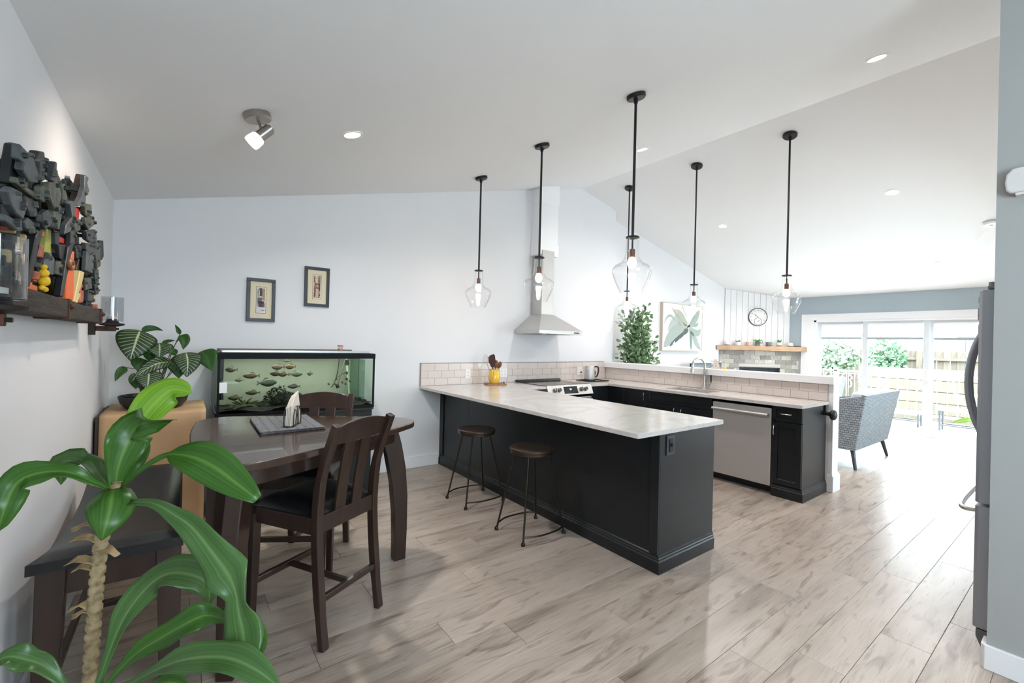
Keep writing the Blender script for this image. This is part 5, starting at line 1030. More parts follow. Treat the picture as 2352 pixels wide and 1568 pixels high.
# ------------------------------------------------------------------ wooden wall sculpture on the left wall
SCU = [('B', 0.005, 0.075, [(1.821, 1.949), (1.862, 1.965), (1.859, 1.92), (1.9, 1.921), (1.888, 1.899), (1.821, 1.842), (1.768, 1.827), (1.783, 1.854)]), ('G', 0.06, 0.1, [(1.742, 1.931), (1.87, 1.935), (1.936, 1.897), (1.922, 1.876), (1.835, 1.856), (1.766, 1.869), (1.777, 1.89), (1.739, 1.889)]), ('B', 0.005, 0.06, [(1.763, 1.812), (1.83, 1.837), (1.836, 1.796), (1.873, 1.773), (1.816, 1.73), (1.771, 1.713)]), ('G', 0.06, 0.1, [(1.65, 1.78), (1.682, 1.799), (1.753, 1.807), (1.774, 1.789), (1.809, 1.767), (1.785, 1.736), (1.722, 1.74), (1.68, 1.752)]), ('G', 0.05, 0.09, [(1.679, 1.728), (1.822, 1.736), (1.831, 1.711), (1.786, 1.704), (1.68, 1.709)]), ('O', 0.06, 0.09, [(1.773, 1.848), (1.866, 1.846), (1.962, 1.855), (1.957, 1.836), (1.854, 1.831), (1.768, 1.831)]), ('S', 0.05, 0.085, [(1.873, 1.823), (1.953, 1.83), (2.002, 1.807), (2.013, 1.788), (1.92, 1.776), (1.883, 1.793)]), ('G', 0.06, 0.095, [(1.817, 1.736), (1.863, 1.758), (1.954, 1.756), (1.918, 1.724), (1.839, 1.721)]), ('B', 0.005, 0.06, [(2.093, 1.993), (2.14, 2.032), (2.202, 2.052), (2.214, 2.034), (2.153, 1.996), (2.148, 1.957), (2.098, 1.942)]), ('S', 0.05, 0.085, [(2.011, 1.965), (2.082, 1.994), (2.097, 1.971), (2.069, 1.945), (2.089, 1.928), (2.042, 1.906), (2.005, 1.913), (2.021, 1.944)]), ('B', 0.005, 0.055, [(2.266, 1.99), (2.32, 2.052), (2.394, 2.075), (2.386, 2.046), (2.325, 2.008), (2.297, 1.984)]), ('S', 0.05, 0.085, [(2.208, 2.025), (2.242, 2.036), (2.242, 2.005), (2.31, 1.99), (2.226, 1.956), (2.166, 1.949), (2.198, 1.983)]), ('O', 0.06, 0.1, [(1.962, 1.874), (1.998, 1.889), (2.038, 1.892), (2.047, 1.861), (2.009, 1.838), (1.963, 1.836)]), ('O', 0.055, 0.09, [(2.111, 1.926), (2.237, 1.966), (2.296, 1.936), (2.268, 1.889), (2.208, 1.855), (2.145, 1.874), (2.105, 1.887)]), ('O', 0.04, 0.075, [(2.383, 2.003), (2.441, 2.022), (2.459, 1.985), (2.494, 1.972), (2.467, 1.921), (2.417, 1.921), (2.399, 1.97)]), ('S', 0.06, 0.095, [(2.015, 1.803), (2.083, 1.83), (2.151, 1.824), (2.135, 1.792), (2.054, 1.758), (2.017, 1.777)]), ('O', 0.05, 0.085, [(2.207, 1.854), (2.321, 1.9), (2.346, 1.88), (2.309, 1.805), (2.224, 1.798)]), ('B', 0.02, 0.07, [(2.42, 1.856), (2.56, 1.965), (2.642, 1.99), (2.569, 1.898), (2.449, 1.823)]), ('G', 0.06, 0.095, [(2.411, 1.929), (2.507, 1.962), (2.51, 1.896), (2.438, 1.825), (2.34, 1.797), (2.359, 1.837), (2.456, 1.884)]), ('N', 0.01, 0.06, [(2.748, 1.995), (2.898, 2.176), (3.005, 2.203), (2.966, 2.135), (2.895, 2.076), (2.836, 2.01)]), ('G', 0.05, 0.085, [(2.784, 2.146), (2.88, 2.163), (2.841, 2.126), (2.905, 2.104), (2.816, 2.055), (2.815, 2.016), (2.615, 1.966), (2.716, 2.03), (2.782, 2.091)]), ('O', 0.04, 0.075, [(2.862, 2.019), (2.968, 2.057), (3.046, 2.072), (3.074, 2.026), (2.978, 1.991), (2.885, 1.985)]), ('O', 0.04, 0.08, [(2.867, 1.969), (3.097, 2.025), (3.125, 1.988), (2.949, 1.925), (2.872, 1.937)]), ('S', 0.04, 0.08, [(2.895, 1.908), (3.151, 1.967), (3.205, 1.922), (3.037, 1.879), (2.919, 1.873)]), ('B', 0.005, 0.05, [(3.532, 1.966), (3.692, 1.997), (3.727, 1.903), (3.657, 1.872), (3.561, 1.888)]), ('O', 0.03, 0.07, [(3.243, 1.927), (3.413, 1.933), (3.435, 1.809), (3.315, 1.779), (3.256, 1.847)]), ('S', 0.05, 0.085, [(2.847, 1.848), (3.122, 1.887), (3.089, 1.825), (2.93, 1.795), (2.852, 1.817)]), ('G', 0.05, 0.09, [(2.851, 1.811), (3.049, 1.813), (3.021, 1.725), (2.829, 1.717)]), ('S', 0.03, 0.07, [(3.225, 1.761), (3.373, 1.786), (3.386, 1.709), (3.282, 1.692)]), ('S', 0.03, 0.07, [(3.237, 1.687), (3.352, 1.702), (3.407, 1.648), (3.292, 1.635)]), ('Y', 0.02, 0.05, [(2.335, 1.809), (2.431, 1.816), (2.442, 1.726), (2.305, 1.717)]), ('R', 0.03, 0.06, [(2.094, 1.737), (2.127, 1.743), (2.099, 1.683), (2.075, 1.682)]), ('P', 0.04, 0.08, [(2.048, 1.709), (2.126, 1.718), (2.121, 1.675), (2.035, 1.667)]), ('P', 0.03, 0.06, [(2.176, 1.775), (2.241, 1.785), (2.237, 1.762), (2.169, 1.755)]), ('A', 0.03, 0.06, [(2.111, 1.643), (2.208, 1.651), (2.195, 1.596), (2.108, 1.593)]), ('P', 0.05, 0.08, [(2.016, 1.619), (2.091, 1.625), (2.082, 1.597), (2.012, 1.592)]), ('A', 0.04, 0.08, [(1.966, 1.575), (2.057, 1.576), (2.055, 1.557), (1.96, 1.557)]), ('G', 0.05, 0.085, [(2.128, 1.686), (2.194, 1.703), (2.247, 1.691), (2.233, 1.629), (2.089, 1.625)]), ('Y', 0.02, 0.05, [(2.265, 1.634), (2.385, 1.639), (2.378, 1.61), (2.268, 1.607)]), ('A', 0.04, 0.075, [(2.61, 1.76), (2.651, 1.778), (2.666, 1.564), (2.513, 1.56), (2.512, 1.667)]), ('C', 0.05, 0.08, [(2.767, 1.708), (2.87, 1.714), (2.809, 1.649), (2.677, 1.559), (2.646, 1.56), (2.712, 1.641)]), ('C', 0.04, 0.07, [(2.82, 1.611), (2.871, 1.612), (2.794, 1.562), (2.762, 1.563)]), ('R', 0.03, 0.055, [(2.776, 1.998), (2.89, 2.008), (2.873, 1.959), (2.791, 1.935)]), ('R', 0.03, 0.055, [(2.501, 1.811), (2.646, 1.822), (2.627, 1.798), (2.499, 1.785)]), ('C', 0.03, 0.06, [(2.012, 1.731), (2.054, 1.73), (2.043, 1.688), (2.02, 1.68)]), ('Y', 0.03, 0.06, [(2.025, 1.668), (2.051, 1.654), (2.034, 1.616), (2.013, 1.597)]), ('R', 0.02, 0.05, [(1.815, 1.722), (1.886, 1.728), (1.951, 1.728), (1.816, 1.707)]), ('B', 0.05, 0.08, [(2.024, 1.728), (2.068, 1.762), (2.106, 1.765), (1.967, 1.564), (1.924, 1.556)]), ('B', 0.05, 0.08, [(2.429, 1.565), (2.393, 1.566), (2.505, 1.773), (2.612, 1.808), (2.575, 1.767)]), ('N', 0.03, 0.065, [(2.791, 1.722), (2.926, 1.852), (3.02, 1.853), (2.909, 1.73), (2.763, 1.581), (2.727, 1.622)]), ('S', 0.04, 0.07, [(2.713, 1.805), (2.856, 1.835), (2.848, 1.775), (2.751, 1.758)]), ('B', 0.03, 0.07, [(2.385, 1.763), (2.53, 1.782), (2.487, 1.714), (2.414, 1.714)]), ('S', 0.04, 0.075, [(2.063, 1.664), (2.141, 1.668), (2.134, 1.646), (2.06, 1.643)]), ('O', 0.04, 0.075, [(2.34, 1.689), (2.456, 1.71), (2.451, 1.649), (2.334, 1.644)]), ('P', 0.03, 0.06, [(2.956, 1.661), (3.037, 1.665), (3.005, 1.576), (2.916, 1.568)]), ('O', 0.035, 0.07, [(2.968, 1.69), (3.144, 1.715), (3.175, 1.66), (2.995, 1.635)]), ('S', 0.035, 0.07, [(3.072, 1.644), (3.242, 1.654), (3.23, 1.59), (3.061, 1.587)]), ('C', 0.03, 0.06, [(3.305, 1.639), (3.4, 1.642), (3.383, 1.598), (3.299, 1.593)]), ('O', 0.04, 0.07, [(2.683, 1.909), (2.806, 1.947), (2.813, 1.898), (2.705, 1.865)]), ('S', 0.04, 0.075, [(2.584, 1.849), (2.669, 1.871), (2.662, 1.81), (2.577, 1.79)]), ('B', 0.02, 0.06, [(2.383, 1.809), (2.464, 1.819), (2.462, 1.731), (2.4, 1.727)]), ('R', 0.03, 0.06, [(2.951, 1.647), (3.03, 1.657), (3.018, 1.636), (2.943, 1.626)])]
def sculpture():
    t = thing('wall_sculpture', 'tall relief of black, orange and yellow carved wood pieces standing on the rustic beam', 'wall art', (XL+0.05, 2.6, 1.556)); rnd = random.Random(21)
    M_ = {'B': mat('carved_black', '101214', 0.5, var=(14, '1c1f21', 0.4, 0.7)), 'G': mat('carved_grey', '4a4f51', 0.42, var=(16, '33383a', 0.4, 0.7), bump=(40, 0.25)), 'S': mat('carved_slate', '35393a', 0.45, var=(18, '1f2324', 0.4, 0.65), bump=(40, 0.25)),
          'O': mat('carved_olive', '55584a', 0.48, var=(20, '2c2e26', 0.4, 0.65), bump=(40, 0.25)), 'N': mat('carved_brown', '33261f', 0.6), 'A': mat('carved_orange', 'e0611f', 0.5), 'P': mat('carved_rust', 'b4624a', 0.55, var=(30, '8a4430', 0.45, 0.6)),
          'Y': mat('carved_yellow', 'a5a650', 0.55), 'R': mat('carved_red', 'a82a22', 0.5), 'C': mat('carved_cream', 'cdb67f', 0.6)}
    names = {'B': 'dark_board', 'N': 'dark_board', 'G': 'carved_plate', 'S': 'carved_plate', 'O': 'carved_knob_piece', 'A': 'painted_slat', 'P': 'painted_slat', 'Y': 'painted_slat', 'R': 'painted_slat', 'C': 'painted_slat'}
    def inside(p, pl):
        c = False
        for i in range(len(pl)):
            (x1, y1), (x2, y2) = pl[i-1], pl[i]
            if (y1 > p[1]) != (y2 > p[1]) and p[0] < (x2-x1)*(p[1]-y1)/(y2-y1)+x1: c = not c
        return c
    for m, x0, x1, pl in SCU:
        xa = x1-0.018 if m in 'GSO' else x1-0.024
        o = MB().prism(pl, XL+xa, XL+x1, 'x').build(names[m], M_[m], t, bevel=0.003, seg=1)
        if xa > 0.02:
            cy, cz = sum(p[0] for p in pl)/len(pl), sum(p[1] for p in pl)/len(pl); MB().box(XL+0.001, XL+xa, cy-0.008, cy+0.008, cz-0.008, cz+0.008).build('standoff', M_['B'], o)
        if m in 'GSO':
            ys = [p[0] for p in pl]; zs = [p[1] for p in pl]; n = 0
            for k in range(14):
                q = (rnd.uniform(min(ys), max(ys)), rnd.uniform(min(zs), max(zs)))
                if inside(q, pl) and n < 3:
                    n += 1; r = rnd.uniform(0.006, 0.011); MB().cyl((XL+x1-0.002, q[0], q[1]), (XL+x1+0.008, q[0], q[1]), r, 8, r*0.7).build('stud', M_[rnd.choice('SOGB')], o, smooth=True)
    # backing boards that carry the pieces, and small blocks filling the gaps
    cover = [c[3] for c in SCU]
    def top(y):
        z = 1.62
        for pl in cover:
            for i in range(len(pl)):
                (y1, z1), (y2, z2) = pl[i-1], pl[i]
                if (y1 <= y <= y2) or (y2 <= y <= y1): z = max(z, max(z1, z2) if abs(y2-y1) < 1e-6 else z1+(z2-z1)*(y-y1)/(y2-y1))
        return z
    y = 1.70
    while y < 3.55:
        w = rnd.uniform(0.05, 0.085); zt = min(top(y+0.1*w), top(y+0.5*w), top(y+0.9*w))-0.03
        MB().box(XL+0.001, XL+0.018, y, y+w-0.003, 1.556, max(zt, 1.62)).build('backing_slat', M_[rnd.choice('BBNS')], t, bevel=0.002); y += w
    n = 0
    for k in range(900):
        if n >= 70: break
        y = rnd.uniform(1.72, 3.5); z = rnd.uniform(1.58, top(y)-0.06)
        if any(inside((y, z), pl) for pl in cover): continue
        n += 1; w, h = rnd.uniform(0.015, 0.035), rnd.uniform(0.02, 0.05); d = rnd.uniform(0.03, 0.055); j = lambda: rnd.uniform(-0.3, 0.3)
        MB().prism([(y-w/2+j()*w*0.5, z-h/2), (y+w/2, z-h/2+j()*h*0.4), (y+w/2+j()*w*0.4, z+h*0.1), (y+w*0.3, z+h/2), (y-w/2, z+h/2+j()*h*0.3)], XL+0.015, XL+d, 'x').build('small_block', M_[rnd.choice('BSSOOGNPC' if z < 1.8 else 'BSSOOG')], t, bevel=0.002, seg=1)
    m = MB()
    for dy, dz, r in ((0.0, 0.052, 0.014), (0.004, 0.030, 0.016), (0.022, 0.038, 0.010), (-0.012, 0.012, 0.009), (0.014, 0.010, 0.009), (0.0, 0.068, 0.009)): m.ball((XL+0.085, 2.10+dy*1.6, 1.558+dz*1.25), r, 10, 7)
    m.build('yellow_lump', mat('figure_yellow', 'e2b41a', 0.55), t, smooth=True)
    MB().tube([(XL+0.085, 2.52+0.035*math.cos(a), 1.705+0.016*math.sin(a)) for a in [2*math.pi*k/16 for k in range(16)]], 0.009, 8, True).build('wood_knot', mat('knot_brown', '9a6240', 0.5), t, smooth=True)
    b = thing('rustic_beam', 'rough dark timber beam shelf below the carved wall sculpture', 'shelf', (XL+0.05, 2.4, 1.48)); BM = mat('beam_wood', '40362f', 0.8, var=(9, '2a231c', 0.4, 0.65), stretch=(2, 0.6, 8), bump=(40, 0.5))
    MB().box(XL+0.001, XL+0.095, 1.30, 2.435, 1.484, 1.555).build('timber', BM, b, bevel=0.005); MB().box(XL+0.001, XL+0.092, 2.44, 3.30, 1.482, 1.553).build('timber', BM, b, bevel=0.005)
    RU = mat('rusty_iron', '5c3a28', 0.7, 0.4, var=(40, '3a2a22', 0.4, 0.6))
    for y in (2.44, 3.275):
        s = MB().box(XL+0.001, XL+0.100, y-0.02, y+0.02, 1.478, 1.560).build('strap', RU, b, bevel=0.003); MB().ball((XL+0.102, y, 1.53), 0.011, 10, 6).build('bolt', RU, s, smooth=True)
sculpture()
def sconce(lab, y):
    t = thing('candle_sconce', lab, 'candle holder', (XL, y, 1.45), 0, 'iron candle sconces on the beam'); RU = mat('sconce_iron', '2e2623', 0.6, 0.5); RR = mat('rusty_iron', '5c3a28', 0.7, 0.4); x = XL+0.105
    MB().box(XL+0.001, XL+0.03, y-0.02, y+0.02, 1.415, 1.50).build('wall_plate', RU, t, bevel=0.003)
    MB().box(XL+0.03, x+0.02, y-0.012, y+0.012, 1.440, 1.470).build('arm', RR, t, bevel=0.003); MB().cyl((x+0.02, y, 1.455), (x+0.032, y, 1.455), 0.006, 8).build('bolt', RU, t)
    Mx = Matrix.Translation((x, y, 0))
    MB().lathe([(0.03, 1.470), (0.058, 1.478), (0.060, 1.488), (0.035, 1.492), (0.030, 1.50)], 28, Mx).build('dish', RU, t, smooth=True)
    MB().lathe([(0.027, 1.500), (0.027, 1.515), (0.020, 1.516)], 20, Mx).build('candle_cup', mat('cup_grey', '3a3c40', 0.35, 0.6), t, smooth=True)
    MB().lathe([(0.024, 1.516), (0.024, 1.53), (0.004, 1.533)], 20, Mx).build('candle', mat('wax', 'dedad0', 0.5), t, smooth=True)
    MB().lathe([(0.022, 1.5005), (0.050, 1.5015), (0.054, 1.506), (0.054, 1.65), (0.0515, 1.65), (0.0515, 1.507), (0.022, 1.504)], 32, Mx, cap=False).build('glass_chimney', glass_mat('sconce_glass', 'eeeff0', 1.2, 0.05, 1.5), t, smooth=True)
sconce('iron candle sconce with a clear glass chimney at the far end of the beam', 3.64)
sconce('iron candle sconce with a clear glass chimney at the near end of the beam', 1.54)
# ------------------------------------------------------------------ light fixtures
def pendant(lab, x, y, grp='glass pendants over the counters'):
    t = thing('pendant_lamp', lab, 'lamp', (x, y, 1.795), 0, grp); zt = zc(x); tilt = -(SL if x < 4.646 else SR_)
    Mc = Matrix.Translation((x, y, zt-0.001)) @ Matrix.Rotation(tilt, 4, 'Y')
    MB().lathe([(0.066, 0), (0.066, -0.020), (0.060, -0.027), (0.001, -0.027)], 32, Mc, cap=False).build('ceiling_canopy', BRONZE, t, smooth=True)
    m = MB()
    for a in (0.6, 3.74): m.ball(Mc @ Vector((0.042*math.cos(a), 0.042*math.sin(a), -0.029)), 0.006, 8, 6)
    m.build('screw', BRONZE, t, smooth=True)
    MB().cyl((x, y, zt-0.06), (x, y, zt-0.02), 0.014, 12).cyl((x, y, 2.19), (x, y, zt-0.03), 0.0095, 12).build('rod', BRONZE, t, smooth=True)
    MB().lathe([(0.012, 2.200), (0.045, 2.196), (0.048, 2.190), (0.045, 2.186), (0.012, 2.183)], 28, Matrix.Translation((x, y, 0))).build('cap', BRONZE, t, smooth=True)
    MB().cyl((x, y, 2.10), (x, y, 2.19), 0.0065, 10).build('inner_rod', BRONZE, t, smooth=True)
    MB().lathe([(0.010, 2.112), (0.0195, 2.105), (0.0195, 2.052), (0.015, 2.048)], 20, Matrix.Translation((x, y, 0))).build('socket', mat('socket_copper', '6b4a3c', 0.4, 0.7), t, smooth=True)
    MB().lathe([(0.012, 2.052), (0.020, 2.044), (0.029, 2.026), (0.032, 2.006), (0.026, 1.986), (0.012, 1.972), (0.002, 1.968)], 16, Matrix.Translation((x, y, 0))).build('bulb', emit_mat('bulb_glow', 'ffe6cc', 28.0), t, smooth=True)
    g = [(0.041, 2.187), (0.043, 2.14), (0.044, 2.09), (0.052, 2.05), (0.075, 2.015), (0.112, 1.995), (0.131, 1.975), (0.136, 1.955), (0.128, 1.915), (0.108, 1.865), (0.083, 1.812), (0.078, 1.797)]
    g = [(a.x, a.y) for a in spline([(r, z, 0) for r, z in g], 44)]
    MB().lathe(g+[(r-0.0022, z) for r, z in g[::-1]], 48, Matrix.Translation((x, y, 0)), cap=False).build('glass_shade', GLASS, t, smooth=True)
    ld = bpy.data.lights.new('pendant_bulb', 'POINT'); lo = bpy.data.objects.new('pendant_bulb', ld); COL.objects.link(lo); lo.parent = t
    ld.energy = PENDANT_WATTS; ld.color = (1.0, 0.84, 0.66); ld.shadow_soft_size = 0.024; lo.location = (0, 0, 1.99-1.795)
for y, pos in ((4.0, 'farthest from the viewer'), (3.0, 'middle one'), (1.985, 'nearest the viewer')): pendant('clear glass pendant over the peninsula, '+pos, 2.513, y)
for y, pos in ((3.995, 'in front of the leafy tree'), (2.985, 'in front of the flower canvas'), (1.955, 'nearest the patio doors')): pendant('clear glass pendant over the sink worktop, '+pos, 4.967, y)
def can(lab, x, y):
    t = thing('recessed_light', lab, 'lamp', (x, y, zc(x)-0.005), 0, 'recessed ceiling lights'); M = Matrix.Translation((x, y, zc(x)-0.0005)) @ Matrix.Rotation(-(SL if x < 4.646 else SR_), 4, 'Y')
    MB().lathe([(0.068, 0), (0.070, -0.004), (0.064, -0.007), (0.052, -0.005), (0.050, -0.001)], 36, M, cap=False).build('trim_ring', TRIM, t, smooth=True)
    MB().lathe([(0.001, -0.002), (0.051, -0.002)], 36, M, cap=False).build('lens', emit_mat('can_glow', 'fff4e0', 30.0), t)
    ld = bpy.data.lights.new('can_lamp', 'AREA'); lo = bpy.data.objects.new('can_lamp', ld); COL.objects.link(lo); lo.parent = t; ld.shape = 'DISK'; ld.size = 0.10
    ld.energy = CAN_WATTS; ld.color = (1.0, 0.97, 0.94); ld.spread = R(150); lo.location = (0, 0, -0.015); lo.rotation_euler = (0, -(SL if x < 4.646 else SR_), 0)
for lab, x, y in (('recessed ceiling light beside the spot fixture', 0.87, 3.01), ('recessed ceiling light behind the nearest pendant rod', 3.886, 2.972), ('recessed ceiling light highest near the ridge, close to the partition', 3.971, 1.002),
                  ('recessed ceiling light over the living room near the partition', 6.576, 1.49), ('recessed ceiling light over the living room beside the middle sink pendant', 6.573, 3.499),
                  ('faint recessed ceiling light near the patio doors', 8.963, 1.511), ('recessed ceiling light above the flower canvas end of the room', 8.963, 3.5)): can(lab, x, y)
def spot():
    x, y = 0.293, 2.79; z = zc(x); t = thing('ceiling_spotlight', 'brushed nickel ceiling spotlight with one tilted frosted head', 'lamp', (x, y, z-0.05)); M = Matrix.Translation((x, y, z-0.0005)) @ Matrix.Rotation(-SL, 4, 'Y')
    NK = mat('spot_nickel', '9d9790', 0.32, 0.9)
    MB().lathe([(0.068, 0), (0.068, -0.028), (0.063, -0.034), (0.001, -0.034)], 40, M, cap=False).build('ceiling_plate', NK, t, smooth=True)
    a = M @ Vector((0.0, 0.0, -0.034)); b = a+Vector((0.018, -0.012, -0.06)); MB().cyl(a, b, 0.008, 10).build('arm', NK, t, smooth=True); MB().ball(b, 0.012, 10, 8).build('joint', NK, t, smooth=True)
    d = Vector((-0.55, 0.10, -0.62)).normalized(); p = b+Vector((0.022, -0.02, 0.002))
    MB().cyl(p-d*0.02, p+d*0.055, 0.029, 24).cyl(p-d*0.03, p-d*0.02, 0.02, 20).build('head', NK, t, smooth=True)
    MB().lathe([(0.030, 0.055), (0.037, 0.065), (0.040, 0.10), (0.038, 0.115), (0.001, 0.118)], 28, Matrix.Translation(p) @ d.to_track_quat('Z', 'Y').to_matrix().to_4x4(), cap=False).build('frosted_shade', emit_mat('frosted_glow', 'fff0e6', 1.15), t, smooth=True)
    ld = bpy.data.lights.new('spot_lamp', 'SPOT'); lo = bpy.data.objects.new('spot_lamp', ld); COL.objects.link(lo); lo.parent = t; ld.energy = 20; ld.spot_size = R(110); ld.spot_blend = 0.9; ld.color = (1, 0.86, 0.72); ld.shadow_soft_size = 0.035
    lo.location = (p+d*0.13)-Vector((x, y, z-0.05)); lo.rotation_euler = d.to_track_quat('-Z', 'Y').to_euler()
spot()
sm = thing('smoke_detector', 'round white smoke detector on the living room ceiling', 'smoke detector', (7.78, 0.82, zc(7.78)-0.04)); Ms = Matrix.Translation((7.78, 0.82, zc(7.78)-0.0005)) @ Matrix.Rotation(-SR_, 4, 'Y')
MB().lathe([(0.075, 0), (0.075, -0.012), (0.068, -0.016)], 32, Ms, cap=False).build('base', mat('detector_grey', 'b9bdbf', 0.5), sm, smooth=True)
MB().lathe([(0.070, -0.014), (0.070, -0.030), (0.060, -0.040), (0.001, -0.042)], 32, Ms, cap=False).build('cover', WHITE, sm, smooth=True); MB().lathe([(0.018, -0.041), (0.016, -0.046), (0.001, -0.046)], 16, Ms, cap=False).build('button', mat('detector_grey', 'b9bdbf', 0.5), sm)
ch = thing('door_chime', 'off-white rounded chime box high on the partition wall', 'chime', (2.955, 0.18, 2.19))
MB().prism([(0.100, 2.15), (0.255, 2.15), (0.268, 2.165), (0.272, 2.20), (0.268, 2.235), (0.250, 2.258), (0.100, 2.262)], 2.93, 2.9695, 'x').build('cover', mat('chime_cream', 'd8d2ce', 0.5), ch, bevel=0.006); MB().box(2.935, 2.9695, 0.10, 0.24, 2.138, 2.149).build('base', mat('chime_cream', 'd8d2ce', 0.5), ch)
# ------------------------------------------------------------------ refrigerator (front looks towards the back wall)
def fridge():
    t = thing('refrigerator', 'tall stainless french-door refrigerator beside the partition wall', 'refrigerator', (3.55, 0.0, 0)); x0, x1 = 3.09, 4.0
    MB().box(x0+0.004, x1-0.004, -0.42, 0.292, 0.06, 1.755).build('body', mat('fridge_body', '3a3d42', 0.5), t, bevel=0.004)
    MB().prism([(0.292, 0.012), (0.325, 0.012), (0.350, 0.075), (0.350, 0.11), (0.292, 0.11)], x0, x1, 'x').build('kick_grille', mat('fridge_kick', '6b6d70', 0.5), t, bevel=0.003)
    def slab(nm, a, b, z0, z1): return MB().prism([(a, 0.296), (b, 0.296), (b, 0.350), (b-0.012, 0.362), (a+0.012, 0.362), (a, 0.350)], z0, z1, 'z').build(nm, STEEL2, t, bevel=0.003)
    dl = slab('door', x0, 3.542, 0.715, 1.742); drr = slab('door', 3.548, x1, 0.715, 1.742); dw = slab('freezer_drawer', x0, x1, 0.115, 0.700)
    for d_, x in ((dl, 3.50), (drr, 3.59)):
        MB().tube(spline([(x, 0.362, 0.98), (x, 0.40, 1.02), (x, 0.435, 1.14), (x, 0.448, 1.28), (x, 0.435, 1.42), (x, 0.40, 1.54), (x, 0.362, 1.58)], 30), 0.013, 10).build('handle', STEEL2, d_, smooth=True)
    MB().tube(spline([(x0+0.06, 0.362, 0.665), (x0+0.075, 0.41, 0.66), (x0+0.2, 0.43, 0.655), (3.545, 0.437, 0.65), (x1-0.2, 0.43, 0.655), (x1-0.075, 0.41, 0.66), (x1-0.06, 0.362, 0.665)], 40), 0.012, 10).build('handle', NICKEL, dw, smooth=True)
    for x in (x0+0.05, x1-0.05):
        h = MB().box(x-0.045, x+0.04, 0.23, 0.335, 1.745, 1.762).build('hinge_cover', mat('hinge_grey', '77797c', 0.5), t, bevel=0.004); MB().cyl((x, 0.315, 1.762), (x, 0.315, 1.782), 0.022, 16).build('hinge_cap', mat('hinge_grey', '77797c', 0.5), h, smooth=True)
    for lab, x, z, w, h in (('small grey magnet topmost on the refrigerator door', 3.16, 1.70, 0.03, 0.03), ('white square magnet on the refrigerator door below the topmost', 3.15, 1.63, 0.04, 0.06), ('grey strip magnet on the refrigerator door above the handle', 3.17, 1.555, 0.04, 0.05)):
        o = MB().box(x, x+w, 0.3622, 0.3722, z-h/2, z+h/2).build('magnet', mat('magnet_grey', 'a8a4a2', 0.5), None, bevel=0.002); tag(o, lab, 'magnet', 'magnets on the refrigerator')
fridge()
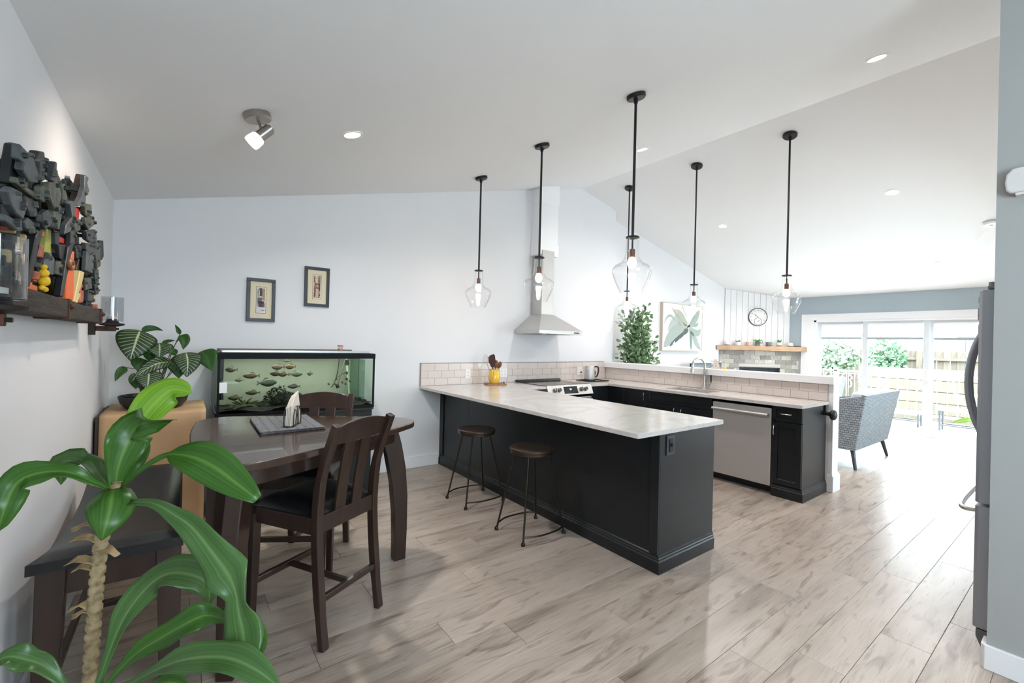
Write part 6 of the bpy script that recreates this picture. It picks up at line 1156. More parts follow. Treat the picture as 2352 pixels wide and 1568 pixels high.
# ------------------------------------------------------------------ corner fireplace
S2_ = math.sqrt(0.5)
def FP(s, d, z):
    """point on the corner fireplace: s along the face from its wall end by the canvas, d in front of the panelling"""
    return Vector((9.255+s*S2_-d*S2_, 4.842-s*S2_-d*S2_, z))
MF = Matrix(((S2_, -S2_, 0, 9.255), (-S2_, -S2_, 0, 4.842), (0, 0, 1, 0), (0, 0, 0, 1)))   # local (s, d, z) -> world
def fbox(mb, s0, s1, d0, d1, z0, z1):
    mb.box(s0, s1, d0, d1, z0, z1, MF); mb.f = [f if True else f for f in mb.f]; return mb
W_ = 1.29
def fireplace():
    wc = thing('wall_corner', 'white vertical board panelling above the corner fireplace', None, (9.255, 4.842, 0), kind='structure'); n = 11; bw_ = W_/n
    MB().box(0.0, W_, -0.05, 0.0, 0, 2.52, MF).build('backing', WALL, wc)
    for k in range(n):
        s0, s1 = k*bw_+0.003, (k+1)*bw_-0.003
        za, zb = [zc((MF @ Vector((s, 0.012, 0))).x)-0.004 for s in (s0, s1)]
        MB().add([(s0, 0, 1.4), (s1, 0, 1.4), (s1, 0.012, 1.4), (s0, 0.012, 1.4), (s0, 0, za), (s1, 0, zb), (s1, 0.012, zb), (s0, 0.012, za)], [(0, 1, 2, 3), (7, 6, 5, 4), (0, 4, 5, 1), (1, 5, 6, 2), (2, 6, 7, 3), (3, 7, 4, 0)], MF).build('board', TRIM, wc)
    f = thing('fireplace', 'corner fireplace faced with whitewashed grey bricks around a dark insert', 'fireplace', tuple(FP(W_/2, 0.15, 0))); BR = mat('grey_brick', 'aaa69f', 0.85, var=(22, 'c6c2ba', 0.35, 0.7), bump=(60, 0.5), rnd=0.16)
    d = 0.135; s0, s1 = -0.13, W_+0.13; fs0, fs1, fz1 = 0.28, 1.06, 1.045
    MB().box(s0+0.01, fs0, 0.0, d-0.006, 0, 1.388, MF).box(fs1, s1-0.01, 0.0, d-0.006, 0, 1.388, MF).box(fs0, fs1, 0.0, d-0.006, fz1, 1.388, MF).box(fs0, fs1, 0, d-0.006, 0, 0.35, MF).build('mortar', mat('mortar', 'c9c4bc', 0.95), f)
    bwid, bh, g = 0.202, 0.0915, 0.005; r = 0; z = 1.388; rnd = random.Random(3); tones = [BR, mat('light_brick', 'c9c5bc', 0.85, var=(22, 'b3aea5', 0.35, 0.7), bump=(60, 0.5), rnd=0.10), mat('dark_brick', '8f8b86', 0.85, var=(22, 'a5a19b', 0.35, 0.7), bump=(60, 0.5), rnd=0.12)]
    while z > 0.02:
        z0 = max(z-bh, 0.0); s = s0-(0.0 if r % 2 else bwid*0.55)
        while s < s1:
            a, b = max(s, s0), min(s+bwid, s1); segs = [(a, b)]
            if z0 < fz1-0.01 and z > 0.36:
                segs = []
                if a < fs0-0.02: segs.append((a, min(b, fs0)))
                if b > fs1+0.02: segs.append((max(a, fs1), b))
            for a, b in segs:
                if b-a > 0.03: MB().box(a+g/2, b-g/2, d-0.02, d+rnd.uniform(0, 0.006), z0+g/2, z-g/2, MF).build('brick', rnd.choice(tones), f, bevel=0.003, seg=1)
            s += bwid
        z -= bh; r += 1
    FD = mat('insert_black', '1f262b', 0.35); ins = MB().box(fs0, fs0+0.03, 0.02, d+0.012, 0.35, fz1, MF).box(fs1-0.03, fs1, 0.02, d+0.012, 0.35, fz1, MF).box(fs0, fs1, 0.02, d+0.012, fz1-0.03, fz1, MF).box(fs0, fs1, 0.02, d+0.012, 0.35, 0.38, MF).build('insert_frame', FD, f)
    MB().box(fs0+0.03, fs1-0.03, 0.06, 0.075, 0.38, fz1-0.03, MF).build('insert_glass', BLACKG, ins)
    for k in range(3): MB().box(fs0+0.03, fs1-0.03, 0.078, d+0.004, fz1-0.052-k*0.02, fz1-0.046-k*0.02, MF).build('louvre', mat('louvre_blue', '46555f', 0.4), ins)
    o = MB().box(-0.215, W_+0.245, 0.0, 0.255, 1.392, 1.488, MF).build('mantel_shelf', mat('mantel_oak', 'c3a384', 0.6, var=(8, 'a9876a', 0.35, 0.7), stretch=(1, 1, 6)), None, bevel=0.005); tag(o, 'thick light oak mantel shelf on the corner fireplace', 'mantel')
    # clock
    c = thing('wall_clock', 'round white wall clock with a thin dark rim and small subdial', 'clock', tuple(FP(0.655, 0.013, 2.10))); MC = Matrix.Translation(FP(0.655, 0.0125, 2.10)) @ Matrix(((S2_, 0, -S2_, 0), (-S2_, 0, -S2_, 0), (0, 1, 0, 0), (0, 0, 0, 1)))
    RM = mat('clock_rim', '30363c', 0.4)
    MB().lathe([(0.178, 0), (0.186, 0.0), (0.186, 0.03), (0.176, 0.034), (0.174, 0.024)], 56, MC, cap=False).build('rim', RM, c, smooth=True)
    fc = MB().lathe([(0.001, 0.024), (0.176, 0.024)], 56, MC, cap=False).build('dial', mat('dial_white', 'e9e8e4', 0.6), c)
    m = MB()
    for hh in range(1, 13):
        if hh == 6: continue
        v, fcs = text_mesh(str(hh), 0.036); a = R(90-30*hh); m.add(v, fcs, MC @ Matrix.Translation((0.14*math.cos(a), 0.14*math.sin(a), 0.0252)))
    m.build('numerals', RM, fc)
    MB().lathe([(0.072, 0.0245), (0.078, 0.0245), (0.078, 0.027), (0.072, 0.027)], 40, MC @ Matrix.Translation((0, -0.092, 0)), cap=False).build('subdial_ring', RM, fc)
    m = MB()
    for k in range(12):
        if 5 <= k <= 7: continue
        a = R(90-30*k); m.box(-0.0012, 0.0012, 0.052, 0.064, 0.0248, 0.0256, MC @ Matrix.Translation((0, -0.092, 0)) @ Matrix.Rotation(-R(30*k), 4, 'Z'))
    m.build('subdial_marks', RM, fc)
    for nm, ang, L, w in (('hour_hand', 54.5, 0.075, 0.006), ('minute_hand', 50.0, 0.11, 0.0045)): MB().box(-w/2, w/2, -0.015, L, 0.0275 if nm[0] == 'h' else 0.0295, 0.0288 if nm[0] == 'h' else 0.031, MC @ Matrix.Rotation(R(ang), 4, 'Z')).build(nm, BLACKM, c)
    MB().box(-0.003, 0.003, -0.02, 0.045, 0.0262, 0.0275, MC @ Matrix.Translation((0, -0.092, 0)) @ Matrix.Rotation(R(-55), 4, 'Z')).build('subdial_hand', BLACKM, c)
    # things on the mantel
    zt = 1.4885
    CW = mat('pot_white', 'e6e4e0', 0.5); PK = mat('mug_pink', 'd3b3a6', 0.5); GY = mat('mug_grey', '77797b', 0.5)
    def vessel(nm, lab, cat, s, prof, m_, extra=None, base=None):
        t = thing(nm, lab, cat, tuple(FP(s, 0.12, zt))); M = Matrix.Translation(FP(s, 0.12, zt)); MB().lathe(prof, 24, M).build('body', m_, t, smooth=True)
        if base: MB().lathe(base[0], 24, M).build('base', base[1], t, smooth=True)
        return t, M
    side = Vector((S2_, -S2_, 0))
    def handle(t, s, sg, r0, z0, z1, m_):
        c_ = FP(s, 0.12, zt); P = [c_+side*sg*r0+Vector((0, 0, z1)), c_+side*sg*(r0+0.03)+Vector((0, 0, z1)), c_+side*sg*(r0+0.034)+Vector((0, 0, (z0+z1)/2)), c_+side*sg*(r0+0.026)+Vector((0, 0, z0)), c_+side*sg*r0+Vector((0, 0, z0))]
        MB().tube(spline(P, 14), 0.006, 8).build('handle', m_, t, smooth=True)
    def sprout(t, s, z, n, L, col, spread, seed, w=0.018):
        rr = random.Random(seed); m_ = mat('succulent_'+col, col, 0.5)
        for k in range(n):
            a = rr.uniform(0, 6.28); e = rr.uniform(0.3, 1)*spread; b = FP(s, 0.12, zt+z); d_ = Vector((math.cos(a)*e, math.sin(a)*e, 1)).normalized()*L*rr.uniform(0.7, 1.1)
            leaf('leaf', [b, b+d_*0.5, b+d_+Vector((math.cos(a), math.sin(a), 0))*L*0.15*spread], w, prof_strap(0.4, 0.5, 0.8), [(-S2_, -S2_, 0.4)], m_, t, 0.3, 0.0, 1, nl=5, nw=2, seed=k)
    pf = [(0.04, 0.0), (0.052, 0.012), (0.056, 0.03), (0.05, 0.06), (0.044, 0.078), (0.02, 0.084)]
    vessel('white_ornament', 'small white rounded ornament farthest along the mantel from the doors', 'ornament', 0.03, pf, CW, base=([(0.052, 0.0), (0.054, 0.01)], mat('orn_brown', '6b5a4c', 0.6)))
    t, M = vessel('succulent_pot', 'white pot with a spiky dark succulent on the mantel', 'plant', 0.235, [(0.04, 0), (0.052, 0.004), (0.055, 0.075), (0.05, 0.078), (0.046, 0.06)], CW); sprout(t, 0.235, 0.06, 18, 0.07, '6b7a55', 1.6, 1)
    t, M = vessel('pink_mug', 'pale pink mug on the mantel', 'mug', 0.445, [(0.035, 0), (0.046, 0.006), (0.047, 0.08), (0.043, 0.082), (0.041, 0.012)], PK); handle(t, 0.445, -1, 0.044, 0.02, 0.065, PK)
    t, M = vessel('grey_jug', 'grey jug holding a bright green succulent on the mantel', 'plant', 0.635, [(0.038, 0), (0.045, 0.006), (0.034, 0.03), (0.046, 0.06), (0.058, 0.085), (0.054, 0.087), (0.04, 0.06)], GY); handle(t, 0.635, 1, 0.054, 0.06, 0.11, GY); sprout(t, 0.635, 0.07, 16, 0.10, '4fae57', 1.3, 2, 0.024)
    t, M = vessel('grey_mug', 'dark grey mug on the mantel', 'mug', 0.845, [(0.035, 0), (0.05, 0.006), (0.052, 0.084), (0.048, 0.086), (0.045, 0.012)], GY); handle(t, 0.845, 1, 0.05, 0.02, 0.07, GY)
    t, M = vessel('succulent_pot', 'white and tan pot with an upright green aloe on the mantel', 'plant', 1.05, [(0.044, 0.028), (0.047, 0.03), (0.048, 0.082), (0.044, 0.084), (0.042, 0.05)], CW, base=([(0.04, 0.0), (0.046, 0.002), (0.047, 0.029)], mat('pot_tan', 'c08f66', 0.6))); sprout(t, 1.05, 0.06, 14, 0.09, '4c8a4a', 0.7, 3)
    vessel('white_ornament', 'small white rounded ornament on the mantel end by the doors', 'ornament', 1.26, pf, CW, base=([(0.052, 0.0), (0.054, 0.01)], mat('orn_brown', '6b5a4c', 0.6)))
    o = MB().box(1.36, 1.50, 0.06, 0.18, zt, zt+0.014, MF).build('black_remote', BLACKM, None, bevel=0.003); tag(o, 'flat black remote on the mantel end by the doors', 'remote')
fireplace()
# ------------------------------------------------------------------ flower canvas
def canvas():
    x0, x1, z0, z1 = 6.98, 8.285, 1.365, 2.23; yf = YL-0.055; t = thing('flower_canvas', 'large canvas of a grey-green flower in a pale wooden frame, on the living room wall', 'painting', ((x0+x1)/2, YL, z0))
    MB().box(x0-0.012, x0, yf-0.006, YL-0.001, z0-0.012, z1+0.012).box(x1, x1+0.012, yf-0.006, YL-0.001, z0-0.012, z1+0.012).box(x0, x1, yf-0.006, YL-0.001, z0-0.012, z0).box(x0, x1, yf-0.006, YL-0.001, z1, z1+0.012).build('frame', mat('canvas_frame', 'c2b6a8', 0.6), t)
    c = MB().box(x0, x1, yf, YL-0.001, z0, z1).build('canvas', mat('canvas_white', 'eeedec', 0.8), t); W, Hh = x1-x0, z1-z0; L = [0]
    def stroke(pts, w, col, prof=None):
        S = spline([(u, v, 0) for u, v in pts], 14); vs = []; fs = []; prof = prof or (lambda q: math.sin(math.pi*q)**0.6)
        for i, p in enumerate(S):
            tg = (S[min(i+1, 14)]-S[max(i-1, 0)]); tg = Vector((tg.x*W, tg.y*Hh, 0)).normalized(); n_ = Vector((-tg.y, tg.x, 0)); w_ = w*1.35*max(prof(i/14), 0.03)*0.5; q = Vector((x0+p.x*W, z0+p.y*Hh, 0))
            for s in (-1, 1): r_ = q+n_*s*w_; vs.append((min(max(r_.x, x0+0.002), x1-0.002), yf-0.0006-0.0002*L[0], min(max(r_.y, z0+0.002), z1-0.002)))
        for i in range(14): fs.append((i*2, i*2+1, i*2+3, i*2+2))
        L[0] += 1; MB().add(vs, fs).build('painted_petal', mat('paint_'+col, col, 0.8), c)
    ct = (0.64, 0.52)
    for pts, w, col in (([ct, (0.45, 0.62), (0.3, 0.58), (0.12, 0.42)], 0.22, 'b0b8b4'), ([ct, (0.4, 0.45), (0.2, 0.28), (0.03, 0.06)], 0.20, 'a3ada8'), ([ct, (0.5, 0.62), (0.4, 0.75), (0.27, 0.86)], 0.17, 'adafa2'), ([(0.35, 0.80), (0.3, 0.84), (0.26, 0.88)], 0.06, 'd2bb95'),
                        ([(0.50, 0.6), (0.38, 0.72), (0.28, 0.82), (0.2, 0.92)], 0.03, '9aa6a0'), ([ct, (0.74, 0.62), (0.85, 0.78), (0.92, 0.92)], 0.12, '9da8a2'), ([ct, (0.72, 0.66), (0.78, 0.74), (0.80, 0.80)], 0.05, '8fa69b'), ([(0.75, 0.55), (0.85, 0.58), (0.90, 0.64)], 0.05, '93a79d'),
                        ([ct, (0.78, 0.42), (0.9, 0.40), (0.97, 0.5)], 0.10, '9ca8a2'), ([(0.6, 0.45), (0.50, 0.36), (0.30, 0.20), (0.16, 0.08)], 0.06, '59605f'), ([(0.64, 0.46), (0.56, 0.42), (0.5, 0.36)], 0.08, '5e6664'), ([ct, (0.72, 0.40), (0.80, 0.28), (0.88, 0.14), (0.99, 0.01)], 0.10, 'a2aca8'),
                        ([(0.66, 0.44), (0.74, 0.38), (0.80, 0.32)], 0.04, '5f6a67'), ([(0.67, 0.45), (0.70, 0.3), (0.71, 0.15), (0.72, 0.0)], 0.05, '6e9183'), ([(0.30, 0.20), (0.26, 0.1), (0.22, 0.0)], 0.05, 'd2dbd7'), ([(0.42, 0.25), (0.4, 0.18), (0.38, 0.13)], 0.05, 'd6dedb'),
                        ([(0.02, 0.55), (0.08, 0.68), (0.16, 0.74), (0.24, 0.70), (0.32, 0.60)], 0.035, 'a0aca8'), ([ct, (0.64, 0.53), (0.63, 0.56), (0.66, 0.60)], 0.10, 'c2cec4'), ([(0.34, 0.64), (0.40, 0.58), (0.47, 0.55)], 0.04, '9aa39d'), ([(0.48, 0.62), (0.55, 0.56), (0.60, 0.55)], 0.02, '6d6a55')): stroke(pts, w, col)
canvas()
# ------------------------------------------------------------------ leafy tree behind the half wall
def tree():
    bx, by = 5.73, 4.37; t = thing('artificial_tree', 'leafy green artificial tree in a pot behind the half wall', 'tree', (bx, by, 0)); rnd = random.Random(12); BK = mat('tree_bark', '7d6a4c', 0.8)
    MB().lathe([(0.13, 0), (0.15, 0.01), (0.19, 0.36), (0.18, 0.37), (0.165, 0.33)], 28, Matrix.Translation((bx, by, 0))).build('pot', mat('basket_tan', 'b59a78', 0.8), t, smooth=True)
    LM = [mat('tree_leaf_a', '7b9a70', 0.45), mat('tree_leaf_b', '62845a', 0.45), mat('tree_leaf_c', '94ae88', 0.45)]
    for k in range(13):
        a = 2*math.pi*k/13+rnd.uniform(-0.3, 0.3); rr = rnd.uniform(0.06, 0.24); h = rnd.uniform(1.55, 2.05) if k % 3 else rnd.uniform(1.25, 1.6)
        tip = Vector((bx+rr*math.cos(a), by+rr*math.sin(a), h)); P = spline([(bx+0.05*math.cos(a), by+0.05*math.sin(a), 0.33), (bx+0.08*math.cos(a), by+0.08*math.sin(a), 0.9), tip-Vector((0, 0, 0.3)), tip], 40)
        br = MB().tube(P, [0.011-0.0002*i for i in range(41)], 6).build('branch', BK, t, smooth=True)
        ms = [MB(), MB(), MB()]
        for i in range(120):
            u = rnd.uniform(0.40, 1.0); p = P[min(int(u*40), 40)]; d = Vector((rnd.uniform(-1, 1), rnd.uniform(-1, 1), rnd.uniform(-0.5, 0.8))).normalized(); c = p+d*rnd.uniform(0.02, 0.13); L = rnd.uniform(0.055, 0.085); w = L*0.30
            tn = (d+Vector((rnd.uniform(-0.5, 0.5), rnd.uniform(-0.5, 0.5), rnd.uniform(-0.3, 0.5)))).normalized(); sd = tn.orthogonal().normalized(); sd = (Matrix.Rotation(rnd.uniform(0, 6.28), 3, tn) @ sd); nn = tn.cross(sd)
            pts = [c, c+tn*L*0.3+sd*w*0.85+nn*0.003, c+tn*L*0.65+sd*w, c+tn*L*0.92+sd*w*0.45, c+tn*L, c+tn*L*0.92-sd*w*0.45, c+tn*L*0.65-sd*w, c+tn*L*0.3-sd*w*0.85+nn*0.003, c+tn*L*0.5-nn*0.004]
            ms[rnd.choice((0, 0, 1, 1, 2))].add(pts, [(i_, (i_+1) % 8, 8) for i_ in range(8)])
        for mm, q in zip(ms, LM):
            o = mm.build('leaves', q, br); o['kind'] = 'stuff'
tree()
# ------------------------------------------------------------------ wicker seating
def wicker_mat():
    m = mat('grey_wicker', '868d92', 0.55); nt = m.node_tree; b = nt.nodes['Principled BSDF']; L = nt.links
    uv = nt.nodes.new('ShaderNodeUVMap'); mp = nt.nodes.new('ShaderNodeMapping'); mp.inputs['Scale'].default_value = (1, 1, 1); L.new(uv.outputs[0], mp.inputs[0])
    bt = nt.nodes.new('ShaderNodeTexBrick'); bt.inputs['Scale'].default_value = 30; bt.inputs['Color1'].default_value = lin('9aa2a7'); bt.inputs['Color2'].default_value = lin('848b91'); bt.inputs['Mortar'].default_value = lin('3a4046')
    bt.inputs['Mortar Size'].default_value = 0.06; bt.inputs['Brick Width'].default_value = 1.2; bt.inputs['Row Height'].default_value = 0.55; bt.inputs['Mortar Smooth'].default_value = 0.6
    L.new(mp.outputs[0], bt.inputs['Vector']); L.new(bt.outputs['Color'], b.inputs['Base Color'])
    bp = nt.nodes.new('ShaderNodeBump'); bp.inputs['Strength'].default_value = 0.9; bp.inputs['Distance'].default_value = 0.008; bp.invert = True; L.new(bt.outputs['Fac'], bp.inputs['Height']); L.new(bp.outputs[0], b.inputs['Normal']); return m
WK = wicker_mat()
def wslab(name, q, th, parent):
    """wicker panel from 4 corner points (counter-clockwise seen from outside), with thickness"""
    q = [Vector(p) for p in q]; n_ = (q[1]-q[0]).cross(q[3]-q[0]).normalized(); vs = q+[p-n_*th for p in q]
    o = MB().add(vs, [(0, 1, 2, 3), (7, 6, 5, 4), (0, 4, 5, 1), (1, 5, 6, 2), (2, 6, 7, 3), (3, 7, 4, 0)]).build(name, WK, parent, bevel=0.012)
    ul = o.data.uv_layers.new(name='UVMap'); Lw, Lh = (q[1]-q[0]).length, (q[3]-q[0]).length; uvm = [(0, 0), (Lw, 0), (Lw, Lh), (0, Lh)]
    for lp in o.data.loops: ul.data[lp.index].uv = uvm[lp.vertex_index % 4]
    return o
def loveseat(lab, nm, cx, y0, W, D, rz=0.0, z0=0.225, zt=0.905):
    t = thing(nm, lab, 'sofa' if W > 1 else 'chair', (cx, y0, 0), rz); M = WM[t.name]; w = W/2
    P = lambda x, y, z: M @ Vector((x, y, z))
    wslab('back', [P(-w, 0, z0), P(w, 0, z0), P(w+0.10, -0.10, zt), P(-w-0.02, -0.10, zt)], 0.05, t)
    wslab('side', [P(-w, D, z0), P(-w, 0, z0), P(-w-0.02, -0.10, zt), P(-w-0.06, D, zt-0.22)], 0.05, t)
    wslab('side', [P(w, 0, z0), P(w, D, z0), P(w+0.10, D, zt-0.22), P(w+0.10, -0.10, zt)], 0.05, t)
    wslab('seat_base', [P(-w+0.01, D, z0), P(w-0.01, D, z0), P(w-0.01, D, z0+0.16), P(-w+0.01, D, z0+0.16)], 0.05, t)
    MB().box(-w+0.03, w-0.03, 0.03, D-0.01, z0+0.01, z0+0.14).build('seat_deck', BLACKM, t, world=False)
    CU = mat('seat_cushion', 'e4e6e8', 0.85)
    MB().box(-w+0.07, w-0.07, 0.16, D-0.02, z0+0.145, z0+0.28).build('seat_cushion', CU, t, bevel=0.04, seg=4, world=False)
    MB().prism([(0.03, z0+0.285), (0.16, z0+0.285), (0.07, zt+0.03), (-0.05, zt+0.03)], -w+0.08, w-0.08, 'x').build('back_cushion', CU, t, bevel=0.035, seg=4, world=False)
    LG = mat('wicker_leg', '31383d', 0.4)
    for sx in (-1, 1):
        for yy, dy in ((0.05, -0.05), (D-0.06, 0.04)): MB().cyl((sx*(w-0.08), yy, z0+0.01), (sx*(w-0.02), yy+dy, 0), 0.026, 12, 0.017).build('leg', LG, t, smooth=True, world=False)
    return t
loveseat('grey wicker loveseat with its woven back to the kitchen, beside the white end post', 'wicker_loveseat', 7.16, 1.76, 1.34, 0.8)
loveseat('grey wicker armchair mostly hidden behind the half wall ledge', 'wicker_armchair', 8.6, 2.70, 0.72, 0.72, 0.0, 0.225, 0.985)
# low console and wooden ornament by the living room wall
tv = thing('console_screen', 'low flat dark screen standing on a console under the flower canvas', 'screen', (8.1, 4.6, 0.9))
MB().box(7.62, 8.72, 4.60, 4.63, 0.52, 1.125).build('bezel', BLACKM, tv, bevel=0.004); MB().box(7.64, 8.70, 4.597, 4.601, 0.55, 1.105).build('glass', mat('screen_glass', '566069', 0.25), tv); MB().box(8.0, 8.34, 4.5, 4.74, 0.505, 0.52).build('foot', BLACKM, tv)
cs = thing('media_console', 'white low media console below the screen', 'console', (8.1, 4.62, 0)); MB().box(7.4, 8.8, 4.42, 4.83, 0.06, 0.504).build('body', mat('console_white', 'e3e1dd', 0.5), cs, bevel=0.004); MB().box(7.45, 8.75, 4.45, 4.8, 0, 0.06).build('plinth', BLACKM, cs)
for i, x in enumerate((7.42, 7.885, 8.35)): MB().box(x, x+0.44, 4.405, 4.42, 0.08, 0.485).build('door', mat('console_white', 'e3e1dd', 0.5), cs, bevel=0.003)
orn = thing('wooden_ornament', 'pale stacked wooden letter ornament on the white ledge beyond the faucet', 'ornament', (5.36, 2.95, 1.167)); OM = mat('ornament_pale', 'd9cdc4', 0.7)
for (a0, a1, b0, b1) in ((-0.055, 0.06, 0.0, 0.022), (-0.03, 0.0, 0.022, 0.05), (0.012, 0.045, 0.022, 0.055), (-0.05, 0.03, 0.05, 0.068), (-0.025, 0.04, 0.068, 0.084), (-0.065, 0.065, 0.084, 0.101), (-0.018, 0.022, 0.101, 0.118)):
    MB().box(5.352, 5.368, 2.905-a1, 2.905-a0, 1.167+b0, 1.167+b1).build('block', OM, orn, bevel=0.002)
yl = MB().ball((5.33, 2.775, 1.186), 0.018, 14, 8, (1.3, 1.5, 1)).build('yellow_lemon', mat('lemon', 'e8b83c', 0.5), None, smooth=True); tag(yl, 'yellow lemon on the white ledge beside the wooden ornament', 'fruit')
rg = thing('floor_vent', 'white slotted floor register near the patio doors', 'vent', (9.7, 1.4, 0.0)); MB().box(9.62, 9.78, 1.12, 1.50, 0.0005, 0.005).build('plate', WHITE, rg)
for k in range(10): MB().box(9.64, 9.76, 1.145+k*0.035, 1.157+k*0.035, 0.0045, 0.0058).build('slot', BLACKM, rg)
# ------------------------------------------------------------------ outside
def outside():
    gd = struct('ground', MB().box(10.3, 40, -14, 20, -0.6, -0.5), mat('lawn', '5c6a4a', 0.95, var=(3, '6b7a58', 0.35, 0.7), bump=(40, 0.6)), 'sunlit lawn beyond the deck')
    dk = struct('deck', MB().box(10.31, 13.0, -1.2, 5.6, -0.5, -0.075), mat('deck_frame', '8a8178', 0.8), 'weathered deck outside the patio doors'); DB = mat('deck_board', 'dcd9d5', 0.75, var=(6, 'cdc8c2', 0.35, 0.7), stretch=(5, 1, 1), rnd=0.08)
    b0 = MB().box(0, 0.138, 0, 6.8, 0, 0.03).build('deck_board', DB, dk, bevel=0.004, seg=1, world=False); b0.location = (10.315, -1.2, -0.075)
    for k in range(1, 19): share(b0, 'deck_board', dk, (10.315+k*0.142, -1.2, -0.075))
    r = thing('deck_railing', 'white deck railing with slim balusters', 'railing', (12.85, 2.2, -0.045)); RW = mat('railing_white', 'ecebe8', 0.5); xr = 12.85
    MB().box(xr-0.045, xr+0.045, -1.1, 5.5, 0.93, 0.97).build('top_rail', RW, r, bevel=0.005); MB().box(xr-0.02, xr+0.02, -1.1, 5.5, 0.06, 0.11).build('bottom_rail', RW, r)
    for y in (-1.05, 0.6, 2.25, 3.9, 5.45): MB().box(xr-0.045, xr+0.045, y-0.045, y+0.045, -0.045, 1.02).build('post', RW, r, bevel=0.005)
    bl = MB().box(-0.006, 0.006, -0.006, 0.006, 0.11, 0.93).build('baluster', mat('baluster_grey', 'aab0b2', 0.5), r, world=False); y = -0.95; first = True
    while y < 5.4:
        if min(abs(y-p) for p in (-1.05, 0.6, 2.25, 3.9, 5.45)) > 0.06:
            if first: bl.location = (0, y-2.2, 0.045); first = False
            else: share(bl, 'baluster', r, (0, y-2.2, 0.045))
        y += 0.16
    s = thing('icicle_lights', 'white icicle string lights draped along the deck railing', 'string lights', (xr-0.06, 2.2, 0.9)); rnd = random.Random(6); y = -1.0; SW = mat('string_white', 'f6f4ee', 0.5)
    MB().tube([(xr-0.055, -1.05+i*0.13, 0.905-0.02*abs(math.sin(i*0.8))) for i in range(50)], 0.006, 5).build('wire', SW, s)
    while y < 5.3:
        L = rnd.uniform(0.18, 0.5); pts = [(xr-0.058+rnd.uniform(-0.008, 0.008), y+rnd.uniform(-0.018, 0.018), 0.9-L*i/8) for i in range(9)]
        d = MB().tube(pts, 0.007, 5).build('strand', SW, s); m = MB()
        for p in pts[1:]: m.cyl(p, (p[0]-0.01, p[1]+rnd.choice((-1, 1))*0.03, p[2]-0.01), 0.006, 5)
        m.build('bulbs', SW, d); y += rnd.uniform(0.15, 0.22)
    WH = mat('patio_white', 'e9e9e6', 0.5); BK = mat('patio_black', '23282c', 0.5)
    for lab, x, y, L, D, z in (('white-topped patio bench outside, nearer the fireplace side', 11.8, 2.53, 0.85, 0.34, 0.30), ('white-topped patio bench outside, nearer the refrigerator side', 11.7, 1.55, 0.7, 0.34, 0.43)):
        t = thing('patio_bench', lab, 'bench', (x, y, -0.045), 0, 'patio benches on the deck'); MB().box(-D/2, D/2, -L/2, L/2, z-0.04, z).build('seat', WH, t, world=False, bevel=0.004)
        for sx in (-1, 1):
            for sy in (-1, 1): MB().box(sx*(D/2-0.04)-0.015, sx*(D/2-0.04)+0.015, sy*(L/2-0.06)-0.015, sy*(L/2-0.06)+0.015, 0.0, z-0.04).build('leg', BK, t, world=False)
            MB().box(sx*(D/2-0.04)-0.01, sx*(D/2-0.04)+0.01, -L/2+0.06, L/2-0.06, 0.10, 0.125).build('stretcher', BK, t, world=False)
    t = thing('patio_table', 'white round patio table on the deck', 'table', (12.2, 1.1, -0.045)); MB().lathe([(0.42, 0.66), (0.44, 0.67), (0.44, 0.69), (0.42, 0.70)], 32).build('top', WH, t, world=False, smooth=True)
    for a in (0.5, 1.95, 3.6, 5.2): MB().cyl((0.12*math.cos(a), 0.12*math.sin(a), 0.66), (0.34*math.cos(a), 0.34*math.sin(a), 0.0), 0.014, 8).build('leg', BK, t, world=False)
    pp = thing('patio_plant', 'green potted shrub outside by the railing', 'plant', (12.35, 0.95, -0.045)); rnd = random.Random(9)
    # bushy planter
    MB().lathe([(0.15, 0), (0.2, 0.36), (0.18, 0.36), (0.17, 0.3)], 20).build('pot', BK, pp, world=False, smooth=True); pp.location = (13.35, 1.1, -0.5); WM[pp.name] = Matrix.Translation(pp.location)
    def crown(parent, c, rad, n, L, col, seed):
        rr = random.Random(seed); m = MB(); c = Vector(c)
        for k in range(n):
            d = Vector((rr.gauss(0, 1), rr.gauss(0, 1), rr.gauss(0, 1))).normalized(); p = c+Vector((d.x*rad[0], d.y*rad[1], d.z*rad[2]))*(rr.random()**0.4); tn = Vector((rr.uniform(-1, 1), rr.uniform(-1, 1), rr.uniform(-0.6, 0.6))).normalized(); sd = tn.orthogonal().normalized(); sd = Matrix.Rotation(rr.uniform(0, 6.28), 3, tn) @ sd; l = L*rr.uniform(0.6, 1.2)
            m.add([p-tn*l/2, p+sd*l*0.3, p+tn*l/2, p-sd*l*0.3], [(0, 1, 2, 3)])
        o = m.build('foliage', mat('foliage_'+col, col, 0.6), parent); o['kind'] = 'stuff'
    MB().cyl((13.35, 1.1, -0.2), (13.35, 1.1, 0.5), 0.03, 8).build('stem', mat('trunk', '6d5a48', 0.9), pp); crown(pp, (13.35, 1.1, 0.75), (0.42, 0.42, 0.5), 700, 0.10, '50684a', 1)
    f = thing('garden_fence', 'weathered wooden board fence behind the garden', 'fence', (19.0, 2.5, -0.5)); FW = mat('fence_wood', '66594e', 0.85, var=(5, '574b42', 0.35, 0.7), stretch=(4, 4, 0.6), rnd=0.12)
    bd = MB().box(-0.012, 0.012, 0, 0.145, 0, 2.0).build('fence_board', FW, f, world=False); y = -6.0; first = True
    while y < 14:
        if first: bd.location = (0, y-2.5, 0); first = False
        else: share(bd, 'fence_board', f, (0.0 if int(y*7) % 2 else 0.03, y-2.5, 0))
        y += 0.152
    MB().box(18.9, 19.08, -6, 14, 1.20, 1.27).build('cap_rail', FW, f)
    for y in (-4, -1.5, 1, 3.5, 6, 8.5, 11): MB().box(18.84, 18.98, y-0.07, y+0.07, -0.5, 1.55).build('post', FW, f)
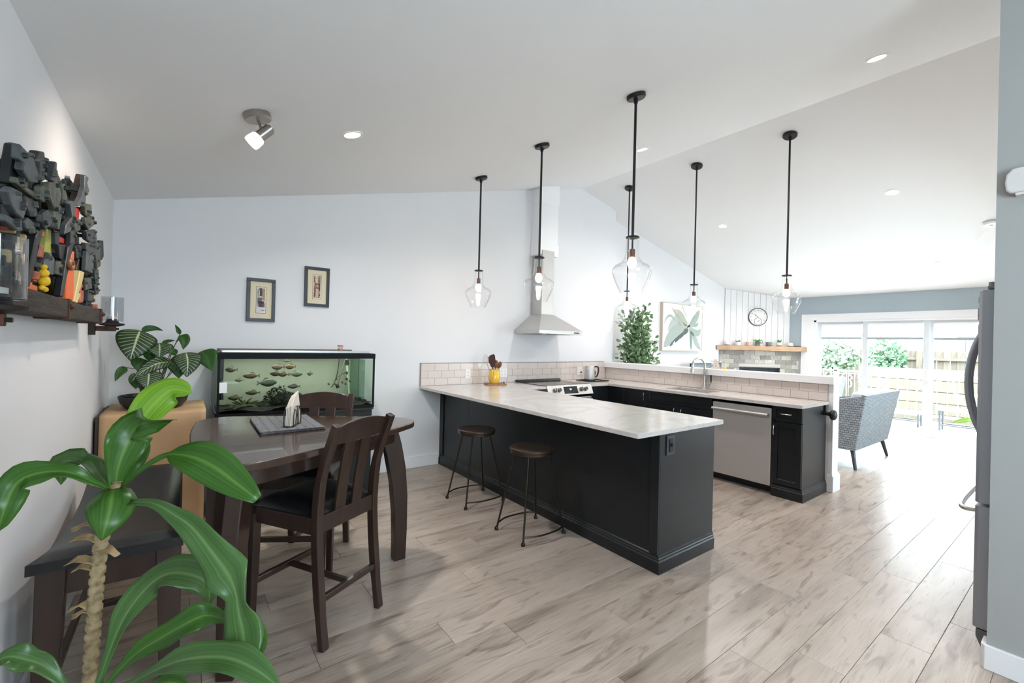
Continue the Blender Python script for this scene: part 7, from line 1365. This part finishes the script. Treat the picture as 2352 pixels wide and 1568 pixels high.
    w = thing('planter_wall', 'long low timber retaining wall in the garden', 'wall', (16.0, 2.5, -0.5))
    for k in range(5): MB().box(16.0, 16.2, -5, 4.3, -0.5+k*0.3, -0.21+k*0.3).build('beam', FW, w, bevel=0.01)
    sh = thing('garden_shed', 'blue-grey board-sided shed beyond the fence', 'shed', (20.6, 0.8, -0.5)); SB = mat('shed_blue', '5d7088', 0.8, rnd=0.06)
    MB().box(20.0, 22.5, -1.2, 2.82, -0.5, 2.5).build('walls', SB, sh)
    for k in range(20): MB().box(19.97, 20.0, -1.2+k*0.201, -1.2+k*0.201+0.192, -0.5, 2.5).build('siding_board', SB, sh)
    MB().prism([(-1.5, 2.5), (3.1, 2.5), (0.8, 3.6)], 19.7, 22.8, 'x').build('roof', mat('shed_roof', '6a6a6c', 0.8), sh)
    for lab, x, y, z, rad, n, L, c in (('broad pale green tree beyond the deck, nearer the fireplace side', 17.7, 5.65, 1.22, (0.7, 0.95, 0.62), 1900, 0.17, '7d8a76'), ('bushy green tree in the middle of the garden view', 17.4, 4.0, 1.15, (0.55, 0.5, 0.75), 1300, 0.16, '5f7a5c')):
        t = thing('garden_tree', lab, 'tree', (x, y, -0.5), 0, 'trees in the garden'); MB().cyl((x, y, -0.5), (x, y, z), 0.09, 8, 0.04).build('trunk', mat('trunk', '6d5a48', 0.9), t, smooth=True); crown(t, (x, y, z), rad, n, L, c, int(x*10))
outside()
# plant with one bright leaf standing by the refrigerator end of the doors
bp_ = thing('broadleaf_plant', 'bright green broad-leaved potted plant beyond the refrigerator', 'plant', (7.55, 0.42, 0)); BL = leaf_mat('bright_leaf', '8cc33a', '9fd04c', rough=0.4, vein='b4dc70'); Mq = Matrix.Translation((7.55, 0.42, 0))
MB().lathe([(0.11, 0), (0.15, 0.26), (0.135, 0.27), (0.12, 0.22)], 24, Mq).build('pot', WHITE, bp_, smooth=True); MB().lathe([(0.001, 0.235), (0.125, 0.235)], 24, Mq, cap=False).build('soil', mat('soil', '241a14', 0.95), bp_)
for k, (m_, e) in enumerate((((7.51, 0.80, 0.655), (7.5, 1.08, 0.596)), ((7.40, 0.55, 0.75), (7.2, 0.75, 0.70)), ((7.72, 0.30, 0.70), (7.95, 0.2, 0.66)), ((7.60, 0.25, 0.78), (7.62, 0.0, 0.74)), ((7.35, 0.35, 0.66), (7.1, 0.3, 0.60)))):
    b = Vector((7.55, 0.42, 0.22)); m_, e = Vector(m_), Vector(e)
    leaf('leaf', [m_, m_.lerp(e, 0.5)+Vector((0, 0, 0.02)), e], 0.10, prof_strap(0.45, 0.2, 0.8), [(-0.5, 0, 0.85)], BL, bp_, 0.15, 0.08, 1.5, nl=10, nw=4, seed=k); MB().tube(spline([b, b.lerp(m_, 0.5)+Vector((0, 0, 0.10)), m_], 10), 0.006, 6).build('stem', BL, bp_)
